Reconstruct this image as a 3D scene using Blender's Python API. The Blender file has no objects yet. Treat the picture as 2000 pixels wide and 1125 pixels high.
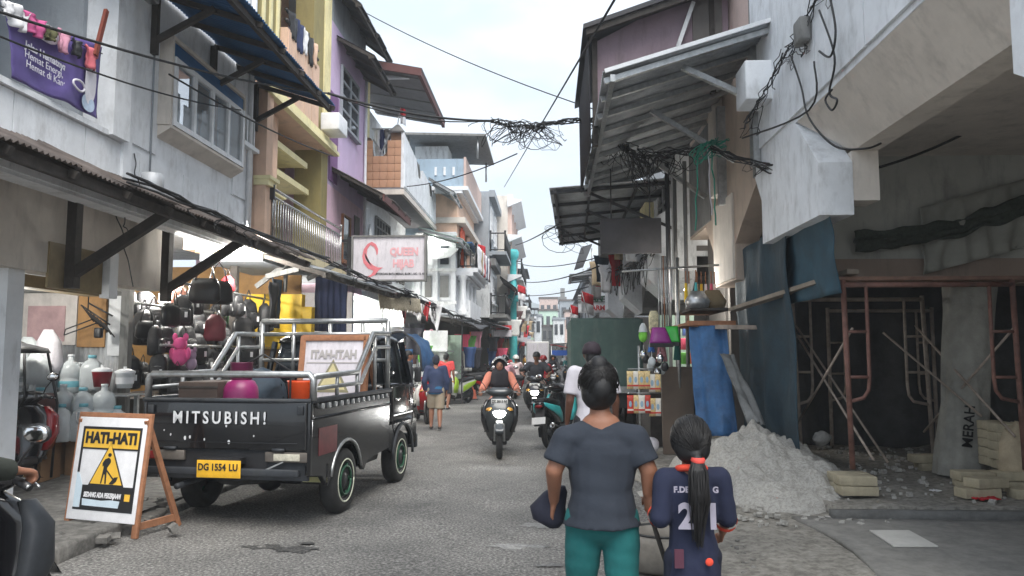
import bpy, bmesh, math, random
import numpy as np
from mathutils import Vector, Matrix, noise as mnoise
R = math.radians
rnd = random.Random(11)
sc = bpy.context.scene
col = sc.collection
# ------------------------------------------------------------------ camera
FPX, CZ = 1500.0, 1.62
YAW, PITCH = math.atan(70 / FPX), math.atan(129.5 / FPX)
cd = bpy.data.cameras.new('camera'); cam = bpy.data.objects.new('camera', cd); col.objects.link(cam)
cam.location = (0, 0, CZ); cam.rotation_euler = (math.pi / 2 + PITCH, 0, YAW)
cd.sensor_width = 36; cd.lens = 27; cd.clip_start = .05; cd.clip_end = 6000
sc.camera = cam
# ------------------------------------------------------------------ sky, sun, exposure
w = bpy.data.worlds.new('World'); sc.world = w; w.use_nodes = True
nt = w.node_tree; N = nt.nodes; L = nt.links; N.clear()
out = N.new('ShaderNodeOutputWorld'); bg = N.new('ShaderNodeBackground'); bg.inputs[1].default_value = .15
sky = N.new('ShaderNodeTexSky'); sky.sky_type = 'NISHITA'; sky.sun_disc = False
SUN_EL, SUN_AZ = R(56), R(156)
sky.sun_elevation = SUN_EL; sky.sun_rotation = SUN_AZ; sky.air_density = 1.0; sky.dust_density = 2.5; sky.altitude = 10
tc = N.new('ShaderNodeTexCoord'); mp = N.new('ShaderNodeMapping'); mp.inputs['Scale'].default_value = (1.2, 1.2, 3.2)
n1 = N.new('ShaderNodeTexNoise'); n1.inputs['Scale'].default_value = 3.1; n1.inputs['Detail'].default_value = 7; n1.inputs['Roughness'].default_value = .55
cr = N.new('ShaderNodeValToRGB'); e = cr.color_ramp.elements
e[0].position = .4; e[0].color = (1.7, 1.95, 2.22, 1); e[1].position = .6; e[1].color = (2.62, 2.78, 2.96, 1)
mx = N.new('ShaderNodeMix'); mx.data_type = 'RGBA'; mx.inputs[0].default_value = .88
L.new(tc.outputs['Generated'], mp.inputs[0]); L.new(mp.outputs[0], n1.inputs['Vector']); L.new(n1.outputs[0], cr.inputs[0])
L.new(sky.outputs[0], mx.inputs[6]); L.new(cr.outputs[0], mx.inputs[7]); L.new(mx.outputs[2], bg.inputs[0]); L.new(bg.outputs[0], out.inputs[0])
sd = bpy.data.lights.new('sun', 'SUN'); sd.energy = 1.5; sd.angle = R(45); sd.color = (1, .96, .9)
so = bpy.data.objects.new('sun', sd); col.objects.link(so)
sdir = Vector((math.sin(SUN_AZ) * math.cos(SUN_EL), math.cos(SUN_AZ) * math.cos(SUN_EL), math.sin(SUN_EL)))
so.rotation_euler = sdir.to_track_quat('Z', 'Y').to_euler()
vs = sc.view_settings; vs.view_transform = 'Standard'; vs.look = 'None'; vs.gamma = 1; vs.exposure = 1.72; vs.use_curve_mapping = False
sc.render.engine = 'CYCLES'
sc.cycles.volume_bounces = 1; sc.cycles.max_bounces = 6; sc.cycles.diffuse_bounces = 3; sc.cycles.glossy_bounces = 3; sc.cycles.transmission_bounces = 4; sc.cycles.transparent_max_bounces = 8

# ------------------------------------------------------------------ pixel -> place helpers
_f = Vector((-math.sin(YAW) * math.cos(PITCH), math.cos(YAW) * math.cos(PITCH), math.sin(PITCH)))
_r = Vector((math.cos(YAW), math.sin(YAW), 0)); _u = _r.cross(_f)
def ray(px, py): return _r * ((px - 1000) / FPX) + _u * ((562.5 - py) / FPX) + _f
def PY(px, py, Y): d = ray(px, py); return d * (Y / d.y) + Vector((0, 0, CZ))
def PX(px, py, X): d = ray(px, py); return d * (X / d.x) + Vector((0, 0, CZ))

# ------------------------------------------------------------------ materials
def s2l(c):
    return tuple(((v / 255) / 12.92 if v / 255 <= .04045 else ((v / 255 + .055) / 1.055) ** 2.4) for v in c)
MATS = {}
def mat(name, c, rough=.7, metal=0, var=.15, scale=6, bump=.0, bscale=40, dirt=0, dcol=(.05, .05, .045), dscale=1.2, streak=4, spec=.5, emit=None, es=0, alpha=1, trans=0, coat=0, sub=0):
    if name in MATS: return MATS[name]
    m = bpy.data.materials.new(name); MATS[name] = m; m.use_nodes = True
    t = m.node_tree; nn = t.nodes; ll = t.links; b = nn['Principled BSDF']
    b.inputs['Roughness'].default_value = rough; b.inputs['Metallic'].default_value = metal
    b.inputs['Specular IOR Level'].default_value = spec; b.inputs['Alpha'].default_value = alpha
    b.inputs['Transmission Weight'].default_value = trans; b.inputs['Coat Weight'].default_value = coat
    c = tuple(c[:3])
    b.inputs['Base Color'].default_value = (*c, 1)
    if emit: b.inputs['Emission Color'].default_value = (*emit, 1); b.inputs['Emission Strength'].default_value = es
    co = nn.new('ShaderNodeTexCoord').outputs['Object']
    last = None
    if var > 0:
        nz = nn.new('ShaderNodeTexNoise'); nz.inputs['Scale'].default_value = scale; nz.inputs['Detail'].default_value = 6; nz.inputs['Roughness'].default_value = .65
        ll.new(co, nz.inputs['Vector'])
        rp = nn.new('ShaderNodeValToRGB'); rp.color_ramp.elements[0].position = .3; rp.color_ramp.elements[1].position = .7
        rp.color_ramp.elements[0].color = (*[v * (1 - var) for v in c], 1); rp.color_ramp.elements[1].color = (*[min(1, v * (1 + var)) for v in c], 1)
        ll.new(nz.outputs[0], rp.inputs[0]); last = rp.outputs[0]
    if dirt > 0:
        mp = nn.new('ShaderNodeMapping'); mp.inputs['Scale'].default_value = (streak, streak, 1)
        ll.new(co, mp.inputs[0])
        n2 = nn.new('ShaderNodeTexNoise'); n2.inputs['Scale'].default_value = dscale; n2.inputs['Detail'].default_value = 8; n2.inputs['Roughness'].default_value = .7
        ll.new(mp.outputs[0], n2.inputs['Vector'])
        r2 = nn.new('ShaderNodeValToRGB'); r2.color_ramp.elements[0].position = .5; r2.color_ramp.elements[1].position = .78
        r2.color_ramp.elements[0].color = (0, 0, 0, 1); r2.color_ramp.elements[1].color = (dirt, dirt, dirt, 1)
        ll.new(n2.outputs[0], r2.inputs[0])
        mx = nn.new('ShaderNodeMix'); mx.data_type = 'RGBA'
        ll.new(r2.outputs[0], mx.inputs[0]); mx.inputs[7].default_value = (*dcol, 1)
        if last: ll.new(last, mx.inputs[6])
        else: mx.inputs[6].default_value = (*c, 1)
        last = mx.outputs[2]
    if last: ll.new(last, b.inputs['Base Color'])
    if bump > 0:
        n3 = nn.new('ShaderNodeTexNoise'); n3.inputs['Scale'].default_value = bscale; n3.inputs['Detail'].default_value = 5
        ll.new(co, n3.inputs['Vector'])
        bp = nn.new('ShaderNodeBump'); bp.inputs['Strength'].default_value = bump; bp.inputs['Distance'].default_value = .02
        ll.new(n3.outputs[0], bp.inputs['Height']); ll.new(bp.outputs[0], b.inputs['Normal'])
    return m
def wall(name, rgb, dirt=.6, **k): return mat(name, s2l(rgb), .85, var=.1, scale=2.5, bump=.15, bscale=25, dirt=dirt, dcol=k.pop('dcol', (.06, .06, .055)), **k)
def paint(name, rgb, rough=.5, **k): return mat(name, s2l(rgb), rough, var=k.pop('var', .12), **k)

# ------------------------------------------------------------------ mesh collector
class MB:
    def __init__(s): s.v = []; s.f = []; s.sm = []
    def add(s, vs, fs, smooth=False):
        o = len(s.v); s.v += [tuple(p) for p in vs]; s.f += [tuple(i + o for i in f) for f in fs]; s.sm += [smooth] * len(fs); return s
    def box(s, a, b, rot=None, piv=None):
        x0, y0, z0 = a; x1, y1, z1 = b
        vs = [Vector(p) for p in ((x0, y0, z0), (x1, y0, z0), (x1, y1, z0), (x0, y1, z0), (x0, y0, z1), (x1, y0, z1), (x1, y1, z1), (x0, y1, z1))]
        if rot is not None:
            c = Vector(piv) if piv is not None else (Vector(a) + Vector(b)) / 2
            vs = [rot @ (p - c) + c for p in vs]
        return s.add(vs, [(0, 3, 2, 1), (4, 5, 6, 7), (0, 1, 5, 4), (1, 2, 6, 5), (2, 3, 7, 6), (3, 0, 4, 7)])
    def bbox(s, a, b, ch=.01):     # box with chamfered edges on all sides
        a = Vector(a); b = Vector(b); c = (a + b) / 2; h = (b - a) / 2
        bm = bmesh.new(); bmesh.ops.create_cube(bm, size=2)
        for v in bm.verts: v.co = Vector((v.co.x * h.x, v.co.y * h.y, v.co.z * h.z)) + c
        bmesh.ops.bevel(bm, geom=bm.edges[:], offset=min(ch, min(h) * .9), segments=2, profile=.6, affect='EDGES')
        bm.verts.index_update()
        s.add([v.co.copy() for v in bm.verts], [[v.index for v in f.verts] for f in bm.faces], True); bm.free(); return s
    def beam(s, p, q, wd, ht, up=(0, 0, 1)):
        p = Vector(p); q = Vector(q); d = (q - p).normalized(); up = Vector(up)
        if abs(d.dot(up)) > .98: up = Vector((0, 1, 0))
        x = d.cross(up).normalized(); z = x.cross(d)
        vs = []
        for c in (p, q):
            for sx, sz in ((-1, -1), (1, -1), (1, 1), (-1, 1)): vs.append(c + x * sx * wd / 2 + z * sz * ht / 2)
        return s.add(vs, [(3, 2, 1, 0), (4, 5, 6, 7), (0, 1, 5, 4), (1, 2, 6, 5), (2, 3, 7, 6), (3, 0, 4, 7)])
    def tube(s, pts, r, n=8, cap=True, radii=None):
        pts = [Vector(p) for p in pts]; k = len(pts); vs = []; prev = None
        for i, p in enumerate(pts):
            d = (pts[min(i + 1, k - 1)] - pts[max(i - 1, 0)])
            d = d.normalized() if d.length > 1e-9 else Vector((0, 0, 1))
            if prev is None:
                a = Vector((0, 0, 1)) if abs(d.z) < .9 else Vector((1, 0, 0)); x = d.cross(a).normalized()
            else:
                x = prev - d * prev.dot(d); x = x.normalized() if x.length > 1e-6 else d.orthogonal().normalized()
            prev = x; y = d.cross(x); rr = radii[i] if radii else r
            for j in range(n): a = 2 * math.pi * j / n; vs.append(p + (x * math.cos(a) + y * math.sin(a)) * rr)
        fs = [(i * n + j, i * n + (j + 1) % n, (i + 1) * n + (j + 1) % n, (i + 1) * n + j) for i in range(k - 1) for j in range(n)]
        if cap: fs += [tuple(range(n - 1, -1, -1)), tuple((k - 1) * n + j for j in range(n))]
        return s.add(vs, fs, True)
    def cyl(s, p, q, r, n=16, r2=None): return s.tube([p, q], r, n, True, [r, r if r2 is None else r2])
    def lathe(s, prof, c=(0, 0, 0), axis='z', n=24):
        vs = []; m = len(prof)
        for r, h in prof:
            for j in range(n):
                a = 2 * math.pi * j / n; x, y = r * math.cos(a), r * math.sin(a)
                p = (x, y, h) if axis == 'z' else ((h, x, y) if axis == 'x' else (y, h, x))
                vs.append((p[0] + c[0], p[1] + c[1], p[2] + c[2]))
        fs = [(i * n + j, i * n + (j + 1) % n, (i + 1) * n + (j + 1) % n, (i + 1) * n + j) for i in range(m - 1) for j in range(n)]
        return s.add(vs, fs, True)
    def ell(s, c, r, n=12, rot=None):
        vs = []; fs = []; m = n // 2 + 1
        for i in range(m):
            t = math.pi * i / (m - 1)
            for j in range(n):
                a = 2 * math.pi * j / n; p = Vector((r[0] * math.sin(t) * math.cos(a), r[1] * math.sin(t) * math.sin(a), r[2] * math.cos(t)))
                if rot is not None: p = rot @ p
                vs.append(p + Vector(c))
        fs = [(i * n + j, (i + 1) * n + j, (i + 1) * n + (j + 1) % n, i * n + (j + 1) % n) for i in range(m - 1) for j in range(n)]
        return s.add(vs, fs, True)
    def prism(s, poly, axis, a, b):   # poly of 2-D points, extruded along axis from a to b
        n = len(poly)
        def P(u, v, w): return (w, u, v) if axis == 'x' else ((u, w, v) if axis == 'y' else (u, v, w))
        vs = [P(u, v, a) for u, v in poly] + [P(u, v, b) for u, v in poly]
        area = sum(poly[i][0] * poly[(i + 1) % n][1] - poly[(i + 1) % n][0] * poly[i][1] for i in range(n))
        flip = (area > 0) != (axis == 'y')
        if b < a: flip = not flip
        A = tuple(range(n)); B = tuple(range(2 * n - 1, n - 1, -1)); side = [(i, i + n, (i + 1) % n + n, (i + 1) % n) for i in range(n)]
        fs = [A, B] + side
        if flip: fs = [tuple(reversed(f)) for f in fs]
        return s.add(vs, fs)
    def loft(s, secs, n=20, cap=True, plane='z'):
        # secs: (centre, half width, half depth, exponent[, tilt]); plane z: rings lie in XY; plane y: rings lie in XZ
        vs = []
        for sec in secs:
            c, a, b, ex = sec[:4]; tl = sec[4] if len(sec) > 4 else 0
            for j in range(n):
                t = 2 * math.pi * j / n; ct, st = math.cos(t), math.sin(t)
                u = a * math.copysign(abs(ct) ** (2 / ex), ct); v = b * math.copysign(abs(st) ** (2 / ex), st)
                if plane == 'z': p = (c[0] + u, c[1] + v * math.cos(tl), c[2] + v * math.sin(tl))
                else: p = (c[0] - u, c[1] + v * math.sin(tl), c[2] + v * math.cos(tl))
                vs.append(p)
        k = len(secs)
        fs = [(i * n + j, i * n + (j + 1) % n, (i + 1) * n + (j + 1) % n, (i + 1) * n + j) for i in range(k - 1) for j in range(n)]
        if cap: fs += [tuple(range(n - 1, -1, -1)), tuple((k - 1) * n + j for j in range(n))]
        return s.add(vs, fs, True)
    def grid(s, fn, nu, nv, thick=0, smooth=True):
        vs = [Vector(fn(i / nu, j / nv)) for i in range(nu + 1) for j in range(nv + 1)]
        q = lambda i, j: i * (nv + 1) + j
        fs = [(q(i, j), q(i + 1, j), q(i + 1, j + 1), q(i, j + 1)) for i in range(nu) for j in range(nv)]
        if thick:
            nm = [Vector() for _ in vs]
            for f in fs:
                m = (vs[f[1]] - vs[f[0]]).cross(vs[f[3]] - vs[f[0]])
                for i in f: nm[i] += m
            o = len(vs); vs2 = [p - (m.normalized() if m.length > 0 else Vector((0, 0, 1))) * thick for p, m in zip(vs, nm)]
            edge = [q(i, 0) for i in range(nu + 1)] + [q(nu, j) for j in range(1, nv + 1)] + [q(i, nv) for i in range(nu - 1, -1, -1)] + [q(0, j) for j in range(nv - 1, 0, -1)]
            fs = fs + [tuple(i + o for i in reversed(f)) for f in fs]
            fs += [(edge[(k + 1) % len(edge)], edge[k], edge[k] + o, edge[(k + 1) % len(edge)] + o) for k in range(len(edge))]
            vs = vs + vs2
        return s.add(vs, fs, smooth)
    def build(s, name, m, parent=None, base=None):
        me = bpy.data.meshes.new(name)
        vs = s.v if base is None else [(p[0] - base[0], p[1] - base[1], p[2] - base[2]) for p in s.v]
        me.from_pydata(vs, [], s.f); me.polygons.foreach_set('use_smooth', s.sm)
        if m: me.materials.append(m)
        o = bpy.data.objects.new(name, me); col.objects.link(o)
        if parent: o.parent = parent
        return o
def tag(o, label, cat, group=None, kind=None):
    o['label'] = label; o['category'] = cat
    if group: o['group'] = group
    if kind: o['kind'] = kind
    return o
def struct(o): o['kind'] = 'structure'; return o
class Thing:          # an Empty at the thing's base; parts are given in world coordinates unless local
    def __init__(s, name, label, cat, base=(0, 0, 0), rz=0, group=None, local=False):
        s.o = bpy.data.objects.new(name, None); s.o.empty_display_size = .2; col.objects.link(s.o)
        s.o.location = base; s.o.rotation_euler = (0, 0, rz); tag(s.o, label, cat, group)
        s.base = None if local else Vector(base)
    def part(s, name, mb, m, under=None): return mb.build(name, m, under or s.o, s.base)
    def many(s, name, mb, m, under=None): o = s.part(name, mb, m, under); o['kind'] = 'stuff'; return o
def single(name, mb, m, label, cat, base, group=None):
    o = mb.build(name, m, None, base); o.location = base; return tag(o, label, cat, group)
def clone(root, loc=None, rz=None, label=None, group=None, scale=None):
    r = root.copy(); col.objects.link(r)
    if loc is not None: r.location = loc
    if rz is not None: r.rotation_euler = (0, 0, rz) if not isinstance(rz, tuple) else rz
    if scale is not None: r.scale = scale if isinstance(scale, tuple) else (scale,) * 3
    if label: r['label'] = label
    if group: r['group'] = group
    for ch in list(root.children):
        c = ch.copy(); col.objects.link(c); c.parent = r
        for g in list(ch.children):
            d = g.copy(); col.objects.link(d); d.parent = c
    return r
def share(o, parent, off, rot=None, scale=None):   # another piece with the same mesh
    c = o.copy(); col.objects.link(c); c.parent = parent; c.location = Vector(o.location) + Vector(off)
    if rot is not None: c.rotation_euler = rot
    if scale is not None: c.scale = scale
    return c
TMP = bpy.data.scenes.new('bench')      # a bench scene, so that modifiers and text are evaluated alone
def baked(o):
    TMP.collection.objects.link(o)
    with bpy.context.temp_override(scene=TMP, view_layer=TMP.view_layers[0]):
        dg = bpy.context.evaluated_depsgraph_get(); me = bpy.data.meshes.new_from_object(o.evaluated_get(dg))
    TMP.collection.objects.unlink(o); return me
def text(txt, size, m, name='lettering', bold=0.0, depth=.001, spacing=1.0, align='CENTER', shear=0, xs=1.0):
    cu = bpy.data.curves.new(name, 'FONT'); cu.body = txt; cu.size = size; cu.align_x = align; cu.align_y = 'CENTER'
    cu.offset = bold; cu.extrude = depth; cu.space_character = spacing; cu.shear = shear; cu.resolution_u = 3
    o = bpy.data.objects.new(name, cu); me = baked(o)
    bpy.data.objects.remove(o); bpy.data.curves.remove(cu)
    for v in me.vertices: v.co.x *= xs
    me.materials.clear(); me.materials.append(m); me.name = name
    o = bpy.data.objects.new(name, me); col.objects.link(o); return o
def put(o, parent, loc, rot):
    o.parent = parent; o.location = loc; o.rotation_euler = rot; return o
FACE_CAM = (math.pi / 2, 0, 0)            # text standing up, read by someone looking along +Y
FACE_RIGHT = (math.pi / 2, 0, math.pi / 2)   # on a wall facing +X
def wob(x, y, z=0, s=1.0): return mnoise.noise(Vector((x * s, y * s, z * s)))
def corr_sheet(p00, p10, p11, p01, pitch=.076, amp=.012, across='u', thick=.002, sub=2, bend=0):
    # corrugated sheet on a quad; waves run along v and repeat along u
    p00, p10, p11, p01 = map(Vector, (p00, p10, p11, p01))
    Lu = (p10 - p00).length; nw = max(2, round(Lu / pitch)); nu = nw * 4
    nrm = (p10 - p00).cross(p01 - p00).normalized(); ph = rnd.random() * 9
    def fn(u, v):
        p = p00.lerp(p10, u).lerp(p01.lerp(p11, u), v)
        return p + nrm * (amp * math.sin(u * nw * 2 * math.pi) + bend * mnoise.noise(Vector((u * 2 + ph, v * 2, ph))))
    return MB().grid(fn, nu, sub, thick)
def sag(a, b, d, n=14, jit=0):
    a = Vector(a); b = Vector(b); out = []
    for i in range(n + 1):
        t = i / n; p = a.lerp(b, t); p.z -= d * 4 * t * (1 - t)
        if jit and 0 < i < n: p += Vector((rnd.uniform(-jit, jit), rnd.uniform(-jit, jit), rnd.uniform(-jit, jit)))
        out.append(p)
    return out
def cloth(c, ux, vz, nu, nv, depth, thick=.004, seed=0, folds=5, hang=0):   # draped cloth spanned by ux, vz with folds along the normal
    c = Vector(c); ux = Vector(ux); vz = Vector(vz); n = ux.cross(vz).normalized()
    def fn(u, v):
        d = depth * (math.sin(u * folds * 6.28 + 2.1 * mnoise.noise(Vector((u * 3, v * 2, seed)))) * (.4 + .6 * v) + 1.6 * mnoise.noise(Vector((u * 4, v * 3, seed + 7))))
        return c + ux * (u + .03 * hang * mnoise.noise(Vector((v * 3, seed, 0)))) + vz * v + n * d
    return MB().grid(fn, nu, nv, thick)
# ------------------------------------------------------------------ shared materials
def stone_mat(name, c1, c2, c3, sc1, rough, bump, big=.35):
    m = bpy.data.materials.new(name); m.use_nodes = True; MATS[name] = m
    t = m.node_tree; nn = t.nodes; ll = t.links; b = nn['Principled BSDF']; b.inputs['Roughness'].default_value = rough
    co = nn.new('ShaderNodeTexCoord').outputs['Object']
    vo = nn.new('ShaderNodeTexVoronoi'); vo.inputs['Scale'].default_value = sc1; ll.new(co, vo.inputs['Vector'])
    nz = nn.new('ShaderNodeTexNoise'); nz.inputs['Scale'].default_value = sc1 * .9; nz.inputs['Detail'].default_value = 8; nz.inputs['Roughness'].default_value = .7; ll.new(co, nz.inputs['Vector'])
    rp = nn.new('ShaderNodeValToRGB'); e = rp.color_ramp.elements; e[0].position = .4; e[0].color = (*c1, 1); e[1].position = .52; e[1].color = (*c2, 1)
    e2 = e.new(.66); e2.color = (*c3, 1); ll.new(nz.outputs[0], rp.inputs[0])
    n2 = nn.new('ShaderNodeTexNoise'); n2.inputs['Scale'].default_value = .55; n2.inputs['Detail'].default_value = 9; n2.inputs['Roughness'].default_value = .62; ll.new(co, n2.inputs['Vector'])
    r2 = nn.new('ShaderNodeValToRGB'); r2.color_ramp.elements[0].position = .35; r2.color_ramp.elements[1].position = .68
    r2.color_ramp.elements[0].color = (1 - big, 1 - big, 1 - big, 1); r2.color_ramp.elements[1].color = (1.12, 1.1, 1.07, 1); ll.new(n2.outputs[0], r2.inputs[0])
    mu = nn.new('ShaderNodeMix'); mu.data_type = 'RGBA'; mu.blend_type = 'MULTIPLY'; mu.inputs[0].default_value = 1
    ll.new(rp.outputs[0], mu.inputs[6]); ll.new(r2.outputs[0], mu.inputs[7]); ll.new(mu.outputs[2], b.inputs['Base Color'])
    ad = nn.new('ShaderNodeMath'); ad.operation = 'ADD'; vm = nn.new('ShaderNodeMath'); vm.operation = 'MULTIPLY'; vm.inputs[1].default_value = .35; ll.new(vo.outputs['Distance'], vm.inputs[0]); ll.new(nz.outputs[0], ad.inputs[0]); ll.new(vm.outputs[0], ad.inputs[1])
    bp = nn.new('ShaderNodeBump'); bp.inputs['Strength'].default_value = bump; bp.inputs['Distance'].default_value = .02; ll.new(ad.outputs[0], bp.inputs['Height']); ll.new(bp.outputs[0], b.inputs['Normal'])
    return m
M_asph = stone_mat('asphalt', (.08, .08, .078), (.2, .197, .19), (.46, .455, .44), 46, .8, .7, .5)
M_conc = stone_mat('concrete', (.19, .185, .175), (.23, .225, .21), (.27, .262, .245), 9, .9, .25, .3)
M_dirt = stone_mat('dirt', (.18, .17, .15), (.29, .275, .245), (.37, .355, .32), 16, .95, .7, .4)
M_sand = stone_mat('sand', (.32, .31, .29), (.43, .42, .39), (.5, .49, .46), 40, .95, .6, .25)
M_pave = stone_mat('pavement', (.11, .108, .1), (.18, .175, .165), (.25, .245, .23), 10, .9, .5, .4)
M_white = wall('white_wall', (228, 231, 234), .65, dcol=(.3, .3, .29), streak=2.4, dscale=1.9); M_whiteD = wall('stained_white_wall', (216, 218, 218), .9, dscale=1.6)
M_grey = wall('grey_wall', (150, 156, 162), .5); M_blueg = wall('blue_grey_wall', (160, 180, 196), .4)
M_olive = wall('olive_wall', (152, 140, 92), .4); M_peach = wall('peach_wall', (222, 188, 164), .35); M_cream = wall('cream_trim', (236, 226, 178), .35)
M_lilac = wall('lilac_wall', (198, 176, 208), .5, dcol=(.55, .5, .58)); M_pink = wall('pink_wall', (226, 194, 212), .4); M_plum = wall('plum_wall', (120, 84, 130), .2)
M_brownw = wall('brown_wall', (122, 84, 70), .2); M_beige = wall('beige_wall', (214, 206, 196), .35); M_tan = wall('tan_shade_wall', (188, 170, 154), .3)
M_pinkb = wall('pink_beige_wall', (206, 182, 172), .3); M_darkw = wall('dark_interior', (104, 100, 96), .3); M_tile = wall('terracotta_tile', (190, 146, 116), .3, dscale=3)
M_grout = paint('grout', (110, 84, 66), .9); M_lgreen = wall('pale_green_wall', (190, 214, 196), .4); M_greyd = wall('weathered_grey_wall', (128, 128, 126), .9, dscale=2.2)
M_rust = mat('rusted_sheet', (.13, .11, .1), .7, .35, var=.5, scale=3, dirt=.7, dcol=(.09, .045, .025), streak=2)
M_zinc = mat('zinc_sheet', (.5, .52, .54), .55, .3, var=.25, scale=2, dirt=.6, dcol=(.12, .1, .085), streak=3)
M_zincd = mat('old_zinc_sheet', (.38, .4, .42), .6, .25, var=.3, scale=2, dirt=.6, dcol=(.08, .07, .06), streak=3)
M_dark = paint('dark_sheet', (52, 52, 56), .6); M_blueroof = mat('blue_painted_sheet', s2l((42, 92, 138)), .55, .2, var=.25, scale=2, dirt=.4, dcol=(.05, .07, .09))
M_timber = mat('dark_timber', (.045, .038, .033), .8, var=.35, scale=9, bump=.3); M_wood = mat('raw_wood', s2l((156, 108, 78)), .75, var=.25, scale=14, bump=.2)
M_steel = mat('galvanised_steel', (.42, .43, .43), .38, .85, var=.25, scale=12); M_chrome = mat('chrome', (.7, .7, .7), .15, 1, var=.05)
M_black = mat('black_plastic', (.018, .018, .02), .45, var=.3); M_rubber = mat('rubber', (.022, .022, .022), .85, var=.3, scale=20)
M_cable = mat('cable_black', (.012, .012, .013), .6, var=.2); M_glass = mat('dark_glass', (.025, .032, .04), .06, var=.2, spec=.9)
M_clear = mat('window_glass', (.3, .36, .4), .05, var=0, alpha=.28, spec=.9); M_wframe = paint('white_frame', (228, 230, 232), .4)
M_wd = paint('white_cloth', (224, 224, 226), .9); M_red = paint('red_cloth', (190, 34, 44), .8); M_redf = paint('red_fascia', (96, 60, 58), .8, dirt=.6)
M_bluet = mat('blue_tarpaulin', s2l((46, 92, 138)), .6, var=.35, scale=4, bump=.6, bscale=14); M_navy = mat('navy_cloth', s2l((48, 58, 92)), .9, var=.25, scale=4)
M_dkt = mat('dark_tarpaulin', s2l((44, 58, 70)), .75, var=.35, scale=3, bump=.4, bscale=7); M_yel = paint('yellow_panel', (246, 200, 30), .5, emit=None)
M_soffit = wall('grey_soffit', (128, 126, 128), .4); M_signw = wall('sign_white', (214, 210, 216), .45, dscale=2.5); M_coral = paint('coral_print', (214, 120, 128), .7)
M_pinkpr = paint('pale_pink_print', (226, 172, 178), .7); M_txt = paint('black_print', (28, 28, 30), .7); M_orange = paint('orange_plastic', (226, 84, 34), .5)
M_turq = mat('turquoise_paint', s2l((70, 178, 180)), .5, var=.2); M_stl = mat('stainless_rail', (.55, .55, .54), .25, .9, var=.1)

# ------------------------------------------------------------------ ground, road, pavements, hills
def gsheet(name, fn, nu, nv, m, thick=0): return struct(MB().grid(fn, nu, nv, thick).build(name, m))
gsheet('ground', lambda u, v: (-820 + 1640 * u, -28 + 960 * v, -.07), 4, 4, M_pave)
gsheet('road', lambda u, v: (-4.05 + 6.9 * u, -4 + 130 * v * v * .9 + 13 * v, .018 * wob(u * 9, v * 40) * (1 if .02 < u < .98 else .2) + .012 * wob(u * 30, v * 190, 3)), 60, 170, M_asph)
def edge_x(y): return 1.15 + .35 * wob(y * .7, 1) + .12 * wob(y * 3, 4) - (.55 if y < 6 else 0) * max(0, (6 - y) / 6)
gsheet('dirt_verge', lambda u, v: (edge_x(2 + 16 * v) + (2.95 - edge_x(2 + 16 * v)) * u, 2 + 16 * v, .012 + .05 * u ** .5 * (.4 + .6 * wob(u * 6, v * 22, 2)) * min(1, u * 8) + .02 * abs(wob(u * 19, v * 60, 5)) * min(1, u * 6)), 40, 130, M_dirt)
gsheet('concrete_apron', lambda u, v: (2.35 + .25 * wob(v * 5, 2) + 6 * u, -2 + 9.72 * v, .062 + .01 * wob(u * 3, v * 3)), 30, 40, M_conc, .05)
pa = PY(1700, 1036, 1); g = lambda px, py: (lambda d: Vector((0, 0, CZ)) + d * ((.078 - CZ) / d.z))(ray(px, py))
q = [g(1698, 1036), g(1775, 1036), g(1832, 1067), g(1745, 1067)]
struct(MB().add([(p.x, p.y, .082) for p in q] + [(p.x, p.y, .07) for p in q], [(3, 2, 1, 0), (0, 1, 5, 4), (1, 2, 6, 5), (2, 3, 7, 6), (3, 0, 4, 7)]).build('pale_concrete_patch', wall('pale_concrete', (186, 184, 178), .2)))
pl = struct(MB().grid(lambda u, v: (2.78 + 5.5 * u, 7.76 + 14 * v + .03 * wob(u * 9, 3) * (1 - v), .15 + .035 * wob(u * 9, v * 20, 1) + .03 * wob(u * 25, v * 60, 8)), 60, 90, .2).build('arcade_floor', M_dirt))
kb = struct(MB().grid(lambda u, v: (2.7 + 5.6 * u, 7.7 + .012 * wob(u * 40, v * 3), -.02 + .155 * v), 90, 3, -.1).build('arcade_kerb', mat('kerb_concrete', (.13, .13, .125), .9, var=.3, bump=.6)))
gsheet('pavement_left', lambda u, v: (-9.5 + 5.55 * u, -3 + 120 * v * v + 12 * v * (1 - v), .1 + .03 * wob(u * 8, v * 60, 6)), 24, 140, M_pave)
kr = struct(bpy.data.objects.new('kerb', None)); col.objects.link(kr)
for i in range(34):
    y = 1.2 + i * .95; dx = .9 if y > 29 else 0; j = rnd.uniform(-.03, .03)
    m = MB().bbox((-4.02 + dx + j, y, -.05), (-3.78 + dx + j, y + .9 + rnd.uniform(-.06, .02), .1 + rnd.uniform(-.035, .03)), .03)
    m.build('kerb_stone', M_pave, kr)
def rubble(name, label, pts, m, s0, s1, cat='rubble'):
    mb = MB()
    for (x, y, z) in pts:
        s = rnd.uniform(s0, s1); rot = Matrix.Rotation(rnd.uniform(0, 6), 3, 'Z') @ Matrix.Rotation(rnd.uniform(-.5, .5), 3, 'X')
        mb.box((x - s, y - s * rnd.uniform(.5, 1), z - .01), (x + s, y + s * rnd.uniform(.5, 1), z + s * rnd.uniform(.5, 1.1)), rot)
    o = mb.build(name, m); return tag(o, label, cat, kind='stuff')
rubble('broken_concrete', 'broken lumps of concrete along the edge of the left pavement', [(-4.1 + rnd.gauss(0, .22), 5.2 + rnd.random() * 3, .06) for _ in range(70)], M_pave, .015, .07)
rubble('gravel', 'loose gravel chips scattered along the dirt verge', [(edge_x(y) + rnd.gauss(.15, .35), y, .02) for y in [2.5 + 11 * rnd.random() for _ in range(520)]], M_conc, .005, .016, 'gravel')
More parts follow.
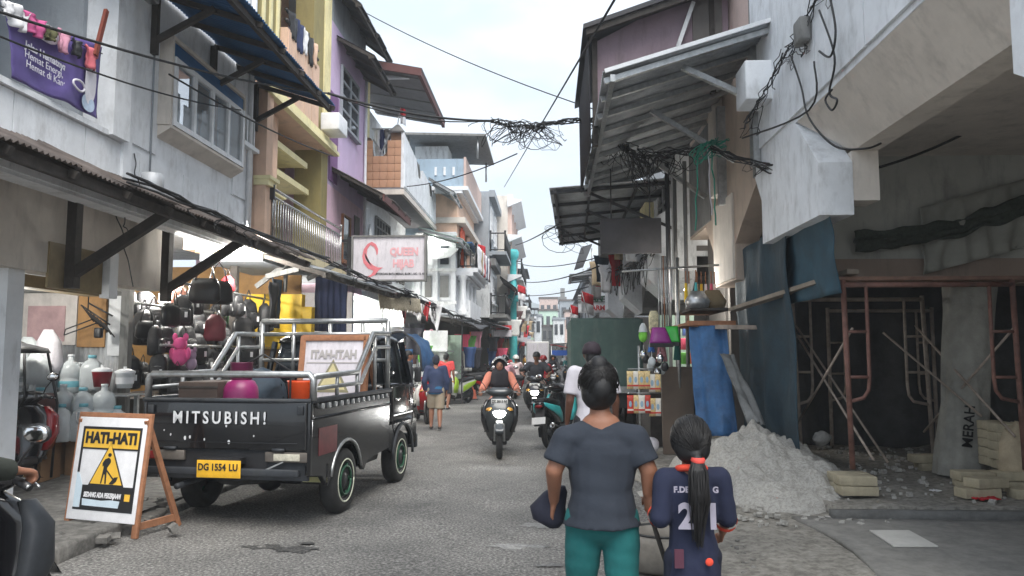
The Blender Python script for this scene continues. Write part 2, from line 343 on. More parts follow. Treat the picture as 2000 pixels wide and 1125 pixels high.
rubble('debris', 'small stones and mortar crumbs on the arcade floor', [(2.95 + rnd.random() * 3.5, 7.9 + rnd.random() * 4.5, .17) for _ in range(260)], M_sand, .008, .035, 'debris')
# dark wet stain on the road (a real puddle film)
def road_z(x, y):
    u = (x + 4.05) / 6.9; v = (-13 + math.sqrt(169 + 4 * 117 * (y + 4))) / 234; return .018 * wob(u * 9, v * 40) + .012 * wob(u * 30, v * 190, 3)
M_stain = stone_mat('oil_stained_asphalt', (.03, .03, .03), (.07, .07, .068), (.16, .155, .15), 46, .8, .6, .4); M_wet = stone_mat('wet_asphalt', (.04, .04, .038), (.1, .098, .094), (.2, .195, .19), 40, .4, .35, .4)
for k, (px, py, rx, ry, mm, nm) in enumerate(((520, 1050, .2, .07, M_stain, 'oil_stain'), (575, 1056, .17, .08, M_stain, 'oil_stain'), (600, 1045, .08, .04, M_stain, 'oil_stain'), (1010, 1050, .22, .1, M_wet, 'puddle'), (1060, 1010, .16, .12, M_wet, 'puddle'), (1085, 1085, .15, .06, M_wet, 'puddle'))):
    c = g(px, py); ring = []
    for i in range(48):
        t = i * 6.2832 / 48; f = 1 + .7 * wob(math.cos(t) * 1.7, math.sin(t) * 1.7, k * 3.1) + .35 * wob(math.cos(t) * 5, math.sin(t) * 5, k + 9); ring.append((rx * f * math.cos(t), ry * f * math.sin(t)))
    vs_ = [(c.x + r_ * a_, c.y + r_ * b_, road_z(c.x + r_ * a_, c.y + r_ * b_) + .005 + .0006 * k) for r_ in (.05, .35, .7, 1) for a_, b_ in ring]
    struct(MB().add(vs_, [tuple(range(48))] + [(i * 48 + j, i * 48 + 48 + j, i * 48 + 48 + (j + 1) % 48, i * 48 + (j + 1) % 48) for i in range(3) for j in range(48)], True).build(nm, mm))
def hillfn(Y, H, x0, x1, seed):
    return lambda u, v: (x0 + (x1 - x0) * u, Y + 300 * v, -8 + H * (1 - (1 - v) ** 2) * (.62 + .38 * wob(u * 5, seed) + .14 * wob(u * 17, seed, 2) + .1 * wob(u * 31, v * 6, 5)))
M_for = mat('forest_hill', (.05, .075, .05), .95, var=.4, scale=.02, bump=1, bscale=.3)
gsheet('hills', hillfn(560, 118, -800, 800, 3), 140, 24, M_for); gsheet('foothills', hillfn(420, 50, -500, 600, 8), 100, 16, M_for)

# ------------------------------------------------------------------ facade helpers (street walls face +X on the left, -X on the right)
def window(T, X, y0, y1, z0, z1, ny=2, nz=1, sx=1, fm=None, gm=None, d=.06, fw=.05, sill=True):
    fm = fm or M_wframe; gm = gm or M_glass; f = MB(); xa, xb = (X, X + sx * d) if sx > 0 else (X - d, X)
    for i in range(ny + 1): yy = y0 + (y1 - y0) * i / ny; f.box((xa, yy - fw / 2, z0 - fw / 2), (xb, yy + fw / 2, z1 + fw / 2))
    for k in range(nz + 1): zz = z0 + (z1 - z0) * k / nz; f.box((xa + .004, y0, zz - fw / 2), (xb - .004, y1, zz + fw / 2))
    if sill: f.box((min(X, X + sx * .12), y0 - .08, z0 - fw / 2 - .07), (max(X, X + sx * .12), y1 + .08, z0 - fw / 2 - .003))
    fo = T.part('window', f, fm)
    for i in range(ny):
        for k in range(nz):
            p = MB().box((X + sx * d * .35 - .006, y0 + (y1 - y0) * i / ny, z0 + (z1 - z0) * k / nz), (X + sx * d * .35 + .006, y0 + (y1 - y0) * (i + 1) / ny, z0 + (z1 - z0) * (k + 1) / nz))
            T.part('pane', p, gm, fo)
    return fo
def railing(T, pts, z0, z1, m, gap=.12, r=.012, rt=.022, mid=True):
    f = MB(); b = MB()
    for a, c in zip(pts[:-1], pts[1:]):
        a = Vector((*a, 0)); c = Vector((*c, 0)); up = Vector((0, 0, 1))
        f.cyl(a + up * z1, c + up * z1, rt, 8); f.cyl(a + up * (z0 + .08), c + up * (z0 + .08), rt * .8, 8)
        if mid: f.cyl(a + up * (z1 - .14), c + up * (z1 - .14), rt * .8, 8)
        for p in (a, c): f.cyl(p + up * z0, p + up * (z1 + .05), rt * 1.2, 8); f.ell(p + up * (z1 + .08), (rt * 1.8,) * 3, 8)
        n = max(2, int((c - a).length / gap))
        for i in range(1, n): p = a.lerp(c, i / n); b.cyl(p + up * (z0 + .08), p + up * (z1 - (.14 if mid else 0)), r, 6)
    o = T.part('railing', f, m); T.many('bars', b, m, o); return o
def awning(name, label, y0, y1, xi, zi, xo, zo, m, sheet=.85, group=None, fm=None, beams=True, frame_r=.05, xo2=None, zo2=None, bend=.05, over=.0, amp=.014):
    T = Thing(name, label, 'awning', ((xi + xo) / 2, y0, 0), group=group); n = max(1, round((y1 - y0) / sheet)); fm = fm or M_timber
    for i in range(n):
        a = y0 + (y1 - y0) * i / n; b = y0 + (y1 - y0) * (i + 1) / n + .05; t0, t1 = i / n, (i + 1) / n
        ox = lambda t: xo + ((xo2 if xo2 is not None else xo) - xo) * t; oz = lambda t: zo + ((zo2 if zo2 is not None else zo) - zo) * t
        k = rnd.uniform(-.03, .03); h = rnd.uniform(0, .014) + (.012 if i % 2 else 0)
        s = corr_sheet((xi, a, zi + h), (xi, b, zi + h), (ox(t1) + k, b, oz(t1) + h), (ox(t0) + k, a, oz(t0) + h), bend=bend * .4, sub=3, amp=amp)
        T.part('sheet', s, m)
    if beams:
        sgn = 1 if xo > xi else -1; oxe = xo2 if xo2 is not None else xo; oze = zo2 if zo2 is not None else zo
        T.part('eave_beam', MB().beam((xo - sgn * .1, y0, zo - .05), (oxe - sgn * .1, y1, oze - .05), .06, .09), fm)
        for i in range(0, n + 1, 1):
            t = min(.985, max(.015, i / n)); y = y0 + (y1 - y0) * t
            T.part('rafter', MB().beam((xi, y, zi - .06), (xo + (oxe - xo) * t, y, zo + (oze - zo) * t - .06), frame_r, .07), fm)
    return T
def flag(name, label, base, h, wd, lean=(.3, 0), pole=True, drop=.5):
    T = Thing(name, label, 'flag', base); b = Vector(base); tip = b + Vector((lean[0], lean[1], h))
    T.part('pole', MB().cyl(b, tip, .014, 6), M_steel)
    for nm, m, k in (('red_band', M_red, 0), ('white_band', M_wd, 1)):
        def fn(u, v): return tip + Vector((wd * u * .7, wd * u * .25, -(.5 * h * drop) * (v + k) - .25 * wd * u)) + Vector((0, .05 * math.sin(u * 7 + v), 0))
        T.part(nm, MB().grid(fn, 8, 4, .003), m)
    return T
def bulb(label, p, watts, cord_to=None, r=.05, colr=(1, .97, .9), es=60):
    T = Thing('light_bulb', label, 'light bulb', p, group='lit bulbs hanging over the shop fronts'); p = Vector(p)
    T.part('bulb', MB().ell(p, (r, r, r * 1.2), 12), mat('lit_bulb', (1, 1, 1), .5, var=0, emit=colr, es=es))
    T.part('socket', MB().cyl(p + Vector((0, 0, r)), p + Vector((0, 0, r + .07)), r * .55, 10), M_wframe)
    T.part('cord', MB().tube(sag(p + Vector((0, 0, r + .07)), cord_to or p + Vector((0, .1, .45)), -.05, 5), .006, 5), M_cable)
    ld = bpy.data.lights.new('bulb_light', 'POINT'); ld.energy = watts; ld.shadow_soft_size = r * 1.6; ld.color = colr
    lo = bpy.data.objects.new('bulb_light', ld); col.objects.link(lo); lo.parent = T.o; lo.location = (0, 0, -r * 2.2)
    return T

# ------------------------------------------------------------------ L1: white building with blue canopy, banner loggia
T = Thing('white_building', 'white two storey building with jutting window box and open loggia', 'building', (-5.2, 2, 0)); L1 = T
wb = MB()
for a, b in (((-5.25, 0, 3.3), (-5.02, 12.66, 4.14)), ((-5.25, 8.3, 4.14), (-5.02, 9.45, 8.2)), ((-5.25, 9.45, 4.14), (-5.02, 11.75, 4.56)), ((-5.25, 9.45, 5.68), (-5.02, 11.75, 8.2)), ((-5.25, 11.75, 4.14), (-5.02, 12.66, 8.2)), ((-5.25, 0, 6.7), (-5.02, 8.3, 8.2))): wb.box(a, b)
T.part('wall', wb, M_white)
T.part('pillar', MB().box((-5.3, 8.28, 4.1), (-4.9, 8.62, 8.2)), M_white)
T.part('pillar', MB().box((-5.28, 8.62, 3.5), (-4.965, 8.8, 8.2)), M_white)
T.part('string_course', MB().box((-5.1, 0, 4.09), (-4.95, 8.28, 4.15)), M_white)
for i in range(11):
    y = .1 + i * 1.12; T.part('wall_panel', MB().box((-5.03, y, 3.34), (-5.0, min(y + 1.1, 12.6), 4.08)), M_white)
for i, (a, b) in enumerate(((8.82, 9.42), (11.8, 12.6))): T.part('wall_panel', MB().box((-5.03, a, 4.16), (-4.995, b, 6.6)), M_white)
T.part('loggia_lining', MB().box((-7.2, 0, 3.4), (-7.1, 12.6, 8.2)).box((-7.1, 8.2, 4.0), (-5.26, 8.27, 8)).box((-7.1, 0, 6.72), (-5.26, 12.6, 6.8)).box((-7.1, 0, 3.9), (-5.26, 12.6, 3.98)), M_grey)
T.part('drain_pipe', MB().cyl((-4.96, 12.35, 3.4), (-4.96, 12.35, 8), .04), M_wframe); T.part('conduit', MB().cyl((-4.98, 9.25, 3.6), (-4.98, 9.25, 6.4), .012), M_grey)
T.part('roof', MB().box((-9.5, -.5, 8.2), (-4.9, 12.66, 8.4)), M_grey)
bx = MB().prism([(-4.82, 4.56), (-4.82, 4.52), (-5.02, 4.4), (-5.02, 4.56)], 'y', 9.42, 11.78).box((-5.02, 9.42, 5.69), (-4.82, 11.78, 5.74)).box((-5.02, 9.4, 4.56), (-4.82, 9.45, 5.69)).box((-5.02, 11.75, 4.56), (-4.82, 11.8, 5.69))
T.part('window_box', bx, M_beige)
window(T, -4.86, 9.5, 11.7, 4.6, 5.44, 4, 1, gm=M_clear, fw=.07, sill=False)
T.part('blue_transom', MB().box((-4.88, 9.46, 5.48), (-4.84, 11.74, 5.67)), M_blueroof)
for i in range(4): T.part('curtain', cloth((-5.0, 9.55 + i * .55, 5.15 - .1 * (i % 2)), (0, .44, 0), (0, 0, -.55), 14, 4, .02, seed=i), M_wd)
window(T, -5.0, 11.9, 12.5, 5.1, 5.55, 2, 1, fw=.05)
T.part('bucket_lantern', MB().lathe([(.1, 0), (.13, .02), (.13, .24), (.12, .25)], (-4.78, 8.95, 3.55)), M_zinc)
T.part('meter_box', MB().bbox((-5.0, 8.86, 6.0), (-4.86, 9.1, 6.5), .02), M_steel)
awning('blue_canopy', 'blue painted sheet canopy over the upper window of the white building', 7.6, 12.7, -5.0, 6.3, -3.62, 5.85, M_blueroof, .9, fm=M_timber)
for y in (9.2, 10.9, 12.55):
    single('canopy_strut', MB().beam((-5, y, 5.55), (-4.2, y, 5.98), .06, .07).box((-5.0, y - .04, 5.4), (-4.92, y + .04, 6.2)), M_timber, 'dark timber strut propping the blue canopy ' + {9.2: 'beside the meter box', 10.9: 'above the middle of the window box', 12.55: 'at the yellow house end'}[y], 'strut', (-5, y, 5.55), 'struts under the blue canopy')
# banner and laundry on the loggia rail
T = Thing('banner', 'purple advertising banner with white lettering hung over the loggia rail', 'banner', (-4.94, 7.1, 4.2))
a, b, c_, d_ = PX(8, 12, -4.93), PX(198, 92, -4.93), PX(192, 232, -4.93), PX(22, 152, -4.93)
M_purple = mat('purple_print', s2l((98, 84, 146)), .6, var=.18, scale=3); 
def bn(u, v): 
    p = a.lerp(b, u).lerp(d_.lerp(c_, u), v); return p + Vector((.02 * math.sin(u * 9 + v * 3) + .03 * wob(u * 4, v * 4, 5), 0, .015 * wob(u * 6, 0, 2)))
T.part('sheet', MB().grid(bn, 40, 20, -.004), M_purple)
def onban(o, u, v):
    p = bn(u, v) + Vector((.05, 0, 0)); ang = math.atan2((d_.lerp(c_, .5) - d_).z, (c_ - d_).y); put(o, T.o, p - T.base, (math.pi / 2 , 0, math.pi / 2)); return o
M_pw = paint('white_print', (232, 230, 238), .7)
onban(text('Jelas Hematnya', .1, M_pw, bold=.003), .36, .47); onban(text('Hemat Energi,', .1, M_pw), .33, .6); onban(text('Hemat di Kantong', .1, M_pw), .4, .73)
onban(text('LIK', .13, M_txt, bold=.004), .36, .14)
for (u, v, ru, rv, m) in ((.36, .13, .17, .14, M_pw), (.86, .58, .09, .3, M_pw), (.84, .86, .1, .12, mat('pale_blue_print', s2l((190, 208, 230)), .7))):
    T.part('print', MB().add([bn(min(.99, u + ru * math.cos(t)), min(.99, max(.01, v + rv * math.sin(t)))) + Vector((.03, 0, 0)) for t in [i * .3142 for i in range(20)]], [tuple(range(20))]), m)
ring = [bn(.68 + .08 * math.cos(t), .7 + .07 * math.sin(t)) + Vector((.035, 0, 0)) for t in [i * .3142 for i in range(21)]]
T.part('ring_print', MB().tube(ring, .012, 5), M_pw)
line = sag(PX(-30, -5, -4.88), PX(200, 105, -4.88), .02, 8); single('washing_line', MB().tube(line, .006, 5), M_cable, 'black washing line strung along the loggia rail', 'line', line[0])
def garment(base, wd, ht, m, label, seed, name='hanging_garment', group='laundry on the loggia line', dx=.03, along=(0, 1, 0), cat='garment', sleeves=True):
    al = Vector(along).normalized(); b0 = Vector(base)
    nrm = al.cross(Vector((0, 0, -1)))
    def fn(u, v):
        k = 1 - .12 * v + (.35 * (1 - v) ** 2 if sleeves and v < .35 else 0)
        return b0 + al * (wd * (u - .5) * k) + Vector((0, 0, -ht * v)) + nrm * (dx * math.sin(u * 9 + seed) + dx * 1.3 * wob(u * 4, v * 3, seed))
    return single(name, MB().grid(fn, 10, 8, .012), m, label, cat, base, group)
for i, (px, py, ww, hh, mm, lb) in enumerate(((18, 15, .1, .2, M_wd, 'grey white cloth at the outer end of the loggia washing line'), (38, 22, .2, .34, M_wd, 'white shirt hung beside the banner logo'), (68, 40, .2, .3, paint('pink_cloth', (196, 92, 142), .9), 'bright pink shirt on the loggia washing line'),
        (96, 62, .12, .2, paint('olive_cloth', (92, 92, 62), .9), 'small olive cloth on the loggia washing line'), (122, 70, .16, .34, paint('rose_cloth', (206, 150, 170), .9), 'pale rose patterned blouse on the loggia washing line'), (150, 88, .15, .26, M_black, 'black garment on the loggia washing line'), (180, 104, .2, .36, paint('red_pattern_cloth', (206, 110, 120), .9), 'red and white patterned cloth at the pillar end of the washing line'))):
    garment(PX(px, py - 8, -4.86), ww, hh * .62, mm, lb, i)
p = PX(196, 100, -4.82); single('wooden_pole', MB().beam(PX(186, 108, -4.82), PX(208, 20, -4.82), .035, .05), mat('red_brown_wood', s2l((120, 58, 44)), .7), 'leaning red brown wooden pole against the loggia pillar', 'pole', p)
# ------------------------------------------------------------------ L2: yellow building with recessed loggia
T = Thing('yellow_building', 'olive and peach three storey house with recessed balcony and cream trim', 'building', (-5.5, 12.7, 0)); L2 = T; X = -4.88
T.part('wall', MB().box((-6.2, 12.7, 3.4), (-6.0, 17.0, 11)).box((-9, 12.7, 8), (-6.2, 17, 11)), M_peach)
T.part('side_wall', MB().box((-6.0, 12.7, 3.5), (-4.95, 12.86, 6.15)), M_peach)
T.part('recess_panel', MB().box((-5.98, 12.86, 3.55), (-5.6, 13.4, 6.1)), M_brownw)
T.part('corner_pillar', MB().box((-4.98, 12.68, 3.5), (-4.8, 12.98, 6.2)), M_peach)
T.part('pillar_capital', MB().box((-5.0, 12.66, 4.5), (-4.74, 13.04, 4.6)).box((-5.0, 12.64, 4.6), (-4.7, 13.1, 4.66)), M_cream)
T.part('pillar', MB().box((-5.3, 13.85, 3.5), (-5.12, 14.1, 6.1)), M_peach)
T.part('pillar_capital', MB().box((-5.5, 13.7, 4.46), (-5.02, 14.2, 4.56)).box((-5.55, 13.65, 4.56), (-4.98, 14.25, 4.64)), M_cream)
T.part('far_pillar', MB().box((-5.6, 16.5, 3.5), (-5.0, 16.98, 8.6)), M_olive)
for i in range(4): T.part('cream_strip', MB().box((-5.02, 16.5 + i * .13, 6.2), (-4.96, 16.56 + i * .13, 11)), M_cream)
T.part('upper_pilaster', MB().box((-5.4, 15.75, 6.35), (-5.0, 16.98, 11)), M_olive)
T.part('upper_pilaster', MB().box((-5.4, 12.7, 6.35), (-5.0, 13.75, 11)), M_olive)
for y in (12.8, 13.15, 13.5): T.part('cream_strip', MB().box((-5.02, y, 6.35), (-4.96, y + .09, 11)), M_cream)
T.part('storey_slab', MB().box((-6.0, 12.7, 6.14), (-4.86, 17.0, 6.34)), M_peach)
T.part('slab_edge', MB().box((-4.86, 12.68, 6.12), (-4.74, 17.02, 6.2)).box((-4.86, 12.68, 6.2), (-4.8, 17.02, 6.36)), M_cream)
T.part('parapet', MB().box((-5.0, 13.75, 6.36), (-4.86, 15.75, 7.75)), M_peach)
for i in range(4): T.part('parapet_panel', MB().box((-4.87, 13.78 + i * .49, 6.4), (-4.84, 14.24 + i * .49, 7.7)), M_peach)
T.part('handrail', MB().cyl((-4.9, 13.75, 7.9), (-4.9, 15.75, 7.9), .035).cyl((-4.9, 13.75, 8.1), (-4.9, 15.75, 8.1), .03).cyl((-4.9, 14.7, 7.75), (-4.9, 14.7, 8.1), .03), M_black)
T.part('door_hood', MB().box((-6, 13.9, 5.6), (-5.2, 15.95, 5.68)).box((-5.2, 13.88, 5.58), (-5.14, 15.97, 5.7)), M_cream)
T.part('door_hood', MB().box((-6, 14.35, 5.12), (-5.3, 16.4, 5.2)).box((-5.3, 14.33, 5.1), (-5.24, 16.42, 5.22)), M_cream)
T.part('side_panel', MB().box((-5.98, 14.2, 3.55), (-5.9, 14.6, 5.1)), M_olive); T.part('side_panel', MB().box((-5.98, 16.0, 3.55), (-5.9, 16.5, 5.1)), M_olive)
d = T.part('door', MB().box((-6.0, 14.75, 3.55), (-5.92, 15.08, 5.0)).box((-6.0, 15.45, 3.55), (-5.92, 15.75, 5.0)), M_glass)
T.part('door_frame', MB().box((-6.0, 14.68, 3.55), (-5.94, 14.75, 5.06)).box((-6.0, 15.08, 3.55), (-5.94, 15.45, 5.06)).box((-6.0, 15.75, 3.55), (-5.94, 15.82, 5.06)), M_peach, d)
T.part('balcony_slab', MB().box((-6.0, 12.72, 3.36), (-4.72, 17.5, 3.5)).box((-4.72, 12.7, 3.4), (-4.66, 17.52, 3.54)), wall('balcony_slab', (196, 184, 150), .7))
T.part('balcony_soffit', MB().box((-6, 12.9, 3.22), (-4.9, 17.3, 3.36)), M_grey)
railing(T, [(-5.9, 13.0), (-4.78, 13.0), (-4.78, 17.4)], 3.52, 4.5, M_stl, .13, .013, .026)
T.part('air_conditioner', MB().bbox((-4.86, 15.9, 6.42), (-4.45, 16.6, 6.8), .03), M_wframe)
T.part('roof', MB().box((-9, 12.6, 11), (-4.7, 17.1, 11.2)), M_cream)
p = PY(520, 376, 12.95)
Tn = Thing('name_board', 'small black board with upright white letters fixed to the balcony rail', 'sign', (p.x, 12.93, p.z - .2))
Tn.part('board', MB().bbox((p.x - .16, 12.9, p.z - .13), (p.x + .16, 12.95, p.z + .13), .01), M_black)
o = text('OME', .11, M_pw); put(o, Tn.o, (.02, -.034, .2), (math.pi / 2, math.pi / 2, 0))
for i in range(5):
    garment((-4.84, 14.0 + i * .34, 8.1), .3, .5 + .1 * (i % 2), (M_black, M_navy, M_wd, M_black, M_peach)[i], 'dark laundry over the top floor rail of the peach parapet' if i != 2 else 'white cloth among dark laundry on the top floor rail', i + 20, group='laundry on the top floor rail')
# ------------------------------------------------------------------ L3: lilac building
T = Thing('lilac_building', 'narrow lilac and pink house with dark awnings', 'building', (-5.2, 17.0, 0)); L3 = T
T.part('wall', MB().box((-8, 17.02, 5.5), (-5.0, 20.4, 9.4)), M_lilac)
T.part('lower_wall', MB().box((-8, 17.02, 3.2), (-5.0, 20.4, 5.5)), M_pink)
T.part('plum_band', MB().box((-5.02, 17.04, 5.6), (-4.97, 17.7, 7.7)), M_plum)
T.part('gable', MB().box((-8, 17.02, 9.4), (-5.0, 20.4, 10.6)), M_grey)
T.part('yellow_edge', MB().box((-5.3, 20.4, 6.9), (-4.98, 20.9, 9.3)), M_cream)
window(T, -4.99, 17.9, 19.5, 7.2, 8.6, 2, 4, fm=M_grey, gm=M_glass, fw=.06)
window(T, -4.99, 18.2, 18.9, 3.9, 5.0, 1, 1, fm=M_wood)
T.part('doorway', MB().box((-4.985, 19.4, 3.4), (-4.96, 19.9, 5.2)), M_darkw)
T.part('pipe', MB().cyl((-4.94, 20.3, 3.3), (-4.94, 20.3, 9.2), .04), M_wframe)
awning('eave_roof', 'dark corrugated roof edge high on the lilac house', 17.0, 20.6, -5.4, 10.6, -4.3, 9.75, M_dark, .9, bend=.02)
awning('window_awning', 'dark sheet awning above the lilac house window', 17.5, 20.2, -5.0, 9.2, -4.1, 8.7, M_dark, .9, bend=.02)
awning('pitched_awning', 'dark brown pitched awning over the pink lower wall', 17.2, 20.6, -5.0, 5.95, -3.72, 5.28, M_rust, .85, bend=.03)
single('awning_fascia', MB().beam((-3.75, 17.2, 5.2), (-3.75, 20.6, 5.2), .04, .16), M_redf, 'red brown fascia board along the pitched awning', 'fascia', (-3.75, 17.2, 5.2))
# ------------------------------------------------------------------ L4: white building with terracotta tiled balcony
T = Thing('terrace_building', 'white house with terracotta tiled roof terrace and overhanging brown roof', 'building', (-5, 20.5, 0)); L4 = T
T.part('wall', MB().box((-9, 20.42, 3.2), (-5.0, 26.6, 6.2)), M_white)
T.part('upper_wall', MB().box((-9, 21.3, 6.2), (-5.6, 26.6, 9.3)), M_whiteD)
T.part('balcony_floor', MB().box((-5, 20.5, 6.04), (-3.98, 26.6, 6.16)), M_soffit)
T.part('balcony_edge', MB().box((-5, 20.44, 5.96), (-3.9, 20.5, 6.1)).box((-3.98, 20.5, 5.96), (-3.9, 26.6, 6.1)), M_beige)
side = [(-5.0, 6.16), (-3.98, 6.16), (-3.98, 7.7), (-4.3, 7.7), (-4.3, 7.3), (-4.5, 7.05), (-4.78, 7.05), (-4.85, 7.55), (-5.0, 7.6)]
T.part('terrace_wall', MB().prism(side, 'y', 20.54, 20.66), M_grout)
tl = None
for i in range(5):
    for k in range(7):
        x0, z0 = -4.99 + i * .202, 6.17 + k * .22
        if z0 > 6.95 and -4.88 < x0 + .1 < -4.32 or z0 > 7.45: continue
        if tl is None: tl = T.part('tile', MB().bbox((x0, 20.51, z0), (x0 + .196, 20.545, z0 + .214), .006), M_tile); t0 = (x0, z0)
        else: share(tl, T.o, (x0 - t0[0], 0, z0 - t0[1]))
T.part('post_cap', MB().loft([((-4.13, 20.65, 7.7), .2, .2, 6), ((-4.13, 20.65, 7.76), .2, .2, 6), ((-4.13, 20.65, 7.95), .05, .05, 4)], 16), M_greyd)
fr = [(20.5, 6.16), (26.5, 6.16), (26.5, 7.2), (25.9, 7.2), (25.6, 6.9), (25.2, 6.9), (24.9, 7.3), (23.7, 7.4), (23.3, 7.0), (22.9, 7.0), (22.5, 7.45), (21.2, 7.6), (20.5, 7.7)]
T.part('front_parapet', MB().prism(fr, 'x', -4.0, -3.92), M_white)
for (y, z) in ((22.9, 7.2), (25.3, 7.08)):
    gr = MB()
    for k in range(5): gr.tube([(-3.95, y - .32 + k * .16 + .08 * math.sin(j), z - .2 + j * .09) for j in range(6)], .018, 5)
    T.many('ornament_grille', gr, M_greyd)
for k in range(9):
    if k < 8: T.part('parapet_panel', MB().box((-3.925, 20.55 + k * .74, 6.2), (-3.9, 21.25 + k * .74, 6.88)), M_white)
T.part('diamond_ornament', MB().prism([(20.95, 5.0), (21.1, 5.25), (21.25, 5.0), (21.1, 4.75)], 'x', -5.0, -4.95), M_wframe)
T.part('diamond_ornament', MB().prism([(24.3, 5.0), (24.45, 5.25), (24.6, 5.0), (24.45, 4.75)], 'x', -5.0, -4.95), M_darkw)
w_ = window(T, -4.99, 21.8, 23.7, 3.9, 5.6, 5, 6, fm=M_greyd, fw=.05)
for k in range(3): T.part('balcony_grille', MB().box((-5.0, 25 + k * .5, 4.0), (-4.95, 25.3 + k * .5, 5.4)), M_darkw)
T.part('roof', MB().prism([(-5.6, 9.62), (-3.35, 9.2), (-3.35, 9.28), (-5.6, 9.72)], 'y', 19.9, 24.6), M_dark)
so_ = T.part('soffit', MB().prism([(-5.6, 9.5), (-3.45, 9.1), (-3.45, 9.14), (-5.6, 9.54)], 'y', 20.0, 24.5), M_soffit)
for k in range(5): T.part('soffit_batten', MB().prism([(-5.6, 9.47), (-3.45, 9.07), (-3.45, 9.1), (-5.6, 9.5)], 'y', 20.2 + k * 1, 20.24 + k * 1), M_greyd, so_)
T.part('fascia', MB().box((-3.45, 19.9, 9.05), (-3.36, 24.6, 9.26)).prism([(-5.6, 9.45), (-3.36, 9.05), (-3.36, 9.25), (-5.6, 9.66)], 'y', 19.84, 19.92), M_redf)
T.part('roof_lamp', MB().box((-4.6, 20.3, 9.16), (-3.7, 20.42, 9.24)), M_wframe)
flag('flag', 'small red and white flag on the tiled roof terrace', (-4.2, 20.8, 7.75), .75, .2, (.1, 0), drop=.6)
for k, (x, h, m) in enumerate(((-4.75, .9, M_wd), (-4.62, .7, M_navy), (-4.45, .8, M_greyd))):
    garment((x, 20.9, 7.9), .16, h, m, 'washing hung behind the notch of the tiled terrace', 50 + k, group='washing on the tiled terrace', along=(1, 0, 0))
single('drying_rack', MB().beam((-4.85, 20.8, 7.6), (-4.4, 20.8, 6.9), .03, .05).beam((-4.4, 20.85, 7.75), (-4.75, 20.85, 6.9), .03, .05).beam((-4.9, 20.82, 7.9), (-4.3, 20.82, 7.9), .03, .03), M_steel, 'metal drying rack folded in the notch of the tiled terrace', 'rack', (-4.6, 20.8, 7))
# QUEEN HIJAB sign
p0, p1 = PY(690, 462, 17.5), PY(830, 547, 17.5); cx, cz = (p0.x + p1.x) / 2, (p0.z + p1.z) / 2
T = Thing('shop_sign', 'white projecting shop sign with coral veil logo and QUEEN HIJAB lettering', 'sign', (cx, 17.5, p1.z)); wq, hq = p1.x - p0.x, p0.z - p1.z
T.part('box', MB().bbox((p0.x, 17.5, p1.z), (p1.x, 17.66, p0.z), .01), M_signw)
fr = MB()
for a, b in (((p0.x - .02, 17.46, p1.z - .02), (p1.x + .02, 17.68, p1.z + .015)), ((p0.x - .02, 17.46, p0.z - .015), (p1.x + .02, 17.68, p0.z + .02)), ((p0.x - .03, 17.455, p1.z - .02), (p0.x + .012, 17.685, p0.z + .02)), ((p1.x - .012, 17.455, p1.z - .02), (p1.x + .03, 17.685, p0.z + .02))): fr.box(a, b)
T.part('frame', fr, M_greyd)
T.part('bracket', MB().box((p0.x - .45, 17.54, p0.z - .12), (p0.x, 17.6, p0.z - .06)).box((p0.x - .45, 17.54, p1.z + .1), (p0.x, 17.6, p1.z + .16)).box((p0.x - .14, 17.5, p1.z), (p0.x - .06, 17.64, p0.z)), M_black)
y_ = 17.493
def onq(o, u, v): return put(o, T.o, (p0.x + wq * u - cx, y_ - 17.5, p0.z - hq * v - p1.z), FACE_CAM)
onq(text('QUEEN', .245, M_pinkpr, bold=.012, xs=.82), .71, .36); onq(text('HIJAB', .245, M_pinkpr, bold=.012, xs=.82), .70, .63); onq(text('PERTOKOAN BATU MERAH, BLOK L NO. 12. AMB', .072, M_txt, bold=.002, xs=.78), .66, .86)
def arc(cx_, cz_, pts): return [(p0.x + wq * (cx_ + a), y_, p0.z - hq * (cz_ + b)) for a, b in pts]
veil = [(0, -.36), (.06, -.3), (.09, -.2), (.085, -.1), (.07, -.06), (.06, -.16), (.03, -.25), (-.02, -.29), (-.06, -.2), (-.07, -.08), (-.04, .06), (.02, .15), (.09, .2), (.16, .2), (.1, .26), (.05, .36), (-.02, .41), (-.07, .41), (0, .35), (.03, .27), (-.05, .22), (-.11, .1), (-.13, -.04), (-.11, -.2), (-.06, -.31)]
T.part('logo', MB().prism([(p0.x + wq * (.26 + a), p0.z - hq * (.5 + b * 1.05)) for a, b in veil], 'y', y_ - .002, y_ + .004), M_coral)
T.part('logo_fold', MB().prism([(p0.x + wq * (.235 + a), p0.z - hq * (.5 + b)) for a, b in ((-.075, -.14), (-.05, .05), (.03, .18), (-.01, .12), (-.06, 0))], 'y', y_ - .004, y_ + .002), M_signw)
# ------------------------------------------------------------------ L5: blue-grey house with roof shelter
T = Thing('blue_grey_building', 'blue grey tall house with a roof shelter on thin posts', 'building', (-4, 26.6, 0)); X = -3.0
T.part('wall', MB().box((-8, 26.62, 5.4), (-4.0, 33, 8.1)), M_blueg); T.part('lower_wall', MB().box((-8, 26.62, 3.1), (-3.25, 33, 5.6)), M_white)
T.part('roof_box', MB().box((-4.9, 26.7, 7.55), (-2.95, 33, 8.55)), M_blueg)
T.part('box_front', MB().box((-2.96, 26.66, 7.5), (-2.88, 33.02, 8.6)), M_pinkb)
for k in range(3): T.part('slot_window', MB().box((-4.0 + k * .32, 26.66, 7.95), (-3.92 + k * .32, 26.71, 8.25)), M_wframe)
T.part('box_base', MB().box((-4.2, 26.6, 7.4), (-2.8, 33.1, 7.54)).box((-4.2, 26.62, 7.3), (-3.0, 33, 7.4)), M_wframe)
T.part('peach_front', MB().box((-4.0, 26.8, 5.6), (-3.2, 33, 7.3)), M_peach)
